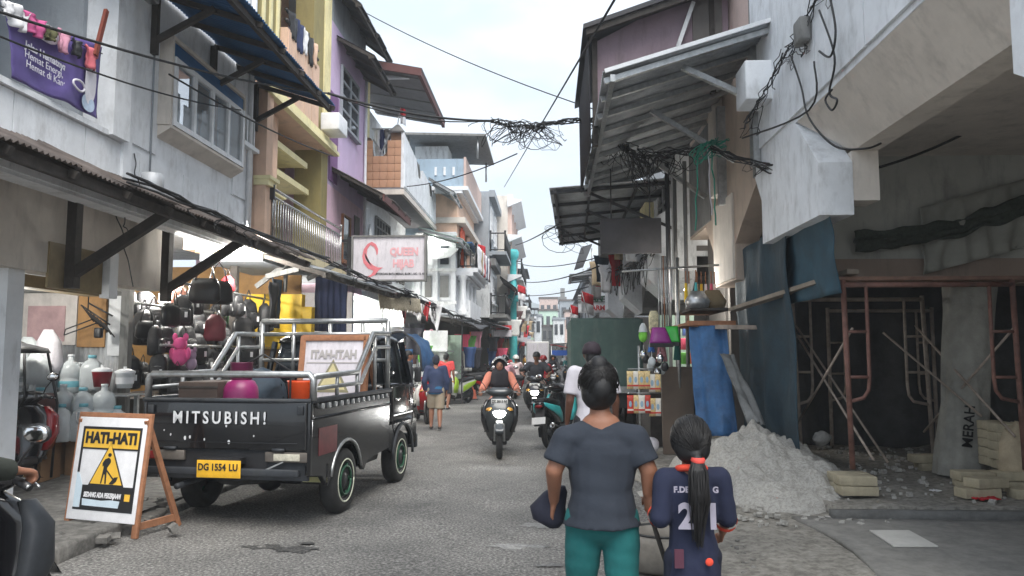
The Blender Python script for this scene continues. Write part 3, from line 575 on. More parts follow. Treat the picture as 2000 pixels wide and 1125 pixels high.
T.part('cornice', MB().box((-4.0, 26.7, 6.25), (-2.9, 33, 6.45)).box((-4, 26.75, 5.5), (-3.0, 33, 5.65)), M_beige)
T.part('water_tank', MB().box((-4.8, 27.2, 8.55), (-3.6, 28.4, 9.15)), M_whiteD)
sh = T.part('roof_shelter', MB().prism([(-5.2, 9.35), (-2.15, 9.25), (-2.15, 9.33), (-5.2, 9.43)], 'y', 26.3, 30.5), M_greyd)
for x in (-4.9, -2.45):
    for y in (26.5, 30.2): T.part('shelter_post', MB().cyl((x, y, 8.5), (x, y, 9.3), .035), M_steel)
T.part('balcony', MB().box((-4, 27.2, 4.55), (-2.5, 32.2, 4.7)).box((-4, 27, 4.4), (-2.65, 32.4, 4.55)).box((-4, 27.3, 4.3), (-2.8, 32, 4.4)), M_wframe)
railing(T, [(-3.2, 27.3), (-2.56, 27.3), (-2.56, 32.1)], 4.7, 5.5, M_black, .2, .02, .03, False)
T.part('curtain', cloth((-3.12, 27.4, 6.2), (0, .9, 0), (0, 0, -1.4), 14, 6, .05, seed=4), M_orange)
T.part('curtain', cloth((-3.12, 29.5, 6.2), (0, .9, 0), (0, 0, -1.4), 14, 6, .05, seed=6), M_peach)
for k in range(3): window(T, -3.245, 27.6 + k * 1.8, 28.6 + k * 1.8, 3.3, 4.2, 1, 1); window(T, -3.245, 27.6 + k * 1.8, 28.6 + k * 1.8, 4.75, 5.4, 1, 1)
awning('teal_edged_awning', 'translucent grey awning with a teal edge beside the ornate white house', 24.6, 28.6, -4.2, 5.75, -2.75, 5.35, mat('pale_sheet', s2l((176, 196, 190)), .5, var=.2), 1.0, fm=M_steel, bend=.02)
single('awning_edge', MB().beam((-2.72, 26.4, 5.5), (-2.72, 29, 5.5), .2, .05), M_blueroof, 'teal sheet edge above the grey awning', 'awning edge', (-2.72, 27, 5.5))
awning('parapet_awning', 'small grey sheet awning beside the white terrace parapet', 25.0, 27.6, -3.95, 7.5, -3.1, 7.0, M_zincd, .9, fm=M_steel, bend=.02)
# ------------------------------------------------------------------ L6: ornate white house lower storeys, then mixed shophouses further on
T = Thing('ornate_house', 'ornate white house with columns and a lit porch bracket', 'building', (-4, 22, 0))
T.part('wall', MB().box((-4.6, 26.55, 3.0), (-3.2, 26.61, 5.9)), M_white)
for x in (-4.5, -3.9, -3.28): T.part('pilaster', MB().box((x - .07, 26.47, 3.0), (x + .07, 26.55, 5.7)).box((x - .1, 26.46, 5.5), (x + .1, 26.549, 5.62)), M_white)
for z in (3.35, 4.5, 5.75): T.part('moulding', MB().box((-4.62, 26.44, z), (-3.16, 26.549, z + .1)), M_whiteD)
T.part('shutter', MB().box((-4.28, 26.5, 3.6), (-4.05, 26.549, 4.35)), M_greyd); T.part('shutter', MB().box((-3.75, 26.5, 3.6), (-3.45, 26.549, 4.35)), M_greyd); T.part('stair_window', MB().box((-3.75, 26.5, 4.75), (-3.45, 26.549, 5.4)), M_glass)
for y in (26.75, 27.9, 29.2, 30.6): T.part('column', MB().lathe([(.17, 3.0), (.17, 3.15), (.12, 3.2), (.11, 4.2), (.16, 4.28), (.19, 4.38)], (-2.98, y, 0), n=14), M_white)
T.part('balcony', MB().box((-4, 26.7, 2.9), (-2.7, 31, 3.1)).box((-2.77, 26.7, 3.1), (-2.7, 31, 3.5)), M_white)
T.part('porch_bracket', MB().prism([(-4, 5.3), (-3.1, 5.3), (-3.15, 5.2), (-3.4, 5.0), (-4, 4.9)], 'y', 26.4, 26.54), M_white)
def shop(name, label, y0, y1, x, z1, m, floors, m2=None, rail=None, top=None, seed=0, cat='building', depth=5, sgn=1, lower=3.0, ny=2, proj=0):
    r = random.Random(seed); T = Thing(name, label, cat, (x, y0, 0)); xa, xb = (x - depth, x) if sgn > 0 else (x, x + depth)
    T.part('wall', MB().box((xa, y0 + .02, lower), (xb, y1, z1)), m)
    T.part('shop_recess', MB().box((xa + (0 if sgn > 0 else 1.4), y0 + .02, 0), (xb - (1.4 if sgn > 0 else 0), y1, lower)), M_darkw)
    T.part('cornice', MB().box((min(x, x + sgn * .25), y0, z1 - .25), (max(x, x + sgn * .25), y1, z1 + .05)), m2 or m)
    fh = (z1 - lower) / floors
    for k in range(floors):
        z = lower + k * fh
        T.part('floor_band', MB().box((min(x, x + sgn * .12), y0 + .03, z - .06), (max(x, x + sgn * .12), y1 - .03, z + .1)), m2 or m)
        nw = max(1, int((y1 - y0) / 2.2))
        for i in range(nw):
            a = y0 + (y1 - y0) * (i + .25) / nw; b = y0 + (y1 - y0) * (i + .75) / nw
            window(T, x + sgn * .003, a, b, z + fh * .3, z + fh * .78, ny, 2, sgn, fw=.08)
        if rail and (k + seed) % 2 == 0:
            xo = x + sgn * .75
            T.part('balcony', MB().box((min(x, xo), y0 + .2, z), (max(x, xo), y1 - .2, z + .14)), m2 or m)
            railing(T, [(x + sgn * .05, y0 + .25), (xo - sgn * .06, y0 + .25), (xo - sgn * .06, y1 - .25)], z + .14, z + .95, rail, .22, .018, .03, False)
    if top == 'shelter':
        T.part('roof_sheet', MB().prism([(xa, z1 + 1.3), (x + sgn * .6, z1 + 1.1), (x + sgn * .6, z1 + 1.16), (xa, z1 + 1.36)], 'y', y0, y1), M_dark)
        for yy in (y0 + .3, y1 - .3): T.part('post', MB().cyl((x, yy, z1), (x, yy, z1 + 1.15), .04), M_steel)
    if top == 'gable': T.part('roof', MB().prism([(xa, z1), (x + sgn * .6, z1 - .1), ((xa + xb) / 2, z1 + 1.6)], 'y', y0 - .2, y1 + .1), M_rust)
    return T
shop('grey_tower_house', 'plain grey plastered house with a flat parapet', 33.1, 38, -2.55, 8.75, M_grey, 2, M_grey, M_black, None, 1, lower=3.2)
shop('olive_window_house', 'pale house with green shuttered upper rooms and dark awning', 32.85, 36.8, -2.5, 5.7, M_whiteD, 1, M_greyd, M_black, None, 2, lower=3.2)
T = shop('column_house', 'tall pale house with stacked cornices and tan column strips', 38.1, 46, -2.0, 9.6, M_beige, 3, M_wframe, M_black, None, 3, lower=3.2)
for y in (38.3, 40.6, 43, 45.4): T.part('column_strip', MB().box((-2.02, y, 3.2), (-1.8, y + .45, 9.3)), M_pinkb)
for z in (5.2, 7.2, 9.0): T.part('deep_cornice', MB().prism([(-2.0, z), (-1.3, z + .28), (-1.3, z + .38), (-2, z + .4)], 'y', 38.0, 46.1), M_wframe)
shop('dim_white_house', 'white stained house beyond the turquoise pillar', 46.2, 53, -2.6, 7.6, M_whiteD, 2, M_greyd, M_black, 'shelter', 4)
shop('small_grey_house', 'small weathered grey house with a tin shelter', 53.2, 60, -2.0, 6.4, M_greyd, 2, M_white, M_black, 'shelter', 5)
shop('pale_blue_house', 'pale blue grey house far down the left row', 60.2, 69, -2.4, 6.9, M_blueg, 2, M_white, M_black, 'gable', 6)
shop('far_white_house', 'white house with gabled tin roof far down the left row', 69.2, 80, -2.6, 6.2, M_white, 2, M_grey, None, 'gable', 7)
shop('mint_house', 'mint green house near the bend of the street', 80.2, 92, -2.8, 6.4, M_lgreen, 2, M_white, None, 'gable', 8)
T = Thing('turquoise_pillar', 'tall turquoise painted pillar with ringed capitals', 'pillar', (-1.72, 38.2, 0))
T.part('shaft', MB().lathe([(.2, 0), (.2, 2.5), (.17, 2.6), (.17, 4.2), (.26, 4.25), (.26, 4.55), (.17, 4.6), (.16, 6.3), (.26, 6.45), (.3, 6.7), (.2, 6.85), (.0, 6.9)], (-1.72, 38.2, 0), n=16), M_turq)
T.part('band', MB().lathe([(.28, 0), (.3, .04), (.28, .08)], (-1.72, 38.2, 4.4)), M_turq)
for i_, (y_, x_, z_, m_) in enumerate(((92.2, -2.6, 7.0, M_pinkb), (97.2, -2.2, 5.8, M_white), (102, -1.8, 6.6, M_greyd))): shop('distant_narrow_house', ('pink', 'white', 'weathered grey')[i_] + ' narrow house where the left row ends', y_, y_ + 4.6, x_, z_, m_, 2, M_white, None, 'gable' if i_ % 2 else 'shelter', 20 + i_)
# street end
def block(name, label, x0, x1, y0, y1, z1, m, roof=None, rows=2, cols=4):
    T = Thing(name, label, 'building', ((x0 + x1) / 2, y0, 0)); T.part('wall', MB().box((x0, y0, 0), (x1, y1, z1)), m)
    T.part('parapet', MB().box((x0 - .15, y0 - .15, z1), (x1 + .15, y1, z1 + .3)), roof or m)
    for r_ in range(rows):
        for c_ in range(cols):
            xa = x0 + (x1 - x0) * (c_ + .22) / cols; xb = x0 + (x1 - x0) * (c_ + .78) / cols; za = z1 * (r_ + .35) / rows; zb = z1 * (r_ + .8) / rows
            T.part('window', MB().box((xa, y0 - .05, za), (xb, y0 + .01, zb)), M_glass)
    return T
for i_, (xa, xb, ya, h_, m_, rf_) in enumerate(((-2.6, -.9, 107, 6.9, M_white, M_grey), (-.85, .7, 109, 5.5, M_greyd, M_rust), (.75, 2.3, 106.5, 6.4, M_whiteD, M_grey), (2.35, 4.2, 108, 7.6, M_pinkb, M_rust))):
    Te = block('street_end_house', ('white', 'weathered grey', 'stained white', 'pale pinkish')[i_] + ' narrow house closing the end of the street', xa, xb, ya, ya + 6, h_, m_, rf_, 2, 2); Te.part('door', MB().box((xa + .4, ya - .06, 0), (xb - .4, ya + .02, 2.3)), M_greyd)
awning('end_awning', 'pale tin awning along the block at the end of the street', 104.5, 107.5, 4.2, 3.2, -1.8, 3.0, M_zinc, 1.5, bend=.04)
block('hillside_block', 'small mint house behind the end of the street', -1.5, 1.6, 124, 130, 8.6, M_lgreen, M_rust, 2, 3)
block('hillside_house', 'small pinkish house high behind the street end', -1.5, 1.8, 138, 146, 11.6, M_pinkb, M_rust, 2, 3)
block('roofed_block', 'grey block behind the street end on the right', 2, 9, 130, 138, 10.6, M_grey, M_rust, 2, 5)
T = Thing('chimney_tower', 'small stepped grey tower behind the street end', 'tower', (2.3, 139, 0)); T.part('shaft', MB().box((2.0, 139, 0), (3.4, 140.4, 12)).box((2.3, 139.3, 12), (3.1, 140.1, 13.6)), M_greyd)
# ------------------------------------------------------------------ left shop awnings, fronts
awning('rusted_awning', 'long rusted corrugated awning below the white building', 3.0, 12.9, -5.1, 3.72, -4.02, 3.2, M_rust, .8, bend=.08)
awning('sagging_awning', 'sagging grey corrugated awning below the yellow house balcony', 12.9, 17.4, -5.0, 3.4, -3.72, 3.02, M_zincd, .8, bend=.06, xo2=-3.45, zo2=3.0)
awning('dark_awning', 'dark ragged awning sheets under the projecting shop sign', 17.5, 24.5, -5.0, 3.5, -3.4, 3.02, M_dark, .9, bend=.08, xo2=-3.2)
awning('grey_awning', 'grey tin awning past the ornate house', 25.2, 33, -4.2, 3.0, -2.75, 2.75, M_zincd, .9, bend=.05)
awning('pale_awning', 'pale tin awning along the far left shops', 33.2, 46, -3.0, 3.1, -1.7, 2.75, M_zinc, 1.2, bend=.05)
awning('far_awning', 'tin awning over the farthest left shops', 46.2, 70, -2.8, 3.0, -1.6, 2.7, M_zincd, 1.6, bend=.05)
awning('black_side_awning', 'black pitched side awning on the pale house', 35, 40, -2.2, 5.2, -1.45, 4.65, M_dark, 1.0, bend=.02)
for y, z in ((8.25, 2.75), (10.35, 2.7)):
    T = Thing('timber_bracket', 'dark timber bracket holding up the rusted awning ' + ('beside the tan board' if y < 9 else 'at the bag shop corner'), 'bracket', (-5.3, y, 2.2), group='timber brackets under the rusted awning')
    T.part('post', MB().box((-5.33, y - .06, 2.35), (-5.22, y + .06, 3.6)), M_timber); T.part('brace', MB().beam((-5.28, y, 2.5), (-4.2, y, 3.2), .09, .11), M_timber)
T = Thing('shop_front_wall', 'grey plastered fascia and partition of the plastics stall', 'wall', (-5.6, 6, 0))
T.part('fascia', MB().box((-5.7, 4, 2.5), (-5.4, 10.5, 3.75)), M_beige); T.part('pillar', MB().box((-5.8, 7.55, .1), (-5.5, 7.8, 2.5)), M_white)
T.part('shutter_box', MB().box((-5.95, 8.1, 2.36), (-5.72, 9.6, 2.5)).box((-5.41, 8.0, 2.34), (-5.38, 9.0, 2.84)), paint('tan_board', (140, 124, 92), .7, var=.2))
T.part('white_stub', MB().box((-5.42, 9.02, 2.3), (-5.3, 9.2, 2.86)), M_white)
T.part('ceiling', MB().box((-9, 4, 3.76), (-5.2, 17, 3.8)), M_white)
T.part('back_wall', MB().box((-9.2, 3, 0), (-9, 17, 3.8)), M_white)
Y = 10.55
T.part('partition', MB().box((-9, Y, 0), (-5.86, Y + .05, 2.5)), M_greyd)
for i in range(4):
    x0 = -8.5 + i * .64; T.part('sheet', corr_sheet((x0, Y - .02, .5), (x0 + .66, Y - .02 - .01 * (i % 2), .5), (x0 + .66, Y - .02, 1.92), (x0, Y - .02, 1.92)), M_zinc)
T.part('poster_board', MB().box((-7.4, Y - .05, 1.75), (-6.62, Y - .01, 2.48)), paint('white_board', (206, 200, 196), .7, dirt=.3))
T.part('faded_poster', MB().box((-7.32, Y - .065, 1.8), (-6.78, Y - .052, 2.3)), paint('faded_pink', (190, 158, 160), .8, var=.25, scale=3))
T.part('tan_board', MB().box((-6.6, Y - .055, 1.72), (-6.2, Y - .012, 2.46)), paint('tan_hardboard', (170, 130, 84), .8, dirt=.5)); T.part('white_board', MB().box((-6.16, Y - .05, 1.6), (-5.9, Y - .012, 2.44)), M_wframe)
T.part('post', MB().box((-5.96, Y - .1, 0), (-5.84, Y + .02, 2.6)), M_greyd)
T.part('lintel', MB().box((-9, Y - .08, 2.5), (-5.86, Y + .06, 2.6)), M_greyd)
# antenna-like folding rack hanging by the partition
p = PY(185, 620, 10.2); mb = MB()
for k in range(7): a = k * .45; mb.cyl(p + Vector((-.16 + .05 * k, -.02, .14 - .035 * k)), p + Vector((-.02 + .05 * k, .02, -.06 - .035 * k)), .008, 5)
mb.cyl(p + Vector((-.2, 0, .17)), p + Vector((.22, 0, -.1)), .012, 5).cyl(p + Vector((-.1, 0, .2)), p + Vector((.25, 0, .02)), .012, 5).tube([p + Vector((-.02, 0, -.02)), p + Vector((-.4, 0, -.16)), p + Vector((-.42, 0, -.24)), p + Vector((.02, 0, -.08))], .01, 5).cyl(p + Vector((-.1, 0, .1)), p + Vector((-.1, 0, .9)), .008, 5).bbox(p + Vector((.02, -.05, -.28)), p + Vector((.12, .03, -.14)), .02)
single('folding_rack', mb, M_black, 'black folding wire rack hanging before the corrugated partition', 'rack', p)
lp = PY(96, 466, 8.6); T = Thing('gooseneck_lamp', 'thin gooseneck lamp with a small orange shade over the stall', 'lamp', lp)
T.part('arm', MB().tube([PY(-10, 490, 8.6), PY(40, 470, 8.6), PY(70, 448, 8.6), PY(88, 448, 8.6), PY(95, 462, 8.6)], .01, 6), M_black); T.part('shade', MB().lathe([(.015, .03), (.06, -.02), (.065, -.03)], lp, n=12), M_orange)
# plastics stall: jugs, buckets, cartons
M_plas = mat('milky_plastic', s2l((206, 212, 214)), .3, var=.15, scale=5, alpha=.9); M_aqua = mat('aqua_plastic', s2l((120, 186, 200)), .35, var=.2); M_card = mat('cardboard', s2l((150, 118, 88)), .85, var=.2, scale=6)
for i, (x, y, s) in enumerate(((-6.4, 9.7, .5), (-5.85, 9.75, .45), (-6.25, 9.2, .42), (-7.0, 9.7, .55), (-6.8, 9.1, .4), (-5.6, 9.9, .36))):
    T = Thing('cardboard_box', 'brown cardboard carton under the plastic jugs', 'box', (x, y, .1), group='cartons in the plastics stall', rz=rnd.uniform(-.1, .1), local=True)
    T.part('body', MB().bbox((-s / 2, -.22, 0), (s / 2, .22, .62), .012), M_card); T.part('tape', MB().box((-.03, -.226, .02), (.03, -.2205, .6)), paint('tape', (176, 150, 110), .4))
def jug(kind):
    T = Thing('water_jug', 'x', 'jug', (0, 0, 0), local=True)
    if kind == 0:
        T.part('body', MB().loft([((0, 0, 0), .1, .1, 5), ((0, 0, .02), .125, .125, 5), ((0, 0, .28), .125, .125, 5), ((0, 0, .36), .1, .1, 3), ((0, 0, .4), .05, .05, 2), ((0, 0, .43), .045, .045, 2)], 20), M_plas); T.part('cap', MB().cyl((0, 0, .42), (0, 0, .46), .052, 14), M_aqua)
        T.part('handle', MB().tube([(.09, 0, .34), (.15, 0, .36), (.155, 0, .28), (.12, 0, .22)], .013, 6), M_plas)
    elif kind == 1:
        T.part('body', MB().lathe([(0, 0), (.12, 0), (.14, .05), (.14, .16), (.125, .18), (.14, .2), (.14, .32), (.11, .38), (.04, .42), (.035, .48)], n=20), M_plas); T.part('cap', MB().cyl((0, 0, .47), (0, 0, .5), .042, 12), M_wframe); T.part('band', MB().lathe([(.142, .07), (.144, .09), (.144, .14), (.142, .15)]), M_aqua)
    else:
        T.part('body', MB().lathe([(0, 0), (.13, 0), (.17, .26), (.175, .28), (.16, .28)], n=20), mat('maroon_plastic', s2l((126, 30, 40)), .4) if kind == 2 else M_plas); T.part('lid', MB().lathe([(.18, .28), (.18, .31), (.1, .35), (.03, .36), (.03, .4), (0, .4)], n=20), M_wframe); T.part('label', MB().lathe([(.152, .08), (.167, .2)], n=20), M_wframe) if kind != 2 else None
    return T.o
proto = {k: jug(k) for k in range(4)}; first = {k: True for k in range(4)}
lab = {0: 'square milky plastic jerrycan on the cartons of the plastics stall', 1: 'round clear water bottle with banded body in the plastics stall', 2: 'maroon lidded plastic tub on top of the jugs', 3: 'milky lidded plastic bucket in the plastics stall'}
spots = [(0, -6.95, 9.55, .74), (1, -6.68, 9.6, .74), (0, -6.42, 9.6, .74), (1, -6.2, 9.7, .74), (0, -6.05, 9.75, .5), (1, -7.2, 9.5, .74), (0, -7.5, 9.5, .74), (3, -7.75, 9.45, .74), (1, -6.82, 9.95, 1.12), (0, -6.55, 9.98, 1.15), (2, -6.3, 9.8, 1.2), (3, -6.05, 9.9, 1.18), (0, -7.1, 9.95, 1.1), (3, -7.4, 9.8, 1.12), (0, -6.5, 9.3, .55), (1, -6.75, 9.25, .5), (0, -6.28, 9.4, .55), (1, -6.98, 9.2, .6), (3, -7.2, 9.15, .62)]
spots = [(k, x + .5, y, z) for k, x, y, z in spots]
for k, x, y, z in spots:
    if first[k]: o = proto[k]; first[k] = False; o.location = (x, y, z); o.rotation_euler[2] = rnd.random() * 6
    else: o = clone(proto[k], (x, y, z), rnd.random() * 6)
    o['label'] = lab[k]; o['group'] = 'plastic containers in the plastics stall'; o.scale = (.7,) * 3 if k > 1 else (1, 1, 1)
single('wire_shelf', MB().box((-7.5, 9.7, 1.08), (-5.4, 10.15, 1.1)).box((-5.5, 10.05, .1), (-5.45, 10.1, 1.1)).box((-7.45, 10.05, .1), (-7.4, 10.1, 1.1)), M_steel, 'thin metal shelf carrying the upper row of jugs', 'shelf', (-7, 9.8, 0))
for k, (px, py, h) in enumerate(((55, 695, .5), (95, 690, .62), (30, 700, .45), (72, 720, .4))):
    c = PY(px, py, 9.9 - .1 * k); single('plastic_bag_roll', MB().loft([((c.x, c.y, c.z - h / 2), .12, .09, 3), ((c.x + .02, c.y, c.z - h / 4), .17, .1, 2.4), ((c.x, c.y, c.z + h / 4), .15, .1, 2.4), ((c.x - .02, c.y, c.z + h / 2), .06, .04, 2)], 14), M_plas if k != 1 else M_signw, ('small milky plastic bundle hanging under the cart hood', 'tall grey white plastic bundle hanging by the faded poster', 'milky plastic bundle next to the shop pillar', 'low crumpled plastic bundle above the jugs')[k], 'plastic bag', c, 'plastic bundles in the stall')
# ------------------------------------------------------------------ bag shop
T = Thing('bag_shop_front', 'open shop bay with brown side panel and yellow board', 'shop', (-6, 12.5, 0))
T.part('side_wall', MB().box((-9, 15.3, .1), (-5.0, 15.36, 3.4)), paint('brown_panel', (150, 112, 60), .7, var=.2)); T.part('front_rail', MB().cyl((-5.3, 10.7, 2.65), (-5.3, 15.2, 2.65), .02).cyl((-5.9, 10.7, 2.35), (-5.9, 15.2, 2.35), .02).cyl((-5.5, 10.7, 1.75), (-5.5, 15.2, 1.75), .02), M_steel)
a, b = PY(482, 575, 15), PY(608, 652, 15)
T.part('yellow_board', MB().box((a.x, 14.98, b.z - .3), (b.x - .2, 15.2, a.z)).box((b.x - .2, 14.99, b.z - .3), (b.x, 15.2, a.z - .25)), M_yel)
T.part('post', MB().box((-5.75, 13.6, .1), (-5.63, 13.72, 3.3)), M_timber); T.part('counter', MB().box((-7.5, 11.4, .1), (-6.2, 14.8, .95)), M_timber)
T.part('green_board', MB().box((-6.6, 15.2, 1.4), (-5.9, 15.29, 2.4)), paint('green_board', (70, 140, 70), .7))
def backpack():
    T = Thing('backpack', 'x', 'bag', (0, 0, 0), local=True); m = mat('black_nylon', (.02, .02, .022), .55, var=.5, scale=14, bump=.4, bscale=30)
    T.part('body', MB().loft([((0, 0, -.46), .1, .05, 4), ((0, 0, -.44), .14, .085, 4), ((0, 0, -.2), .15, .09, 4), ((0, 0, -.06), .12, .075, 3), ((0, 0, 0), .05, .03, 2)], 16), m)
    T.part('pocket', MB().loft([((0, -.085, -.43), .09, .03, 4), ((0, -.1, -.4), .115, .04, 4), ((0, -.1, -.24), .115, .04, 4), ((0, -.085, -.2), .09, .02, 4)], 14), m)
    T.part('strap', MB().tube([(-.05, .02, -.02), (-.03, 0, .08), (0, 0, .14), (.03, 0, .08), (.05, .02, -.02)], .009, 5), m); T.part('price_tag', MB().box((.03, -.15, -.34), (.07, -.146, -.26)), M_wframe); T.part('zip', MB().tube([(-.1, -.098, -.22), (0, -.128, -.205), (.1, -.098, -.22)], .005, 4), M_steel)
    return T.o
def handbag():
    T = Thing('handbag', 'x', 'bag', (0, 0, 0), local=True); m = mat('black_leather', (.016, .016, .017), .35, var=.3, scale=10)
    T.part('body', MB().loft([((0, 0, -.5), .12, .04, 3), ((0, 0, -.46), .17, .06, 3), ((0, 0, -.3), .16, .05, 3), ((0, 0, -.22), .12, .02, 2.5)], 16), m)
    for s in (-1, 1): T.part('handle', MB().tube([(-.1, s * .02, -.24), (-.07, s * .015, -.1), (0, 0, 0), (.07, s * .015, -.1), (.1, s * .02, -.24)], .008, 5), m)
    return T.o
bp, hb = backpack(), handbag(); used = {bp.name: 0, hb.name: 0}
def hang(src, loc, rz, label, s=1.0):
    if used[src.name] == 0: o = src; o.location = loc; o.rotation_euler = (0, 0, rz); o.scale = (s,) * 3; used[src.name] = 1
    else: o = clone(src, loc, rz, scale=s)
    o['label'] = label; o['group'] = 'black bags crowding the bag shop'; return o
for row, (x, z, n) in enumerate(((-5.35, 2.62, 10), (-5.6, 2.05, 12), (-5.6, 1.72, 13), (-5.9, 2.32, 12), (-6.1, 1.6, 12), (-5.45, 1.4, 11), (-6.3, 2.7, 9))):
    for i in range(n):
        y = 10.85 + i * 4.1 / n + rnd.uniform(-.1, .1)
        hang(bp if (i + row) % 3 else hb, (x + rnd.uniform(-.12, .12), y, z + rnd.uniform(-.12, .05)), 1.2 + rnd.uniform(-.9, .9), 'black ' + ('backpack' if (i + row) % 3 else 'looped handbag') + ' hanging from ' + ('the top front rail', 'the middle front row', 'the eye level rail', 'the second rail', 'the shaded inner row', 'the lowest front row', 'the ceiling row at the back')[row] + ' of the bag shop', rnd.uniform(.75, 1.25))
hang(hb, PY(402, 505, 11.2), .3, 'large black tote bag on top of the bag shop display rail', 1.35); hang(hb, PY(428, 512, 11.5), .6, 'large black tote bag on top of the bag shop display rail', 1.3)
def item(name, label, c, prims, m, cat): 
    mb = MB()
    for (o, r) in prims: mb.ell(Vector(c) + Vector(o), r, 12)
    return single(name, mb, m, label, cat, c, None)
M_plush = mat('pink_plush', s2l((226, 92, 150)), .95, var=.2, bump=.4, bscale=60)
c = PY(352, 672, 11.0); item('plush_toy', 'pink plush toy hanging among black bags', c, (((0, 0, 0), (.1, .09, .1)), ((0, 0, -.18), (.12, .1, .14)), ((-.08, 0, .1), (.04, .03, .06)), ((.08, 0, .1), (.04, .03, .06)), ((-.12, 0, -.14), (.04, .04, .09)), ((.12, 0, -.14), (.04, .04, .09))), M_plush, 'toy')
c = PY(374, 694, 11.1); item('plush_toy', 'grey lilac plush toy below the pink one in the bag shop', c, (((0, 0, 0), (.07, .07, .09)), ((0, 0, -.12), (.08, .08, .1)), ((-.05, 0, .08), (.03, .02, .04)), ((.05, 0, .08), (.03, .02, .04))), paint('lilac_plush', (150, 128, 150), .95), 'toy')
for k, (px, py, rr, mm, lb) in enumerate(((420, 640, .2, paint('maroon_bag', (104, 34, 44), .6), 'maroon backpack at the back of the bag shop'), (352, 580, .16, paint('rose_bag', (206, 140, 120), .6), 'rose tan handbag lit under the bag shop bulb'), (300, 618, .1, paint('pale_yellow_bag', (230, 214, 150), .6), 'small pale yellow pouch among black bags'), (322, 580, .12, M_wd, 'white pouch hanging in the bag shop'), (445, 555, .14, M_red, 'red folded bag hanging under the bulb'))):
    c = PY(px, py, 11.3 + .3 * k); T = Thing('coloured_bag', lb, 'bag', c); T.part('body', MB().loft([((c.x, c.y, c.z - rr), rr * .6, .05, 4), ((c.x, c.y, c.z - rr * .7), rr * .8, .08, 4), ((c.x, c.y, c.z + rr * .5), rr * .7, .07, 3), ((c.x, c.y, c.z + rr), rr * .3, .03, 2)], 16), mm); T.part('strap', MB().tube([c + Vector((-.04, 0, rr)), c + Vector((0, 0, rr + .12)), c + Vector((.04, 0, rr))], .008, 5), M_black)
bulb('bright white bulb hanging at the front of the bag shop', PY(481, 496, 12.4), 70, PY(505, 470, 12.8), r=.06)
bulb('bulb lighting the back rows of black bags', Vector((-6.0, 11.6, 2.9)), 70); bulb('bulb over the jugs of the plastics stall', Vector((-6.4, 8.9, 2.3)), 12)
bulb('bulb glowing by the porch of the ornate white house', PY(846, 466, 26.2), 5); bulb('bulb under the yellow board shop ceiling', Vector((-6.0, 16.2, 2.7)), 45)
garment((-5.0, 13.9, 3.0), .5, .9, M_dkt, 'dark jackets hung beside the bulb of the bag shop', 61, group='jackets by the bag shop bulb'); garment((-4.9, 13.5, 2.9), .45, .8, M_black, 'dark jackets hung beside the bulb of the bag shop', 62, group='jackets by the bag shop bulb')
single('blue_curtain', cloth(PY(616, 540, 15.9), PY(678, 546, 16.3) - PY(616, 540, 15.9), (0, 0, -1.15), 26, 14, .035, seed=3), M_navy, 'faded blue curtain hanging under the sagging awning', 'curtain', PY(640, 540, 16))
# lumber props under the sagging awning
for i, (a, b) in enumerate(((PY(500, 560, 14), PY(560, 515, 14)), (PY(600, 545, 14.6), PY(665, 512, 14.6)), (PY(556, 570, 14.2), PY(560, 510, 14.2)), (PY(585, 525, 13.6), PY(520, 540, 13.8)))):
    single('timber_prop', MB().beam(a, b, .05, .09), M_greyd, 'weathered plank propping the sagging awning', 'plank', a, 'planks under the sagging awning')
# ------------------------------------------------------------------ shops beyond the truck
T = Thing('middle_shop_front', 'pale row of open shop bays behind the pickup cab', 'shop', (-5.5, 17, 0))
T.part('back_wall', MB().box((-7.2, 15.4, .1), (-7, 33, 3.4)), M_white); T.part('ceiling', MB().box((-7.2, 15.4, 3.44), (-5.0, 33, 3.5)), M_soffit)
for y in (19.4, 22.9, 26.4, 30): T.part('partition', MB().box((-7, y, .1), (-5.0, y + .15, 3.44)), M_white)
for k in range(3): T.part('lit_panel', MB().box((-6.9, 17.2 + k * 3.6, 1.4), (-6.6, 18.6 + k * 3.6, 3.2)), M_lgreen)
bulb('tube bulb inside the middle shop row', Vector((-5.6, 21.2, 2.9)), 55); bulb('tube bulb further inside the middle shop row', Vector((-5.2, 25, 2.8)), 55)
single('fringe', MB().grid(lambda u, v: (PY(738, 572, 17.2).x + .75 * u + .05 * v, 17.2 + 1.2 * u, 3.0 - .05 * u - v * (.34 + .1 * wob(u * 30, 1))), 60, 3, .01), mat('straw_fringe', s2l((170, 160, 140)), .95, var=.4, scale=30), 'ragged straw fringe hanging from the dark awning', 'fringe', PY(770, 590, 17.5))
for i, (px, py, Y, ww, hh, mm, lb) in enumerate(((815, 592, 20, .5, .5, M_wd, 'white cloth pennant hanging from the dark awning'), (832, 590, 20.4, .3, .55, M_red, 'dark red pennant between white cloths under the awning'), (850, 596, 21, .45, .75, M_wd, 'long white cloth hanging past the red pennant'), (790, 596, 19, .2, .5, paint('crimson_cloth', (120, 30, 40), .9), 'crimson cloth strip behind the pickup cab'))):
    c = PY(px, py, Y); single('hanging_cloth', MB().grid(lambda u, v: (c.x + ww * (u - .5) * (1 - .6 * v), c.y + .15 * math.sin(u * 5), c.z - hh * v * (.6 + .4 * u) + .03 * wob(u * 5, v * 5, i)), 10, 8, .008), mm, lb, 'cloth', c)
a = PY(885, 622, 23.5); single('black_tarp_awning', MB().grid(lambda u, v: (a.x + .85 * u, 23.5 + 3.0 * v, a.z - .12 * u + .04 * wob(u * 5, v * 5) - .22 * u * u * (1 - v)), 14, 12, .01).box((a.x + .2, 24, 0.1), (a.x + .24, 24.04, a.z)), M_dark, 'black tarpaulin awning stretched over the pavement', 'tarpaulin', a)
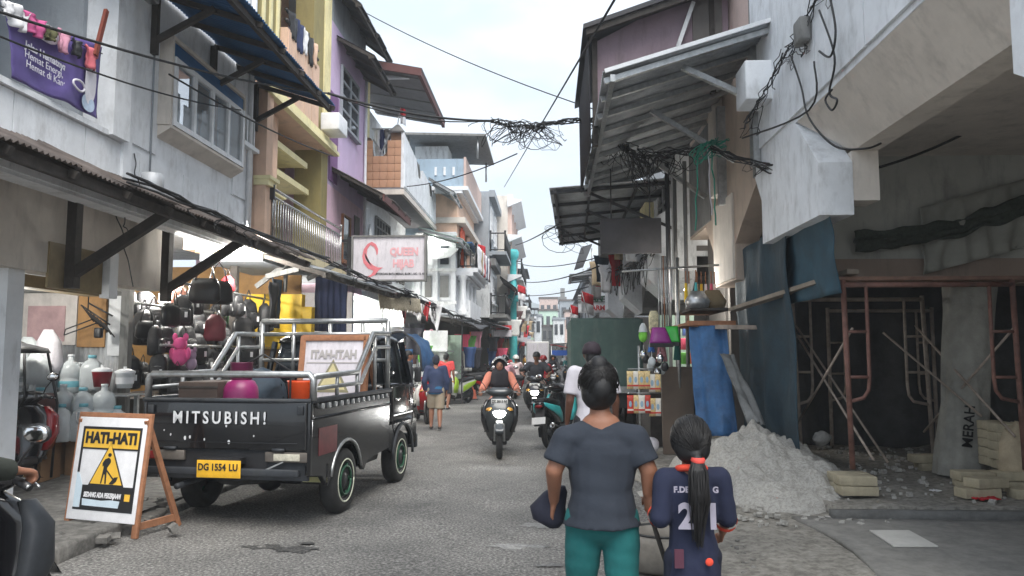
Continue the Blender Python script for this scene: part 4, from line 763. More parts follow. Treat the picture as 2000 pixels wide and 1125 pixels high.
# blue tarp stall
T = Thing('tarp_stall', 'market stall covered by a bunched blue tarpaulin', 'stall', (-3.75, 19.2, 0))
def bt(u, v):
    a_ = u * math.pi; x = -3.75 - .62 * math.cos(a_); z = 1.2 + .95 * math.sin(a_) ** .7 if 0 < u < 1 else 1.2
    return (x + .05 * wob(u * 9, v * 7, 3), 19.0 + 2.2 * v + .06 * wob(u * 7, v * 9, 1), z + .07 * wob(u * 10, v * 8, 2))
T.part('tarpaulin', MB().grid(bt, 30, 18, .01), M_bluet); T.part('front_drape', cloth((-4.3, 18.98, 1.75), (.95, 0, 0), (0, 0, -.75), 24, 12, .04, seed=9), M_bluet)
T.part('rim', MB().tube([Vector(bt(i / 14, 0)) + Vector((0, -.03, .02)) for i in range(15)], .03, 6), M_dark)
for x in (-4.25, -3.25): T.part('post', MB().cyl((x, 19.1, .1), (x, 19.1, 1.5), .03), M_steel)
# goods on the mid-left shop fronts
M_goods = [paint('goods_%d' % i, c_, .7) for i, c_ in enumerate(((230, 90, 120), (240, 120, 50), (235, 235, 230), (50, 50, 60), (90, 60, 60), (214, 60, 70), (120, 200, 90), (60, 90, 140), (180, 160, 130), (240, 170, 190)))]
GL = ['pink', 'orange', 'white', 'black', 'brown', 'red', 'lime green', 'blue', 'beige', 'rose']
for i in range(64):
    k = rnd.choice((0, 1, 2, 3, 3, 3, 4, 5, 6, 7, 8, 9)); y = 21.5 + i * .55; x = (-4.2 if y < 29 else -3.1) + .0 * y + rnd.uniform(-.25, .25) + (.8 if y > 34 else 0)
    garment((x, y, rnd.choice((2.6, 2.4, 1.9))), rnd.uniform(.3, .55), rnd.uniform(.5, .95), M_goods[k], GL[k] + ' garment hung for sale under the left awnings', i, 'hanging_garment', 'garments for sale along the left shops', along=(rnd.uniform(.3, 1), rnd.uniform(-.4, .6), 0))
for i in range(14):
    p = Vector((-4.3 + .25 * (i % 4), 25.3 + .1 * i, .9 + .42 * (i // 4))); T = Thing('school_bag', GL[(0, 9, 5, 1)[i % 4]] + ' bag on the lit display shelf past the blue tarp stall', 'bag', p, group='bags on the lit display shelf')
    T.part('body', MB().loft([(p + Vector((0, 0, 0)), .1, .06, 4), (p + Vector((0, 0, .2)), .11, .06, 3), (p + Vector((0, 0, .32)), .05, .04, 2)], 12), M_goods[(0, 9, 5, 1)[i % 4]]); T.part('strap', MB().tube([p + Vector((-.03, 0, .3)), p + Vector((0, 0, .38)), p + Vector((.03, 0, .3))], .008, 4), M_black)
single('display_shelf', MB().box((-4.5, 25.2, .1), (-3.3, 25.25, 2.4)).box((-4.5, 25.0, .85), (-3.3, 27, .89)).box((-4.5, 25.0, 1.27), (-3.3, 27, 1.31)).box((-4.5, 25, 1.7), (-3.3, 27, 1.74)), M_wframe, 'white display shelf full of coloured bags', 'shelf', (-3.9, 25.2, .1))
single('door_panel', MB().bbox((-3.75, 27.2, .1), (-3.05, 27.3, 2.3), .01), M_lgreen, 'pale green upright panel at the edge of the shops', 'panel', (-3.4, 27.2, .1))
flag('flag', 'red and white flag leaning out under the turquoise pillar', (-1.9, 36, 3.5), 1.4, .5, (.5, 0)); flag('flag', 'red and white flag drooping from the column house', (-2.2, 40, 4.6), 1.2, .5, (.35, 0)); flag('flag', 'red and white flag among the hung laundry of the blue grey house', (-3.0, 29.5, 4.6), 1.3, .4, (.3, 0))
for i in range(9): garment((-2.5 + .01 * i, 27.6 + i * .5, 5.5), .4, .9, (M_wd, M_wd, M_goods[8], M_wd, M_red, M_wd, M_navy, M_wd, M_goods[4])[i], 'laundry draped over the black balcony rail of the blue grey house', i + 70, group='laundry on the black balcony rail')
for i in range(26):
    y = 37 + i * 1.6; garment((-1.75 + rnd.uniform(-.4, .15), y, rnd.uniform(2.9, 4.6)), .6, .8, M_goods[(2, 2, 3, 4, 5, 8)[i % 6]], GL[(2, 2, 3, 4, 5, 8)[i % 6]] + ' cloth hung high on the far left shophouses', i + 120, group='cloths on the far left shophouses', along=(1, .4, 0))
for i in range(6):
    p = Vector((-2.0 + .1 * i, 34 + i * 5, 2.9)); T = Thing('hanging_shop_sign', ('red and white', 'white', 'grey', 'red', 'pale blue', 'white and green')[i] + ' small sign board hung over the far left shops', 'sign', p); T.part('board', MB().bbox(p + Vector((-.5, -.03, -.5)), p + Vector((.4, .03, 0)), .01), (M_red, M_wframe, M_grey, M_red, M_blueg, M_lgreen)[i]); T.part('lower_board', MB().box(p + Vector((-.5, -.035, -.5)), p + Vector((.4, -.032, -.2))), M_signw)
# ------------------------------------------------------------------ R1: white arcaded building under construction
T = Thing('arcade_building', 'white overhanging building with chamfered arcade under construction', 'building', (3, 5, 0)); XR = 2.8
fac = [(0, 9.8), (0, 3.05), (4.2, 3.05), (4.62, 3.3), (4.62, 3.75), (4.3, 4.25), (8.62, 4.22), (7.95, 3.6), (7.95, 3.05), (10.05, 3.05), (10.05, 3.62), (10.35, 4.0), (10.35, 9.8)]
T.part('front_wall', MB().prism(fac, 'x', XR, XR + .35), M_white)
def slope(y0, y1, y0b, y1b, m):
    mb = MB().add([(XR, y0, 4.23), (XR, y1, 4.23), (XR + .36, y1b, 3.72), (XR + .36, y0b, 3.72), (XR + .62, y1b, 3.72), (XR + .62, y0b, 3.72), (XR + .62, y0b, 4.5), (XR + .62, y1b, 4.5), (XR + .3, y1, 4.5), (XR + .3, y0, 4.5)],
        [(0, 1, 2, 3), (3, 2, 4, 5), (5, 4, 7, 6), (6, 7, 8, 9), (9, 8, 1, 0), (0, 3, 5, 6, 9), (1, 8, 7, 4, 2)]); return T.part('arch_beam', mb, m)
slope(8.6, 4.3, 7.96, 4.6, M_beige)
T.part('stub_cheek', MB().box((XR + .35, 7.96, 3.2), (XR + .62, 8.3, 3.72)), M_beige)
T.part('panel_joint', MB().box((XR - .012, 10.28, 4.0), (XR + .02, 10.4, 9.8)), M_greyd)
for k in range(5): T.part('wall_panel', MB().box((XR - .03, 4.2 + k * 1.22, 4.3), (XR - .002, 5.4 + k * 1.22, 9.7)), M_white)
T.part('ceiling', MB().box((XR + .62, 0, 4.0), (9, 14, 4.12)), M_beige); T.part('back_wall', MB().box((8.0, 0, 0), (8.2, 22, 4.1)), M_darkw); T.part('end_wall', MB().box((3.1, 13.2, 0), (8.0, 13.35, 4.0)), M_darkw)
T.part('cross_beam', MB().box((3.35, 9.3, 2.75), (8, 9.5, 4.0)), wall('grey_render', (168, 168, 160), .6))
T.part('lower_lintel', MB().box((3.3, 9.25, 2.45), (8, 9.6, 2.75)), wall('brown_render', (140, 124, 112), .6))
T.part('near_column', MB().box((4.35, 5.9, 2.35), (5.0, 6.3, 4.0)).box((4.42, 5.95, .06), (5.0, 6.25, 2.35)), M_tan)
T.part('down_pipe', MB().tube([(4.93, 7.85, 3.2), (4.95, 7.85, 1.8), (4.97, 7.86, .15)], .045, 10), M_grey)
T.part('near_stub_side', MB().box((XR + .36, 2, 3.1), (XR + .9, 4.2, 4.2)), M_white)
T.part('roof', MB().box((2.7, -1, 9.8), (9, 10.4, 10)), M_grey)
T.part('wall_stain', MB().box((XR - .004, 9.9, 5.25), (XR - .002, 10.1, 5.3)), M_greyd)
T.part('ledge_block', MB().bbox((2.45, 9.35, 4.75), (2.8, 9.85, 5.25), .02), M_white)
# wrapped column
wc = Thing('wrapped_column', 'round column wrapped in creased grey sacking with black lettering', 'column', (5.15, 9.9, .15))
def wrapf(u, v):
    a = u * 2 * math.pi; z = .17 + 2.4 * v; r = .3 - .05 * math.sin(v * 3.1) + .035 * wob(math.cos(a) * 2.5, math.sin(a) * 2.5, v * 4) + .03 * abs(wob(u * 14, v * 2.5, 4)); cx_ = 5.02 + .22 * v
    return (cx_ - r * math.cos(a), 9.75 + r * math.sin(a), z)
wc.part('sacking', MB().grid(wrapf, 60, 40), mat('sacking', s2l((150, 148, 140)), .9, var=.25, scale=4, bump=.6, bscale=14)); wc.part('core', MB().cyl((5.15, 9.8, .15), (5.2, 9.8, 3.9), .2, 16), M_conc)
o = text('MERAH', .17, M_txt, bold=.003, xs=.9); put(o, wc.o, (-.18, -.47, .62), (math.pi / 2, -math.pi / 2 + .12, 0))
# torn cloth and net above the scaffold
single('torn_netting', MB().grid(lambda u, v: (3.6 + 2.4 * u, 9.1 + .1 * wob(u * 5, v * 3), 3.05 + .62 * u - .22 * v - .15 * math.sin(u * 3.1) + .08 * wob(u * 9, v * 4, 3)), 40, 10, .01), mat('dark_green_net', s2l((52, 58, 50)), .9, var=.5, scale=20), 'torn dark green netting sagging across the lintel', 'netting', (4.5, 9.1, 3))
single('grey_drape', cloth((4.4, 9.18, 3.35), (1.3, 0, .35), (0, 0, -.8), 26, 14, .05, seed=12), mat('grey_sheet', s2l((140, 140, 132)), .85, var=.2, scale=3), 'creased grey sheet draped over the lintel behind the scaffold', 'sheet', (5, 9.1, 3))
# tarpaulins in the arcade
single('blue_green_tarpaulin', cloth((2.93, 8.05, 3.1), (.02, 2.1, 0), (.1, 0, -.85), 40, 16, .025, seed=2, folds=2), mat('teal_tarpaulin', s2l((34, 70, 86)), .75, var=.35, scale=3, bump=.3, bscale=7), 'teal blue tarpaulin hung below the white overhang', 'tarpaulin', (3, 9.5, 3))
single('black_tarpaulin', cloth((2.9, 9.35, 3.2), (.06, 2.9, 0), (.12, .15, -2.95), 50, 26, .04, seed=4, folds=3), mat('deep_teal_tarpaulin', s2l((32, 56, 68)), .8, var=.4, scale=3, bump=.5, bscale=10), 'large dark tarpaulin screening the arcade depth', 'tarpaulin', (3.2, 11, 3))
single('black_tarpaulin', cloth((3.4, 12.9, 3.6), (4.4, -.3, 0), (0, 0, -3.5), 50, 16, .08, seed=14, folds=5), mat('grey_black_tarpaulin', s2l((66, 66, 66)), .85, var=.35, scale=3, bump=.5, bscale=8), 'black tarpaulin closing the back of the arcade', 'tarpaulin', (5, 12.9, 3))
single('blue_tarpaulin', cloth(PY(1345, 638, 11.7), PY(1418, 636, 11.4) - PY(1345, 638, 11.7), PY(1362, 850, 11.3) - PY(1345, 638, 11.7), 34, 22, .05, seed=21, folds=1.3), M_bluet, 'blue tarpaulin curtain hanging beside the brown board', 'tarpaulin', PY(1380, 640, 11.5))
single('grey_tarpaulin', cloth(PY(1405, 690, 11.0), (.25, .2, -.02), PY(1465, 830, 10.2) - PY(1405, 690, 11.0), 14, 18, .04, seed=22, folds=2), mat('grey_tarpaulin', s2l((110, 112, 112)), .7, var=.35, scale=5), 'stiff grey tarpaulin edge leaning by the sand heap', 'tarpaulin', PY(1430, 760, 10.8))
# ------------------------------------------------------------------ scaffolding
M_scaf = mat('rusty_red_paint', s2l((124, 88, 78)), .7, .2, var=.35, scale=9, dirt=.7, dcol=(.12, .1, .09)); M_scafg = mat('old_grey_pipe', s2l((162, 148, 136)), .65, .2, var=.35, scale=9)
def frame(y, x0, x1, z0, z1, m, label, lean=0):
    T = Thing('scaffold', label, 'scaffold', ((x0 + x1) / 2, y, z0), group='scaffold frames in the arcade'); r = .028
    for s, x, dx in ((1, x0, .24), (-1, x1, -.24)):
        T.part('standard', MB().cyl((x + lean, y, z0), (x, y, z1 + .05), r, 10), m); xi = x + dx
        T.part('inner_rail', MB().tube([(xi, y, z1), (xi, y, z0 + .95), (xi - dx * .06, y, z0 + .82), (xi - dx * .3, y, z0 + .74), (x + lean * .6, y, z0 + .7)], r * .72, 8), m)
        for z in (z1 - .5, z1 - .98): T.part('rung', MB().cyl((x, y, z), (xi, y, z), r * .6, 8), m)
    T.part('transom', MB().cyl((x0, y, z1), (x1, y, z1), r, 10), m); return T
frame(8.35, 3.16, 4.92, .42, 2.36, M_scaf, 'rusty red scaffold frame standing on loose bricks', .03)
frame(10.6, 3.32, 5.05, .25, 2.36, M_scafg, 'grey brown scaffold frame at the back by the dark tarpaulin', .06); frame(12.3, 4.4, 6.0, .2, 2.3, M_scafg, 'farthest grey scaffold frame deep in the arcade')
for a, b in (((3.3, 10.5, 1.95), (3.45, 8.45, .5)), ((3.25, 10.5, .6), (3.3, 8.5, 1.9)), ((4.9, 10.5, 2.0), (4.95, 8.5, .75)), ((4.95, 10.5, .6), (5.0, 8.5, 1.9)), ((3.3, 10.4, 2.0), (4.0, 9.4, .35)), ((4.35, 10.2, 1.9), (5.05, 9.3, .9))):
    single('scaffold_brace', MB().cyl(a, b, .014, 8), M_scafg, 'thin diagonal brace tying the scaffold frames together', 'brace', a, 'diagonal scaffold braces')
for (x0, x1, y, z, lb) in ((3.1, 5.4, 8.5, 2.41, 'long reddish plank laid across the near scaffold frame'), (3.2, 5.2, 8.75, 2.41, 'second plank laid on the scaffold behind the first')): single('scaffold_plank', MB().bbox((x0, y - .12, z), (x1, y + .12, z + .045), .008), mat('dirty_plank', s2l((126, 98, 84)), .85, var=.3, scale=6), lb, 'plank', (x0, y, z))
single('scaffold_plank', MB().beam((2.62, 11.0, 2.25), (3.25, 8.3, 2.5), .14, .05), mat('grey_plank', s2l((132, 122, 110)), .85, var=.3, scale=6), 'grey plank running back from the near scaffold frame', 'plank', (3, 9.5, 2.3))
single('scaffold_plank', MB().beam((2.45, 11.4, 2.02), (3.3, 11.2, 2.0), .12, .06), M_scafg, 'short brown plank bracket beside the blue tarpaulin', 'plank', (2.8, 11.3, 2))
# ------------------------------------------------------------------ bricks
M_brick = mat('cement_brick', s2l((172, 162, 138)), .9, var=.2, scale=8, bump=.5, bscale=30)
bk = MB().bbox((-.19, -.1, 0), (.19, .1, .095), .008).build('brick', M_brick)
def bricks(label, base, lst):
    T = Thing('brick_stack', label, 'bricks', base, local=True)
    for (x, y, z, a) in lst:
        b = bk.copy(); col.objects.link(b); b.parent = T.o; b.location = (x, y, z); b.rotation_euler = (rnd.uniform(-.02, .02), rnd.uniform(-.02, .02), a)
bricks('two stacked cement bricks carrying the near scaffold leg', (3.2, 8.3, .17), [(0, 0, 0, .03), (0, .2, 0, -.02), (-.01, 0, .1, -.03), (.0, .21, .1, .04)])
bricks('two cement bricks under the back scaffold leg by the wrapped column', (4.9, 10.3, .15), [(0, -.1, 0, .05), (-.08, -.1, .1, -.04)])
L_ = []
for i in range(3): L_ += [(i * .4, 0, 0, rnd.uniform(-.05, .05)), (i * .4 + .1, .25, 0, .02)]
for i in range(3): L_ += [(-.02 + i * .4, .05, .1, rnd.uniform(-.06, .06))]
for z in range(2, 7):
    for i in range(2): L_ += [(.5 + i * .39 + rnd.uniform(-.02, .02), .22, z * .1, rnd.uniform(-.06, .06))]
    L_ += [(.45, .42, z * .1, 1.57)]
bricks('tall uneven stack of cement bricks beside the wrapped column', (4.6, 8.62, .17), L_)
bricks('loose cement bricks at the foot of the tall stack', (4.4, 8.25, .16), [(0, 0, 0, .1), (.5, -.06, 0, -.08), (.95, .02, 0, .05), (.1, .02, .1, .3)])
single('rubble_sack', MB().grid(lambda u, v: Vector((5.1, 8.75, .5)) + Vector(((.2 + .04 * wob(u * 8, v * 5)) * math.sin(v * 3.14) * math.cos(u * 6.28), .18 * math.sin(v * 3.14) * math.sin(u * 6.28), -.38 * math.cos(v * 3.14) + .04 * wob(u * 9, v * 7, 3))), 24, 14), mat('cement_sack', s2l((170, 156, 132)), .9, var=.25, bump=.6, bscale=12), 'crumpled cement sack slumped against the brick stack', 'sack', (5.1, 8.75, .1))
for i, (px, py, m, lb) in enumerate(((1075, 0, 0, ''),)): pass
single('red_scrap', MB().grid(lambda u, v: g(1925, 992) + Vector((.25 * (u - .5), .12 * (v - .5), .1 + .03 * wob(u * 6, v * 6))), 10, 6, .01), M_red, 'red plastic scrap lying on the arcade kerb', 'scrap', g(1925, 992)); single('snack_wrapper', MB().grid(lambda u, v: g(1525, 985) + Vector((.13 * (u - .5), .09 * (v - .5), .06 + .035 * wob(u * 9, v * 8))), 12, 8, .006), paint('wrapper', (190, 110, 90), .4, var=.6, scale=30), 'crumpled red and white snack wrapper by the sand heap', 'wrapper', g(1525, 985))
single('white_scrap', MB().grid(lambda u, v: g(1828, 980) + Vector((.1 * (u - .5), .07 * (v - .5), .12 + .02 * wob(u * 9, v * 8))), 8, 6, .004), M_wd, 'white paper scrap on the arcade floor', 'scrap', g(1828, 980))
# ------------------------------------------------------------------ sand heap
def sandf(u, v):
    x = 1.05 + 2.6 * u; y = 7.9 + 4.2 * v
    hx = (x - 2.62); hy = (y - 10.0)
    h = .66 * max(0, 1 - math.sqrt((hx / 1.08) ** 2 + (hy / 2.1) ** 2)) ** .6
    h *= 1 + .35 * wob(x * 2.2, y * 2.2, 1) + .22 * wob(x * 6, y * 6, 2); h += (.035 * wob(x * 13, y * 13, 3) + .05 * abs(wob(x * 8, y * 8, 6))) * min(1, h * 6)
    return (x, y, -.01 + h)
o = MB().grid(sandf, 130, 150, 0).build('sand_heap', M_sand); tag(o, 'large heap of grey building sand in front of the tarpaulins', 'sand heap')
for k, (x, y, s) in enumerate(((3.1, 9.95, .13), (3.0, 10.4, .2), (3.3, 9.6, .1))):
    single('boulder', MB().grid(lambda u, v: Vector((x, y, .2 + .2 * k)) + Vector((s * (1 + .9 * wob(math.cos(u * 6.28) * 1.6 + k, math.sin(u * 6.28) * 1.6, v * 3)) * math.sin(v * 3.14) * math.cos(u * 6.28), s * math.sin(v * 3.14) * math.sin(u * 6.28), -s * .9 * (1 + .2 * wob(u * 5, v * 5, k)) * math.cos(v * 3.14))), 18, 12), M_conc, 'rough grey lump of rubble between the sand heap and scaffold', 'rubble', (x, y, .1), 'rubble lumps beside the sand heap')
rubble('sand_clods', 'small clods and stones scattered around the foot of the sand heap', [(1.3 + rnd.random() * 2, 7.3 + rnd.random() * 1.6, .05) for _ in range(160)], M_sand, .008, .035, 'clods')
# tyres behind the woman
def tyre_obj(T, name, c, R_, wd, axis, under=None): return T.part(name, MB().lathe([(R_ * .62, -wd / 2), (R_ * .8, -wd / 2 * 1.05), (R_ * .94, -wd * .46), (R_, -wd * .3), (R_, wd * .3), (R_ * .94, wd * .46), (R_ * .8, wd / 2 * 1.05), (R_ * .62, wd / 2), (R_ * .55, wd * .3), (R_ * .55, -wd * .3), (R_ * .62, -wd / 2)], c, axis, 36), M_rubber, under)
for k, z in enumerate((.14, .36)):
    T = Thing('old_tyre', ('dusty old tyre lying at the bottom of the pair on the verge', 'dusty old tyre lying on top of the other by the verge')[k], 'tyre', (.74, 5.2, z), local=True)
    T.part('tread', MB().lathe([(.2, -.1), (.28, -.105), (.315, -.08), (.325, 0), (.315, .08), (.28, .105), (.2, .1), (.18, 0), (.2, -.1)], (0, 0, 0), 'z', 40), mat('dusty_rubber', s2l((104, 100, 94)), .95, var=.4, scale=5))
    T.part('sidewall_rim', MB().lathe([(.2, .1), (.205, .115), (.215, .108)], (0, 0, 0), 'z', 40), M_rubber)
# ------------------------------------------------------------------ R2: beige building with tin awnings
T = Thing('beige_building', 'pinkish beige building behind the large tin awnings', 'building', (3, 10.4, 0))
fac2 = [(10.42, 10), (10.42, 4.0), (11.4, 3.5), (11.75, 3.3), (11.75, 2.75), (13.2, 2.75), (13.2, 3.3), (13.9, 3.9), (15.4, 3.9), (15.4, 10)]
T.part('front_wall', MB().prism(fac2, 'x', 2.86, 3.2), M_tan)
T.part('pier', MB().box((2.83, 11.8, 2.78), (2.86, 13.15, 4.1)), M_beige)
T.part('upper_panel', MB().box((2.82, 10.5, 5.9), (2.86, 12.4, 10)), M_pinkb); T.part('pilaster', MB().box((2.7, 12.4, 4.2), (2.86, 12.75, 10)), M_beige)
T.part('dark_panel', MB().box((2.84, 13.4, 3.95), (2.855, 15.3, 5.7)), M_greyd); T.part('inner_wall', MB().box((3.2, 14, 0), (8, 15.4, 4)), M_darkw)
T.part('steel_bracket', MB().box((2.7, 10.0, 4.1), (2.79, 10.18, 5.7)), M_steel); T.part('steel_bracket', MB().box((2.74, 12.2, 4.0), (2.86, 12.34, 5.6)), M_steel)
big = awning('zinc_awning', 'large grey zinc awning jutting over the street on steel props', 9.35, 16.4, 2.78, 5.72, .72, 5.1, M_zincd, .8, fm=M_steel, bend=.05, xo2=.78, frame_r=.07, amp=.02)
big.part('edge_flashing', MB().beam((.72, 9.33, 5.13), (2.78, 9.33, 5.75), .03, .05), M_wframe)
for y, x1, z1, z0 in ((9.75, 1.75, 5.32, 4.85), (11.3, 1.55, 5.25, 4.5), (13.5, 1.6, 5.25, 4.4)): big.part('prop', MB().beam((2.8, y + .1, z0), (x1, y, z1), .07, .07), M_steel)
low = awning('steel_awning', 'lower corrugated awning on a dark steel frame', 16.0, 23.2, 2.7, 5.3, .06, 5.1, M_zinc, 1.4, fm=M_black, bend=.04, xo2=.35, zo2=5.0, frame_r=.06, amp=.02)
for y in (15.7, 17.6, 19.6, 21.6): low.part('prop', MB().beam((2.75, y + .4, 4.2), (.9, y + .4, 5.02), .05, .06), M_black)
low.part('long_purlin', MB().beam((.9, 16, 5.08), (1.1, 23, 5.0), .05, .06).beam((1.9, 16, 5.15), (2.0, 23, 5.1), .05, .06), M_black)
T = Thing('enclosed_balcony', 'projecting enclosed balcony with mauve end panel and dark corrugated side', 'balcony', (1.7, 11.6, 5.5))
T.part('end_panel', MB().prism([(.75, 5.35), (2.8, 5.7), (2.8, 7.2), (2.1, 7.15), (.75, 6.45)], 'y', 11.6, 11.68), wall('mauve_board', (142, 124, 132), .5))
T.part('side_sheet', corr_sheet((.66, 11.5, 4.75), (.66, 14.8, 4.75), (.64, 14.8, 6.5), (.64, 11.5, 6.5)), M_dark)
for k in range(2): T.part('corner_post', MB().box((.7, 11.55, 4.8) if k == 0 else (2.5, 11.55, 5.6), (.78, 11.63, 6.5) if k == 0 else (2.58, 11.63, 7.3)), M_timber)
T.part('roof', MB().prism([(.55, 6.5), (2.9, 7.3), (2.9, 7.38), (.55, 6.57)], 'y', 11.2, 15), M_dark); T.part('fascia', MB().prism([(.6, 6.42), (2.8, 7.16), (2.8, 7.3), (.6, 6.52)], 'y', 11.24, 11.32), M_timber)
T.part('window_flap', MB().beam((2.0, 11.55, 6.3), (2.25, 11.55, 7.0), .2, .06), M_whiteD); T.part('dark_gap', MB().box((2.25, 11.57, 6.2), (2.7, 11.6, 7.1)), M_darkw)
# ------------------------------------------------------------------ hanging board sign, poles
a, b = PY(1172, 427, 13.9), PY(1292, 495, 13.9); T = Thing('hanging_board', 'blank dark weathered sign board hung under the steel awning', 'sign', (a.x, 13.9, b.z)); T.part('board', MB().bbox((a.x, 13.87, b.z), (b.x, 13.93, a.z), .01), mat('dark_board', s2l((66, 64, 66)), .75, var=.35, scale=2)); T.part('hanger', MB().cyl((a.x + .2, 13.9, a.z), (a.x + .2, 13.9, 5.0), .012).cyl((b.x - .2, 13.9, a.z), (b.x - .2, 13.9, 5.05), .012).cyl((b.x + .12, 13.9, b.z - .9), (b.x + .12, 13.9, 5.1), .04), M_black)
for i, (px, Y) in enumerate(((1318, 14.2), (1338, 13.4), (1305, 15))): p = PY(px, 400, Y); single('awning_post', MB().cyl((p.x, Y, .05), (p.x, Y, 5), .035), M_greyd, ('thin grey awning post right behind the hanging board', 'thin grey awning post nearest the beige pier', 'thin grey awning post deepest under the steel awning')[i], 'post', (p.x, Y, 0), 'posts under the steel awning')
# ------------------------------------------------------------------ R3: further right shophouses
def stubhouse(name, label, y0, y1, m, z1, seed):
    T = Thing(name, label, 'building', (3, y0, 0)); L = y1 - y0
    f = [(y0 + .02, z1), (y0 + .02, 3.3), (y0 + L * .12, 2.9), (y0 + L * .12, 2.75), (y0 + L * .38, 2.75), (y0 + L * .38, 3.3), (y0 + L * .5, 3.7), (y0 + L * .85, 3.7), (y1, 3.3), (y1, z1)]
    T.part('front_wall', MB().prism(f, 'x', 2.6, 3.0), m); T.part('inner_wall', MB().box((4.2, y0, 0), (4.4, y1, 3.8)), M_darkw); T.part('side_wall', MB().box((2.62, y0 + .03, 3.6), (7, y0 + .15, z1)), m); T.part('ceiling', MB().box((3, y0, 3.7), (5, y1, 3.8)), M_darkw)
    T.part('pier_face', MB().prism([(2.6, 2.75), (2.1, 3.2), (2.1, 4.4), (2.6, 4.7)], 'y', y0 + L * .12, y0 + L * .38), M_white)
    for k in range(2): window(T, 2.597, y0 + L * (.15 + .42 * k), y0 + L * (.42 + .42 * k), z1 * .68, z1 * .86, 2, 2, -1)
    T.part('roof', MB().box((2.3, y0, z1), (7, y1, z1 + .2)), M_rust); return T
stubhouse('stained_shophouse', 'stained white shophouse with angled piers beyond the awnings', 15.5, 20.5, M_whiteD, 6.4, 1); stubhouse('worn_shophouse', 'worn grey shophouse with a yellow panel', 20.6, 26, M_greyd, 6.0, 2); stubhouse('patchy_shophouse', 'patchy white shophouse further along the right row', 26.1, 32, M_whiteD, 6.6, 3)
for i, (y, m) in enumerate(((16.5, M_cream), (21.5, M_yel), (23.5, M_wframe), (28, M_whiteD))): p = PX(1210, 450, 1); single('hung_panel', MB().bbox((2.1, y, 3.9), (2.3, y + .9, 4.9), .02), m, ('cream', 'yellow', 'white', 'stained white')[i] + ' sheet hanging on the right shophouse fronts', 'panel', (2.2, y, 4))
for i in range(12): garment((2.1 + rnd.uniform(-.3, .1), 17 + i * 1.3, rnd.uniform(4.4, 5.2)), .5, .9, (M_wd, M_dkt, M_wd, M_goods[8], M_red, M_greyd)[i % 6], ('white', 'dark', 'pale', 'beige', 'red', 'grey')[i % 6] + ' washing hung along the right shophouses', i + 200, group='washing along the right shophouses', along=(1, .5, 0))
T = shop('pharmacy', 'small pharmacy with striped canopy frames and lettering', 33, 41, 2.2, 5.6, M_white, 1, M_greyd, None, None, 9, sgn=-1, lower=3.2)
awning('pharmacy_canopy', 'grey tin canopy above the pharmacy lettering', 32.6, 36, 2.6, 5.2, .95, 5.0, M_zinc, 1.1, bend=.02, fm=M_steel); awning('lower_pharmacy_canopy', 'lower tin canopy under the pharmacy lettering', 32.6, 36, 2.4, 3.85, 1.0, 3.7, M_zinc, 1.1, bend=.02, fm=M_steel)
a, b = PY(1128, 578, 33), PY(1192, 612, 33); T = Thing('pharmacy_sign', 'white pharmacy sign board lettered in green and red', 'sign', (a.x, 32.4, b.z)); T.part('board', MB().bbox((a.x, 32.4, b.z), (b.x, 32.5, a.z), .01), M_wframe)
for k in range(3): T.part('slat', MB().box((a.x - .05, 32.35, a.z - .1 - k * .11), (b.x + .05, 32.39, a.z - .06 - k * .11)), M_greyd)
put(text('YANTI', .34, paint('green_print', (40, 80, 60), .7), bold=.01), T.o, ((b.x - a.x) * .6, -.08, (a.z - b.z) * .75), FACE_CAM); put(text('FARMA', .28, M_red, bold=.01), T.o, ((b.x - a.x) * .62, -.08, (a.z - b.z) * .25), FACE_CAM)
shop('right_far_house', 'grey white house past the pharmacy', 41.2, 52, 2.4, 6.2, M_whiteD, 2, M_grey, M_black, 'shelter', 10, sgn=-1); shop('right_far_house', 'pale house at the far right bend', 52.2, 70, 2.8, 6.6, M_grey, 2, M_white, M_black, 'gable', 11, sgn=-1); shop('right_far_house', 'white house closing the right row', 70.2, 100, 3.2, 6.2, M_white, 2, M_white, None, 'gable', 12, sgn=-1)
flag('flag', 'red flag beside the green box body', (1.4, 24, 2.3), 1.3, .55, (-.35, 0)); flag('flag', 'small red and white flag behind the green box body', (.95, 26, 2.2), 1.1, .4, (-.2, 0))
T = Thing('rooftop_hut', 'dark boarded rooftop hut hung with washing on the right row', 'hut', (1.6, 24, 5)); T.part('wall', MB().box((1.75, 24, 4.9), (3, 26.5, 6.0)), M_greyd); T.part('roof', MB().prism([(1.4, 5.9), (3.2, 6.4), (3.2, 6.5), (1.4, 6.0)], 'y', 23.7, 26.8), M_dark)
# ------------------------------------------------------------------ household goods stall on the right
T = Thing('goods_stall', 'household goods stall with shelves under the beige building', 'stall', (2.4, 12.5, 0)); a = PY(1345, 608, 12)
T.part('shelf', MB().box((2.15, 11.7, 2.28), (2.75, 13.2, 2.32)), M_timber); T.part('shelf', MB().box((2.1, 11.6, 2.05), (2.8, 11.75, 2.12)).box((2.1, 11.75, 2.06), (2.8, 13.4, 2.1)), M_wood)
T.part('post', MB().cyl((2.12, 12.6, .05), (2.12, 12.6, 3.2), .03), M_steel); T.part('counter', MB().box((1.75, 13.4, .05), (2.7, 15.5, .95)), M_timber); T.part('back_board', MB().box((2.2, 15.4, .9), (2.9, 15.5, 2.4)), M_lgreen); T.part('hanging_bar', MB().cyl((1.2, 12.4, 2.95), (2.75, 12.4, 3.05), .018), M_steel)
bulb('small bulb lighting the household goods stall', Vector((2.45, 13.6, 2.75)), 22)
bd = g(1315, 884); single('brown_board', MB().box((1.83, 12.55, .03), (2.33, 12.62, 1.42), Matrix.Rotation(-.06, 3, 'X')), mat('hardboard', s2l((112, 98, 86)), .8, var=.15, scale=2), 'plain brown board leaning at the stall entrance', 'board', (2.08, 12.6, 0))
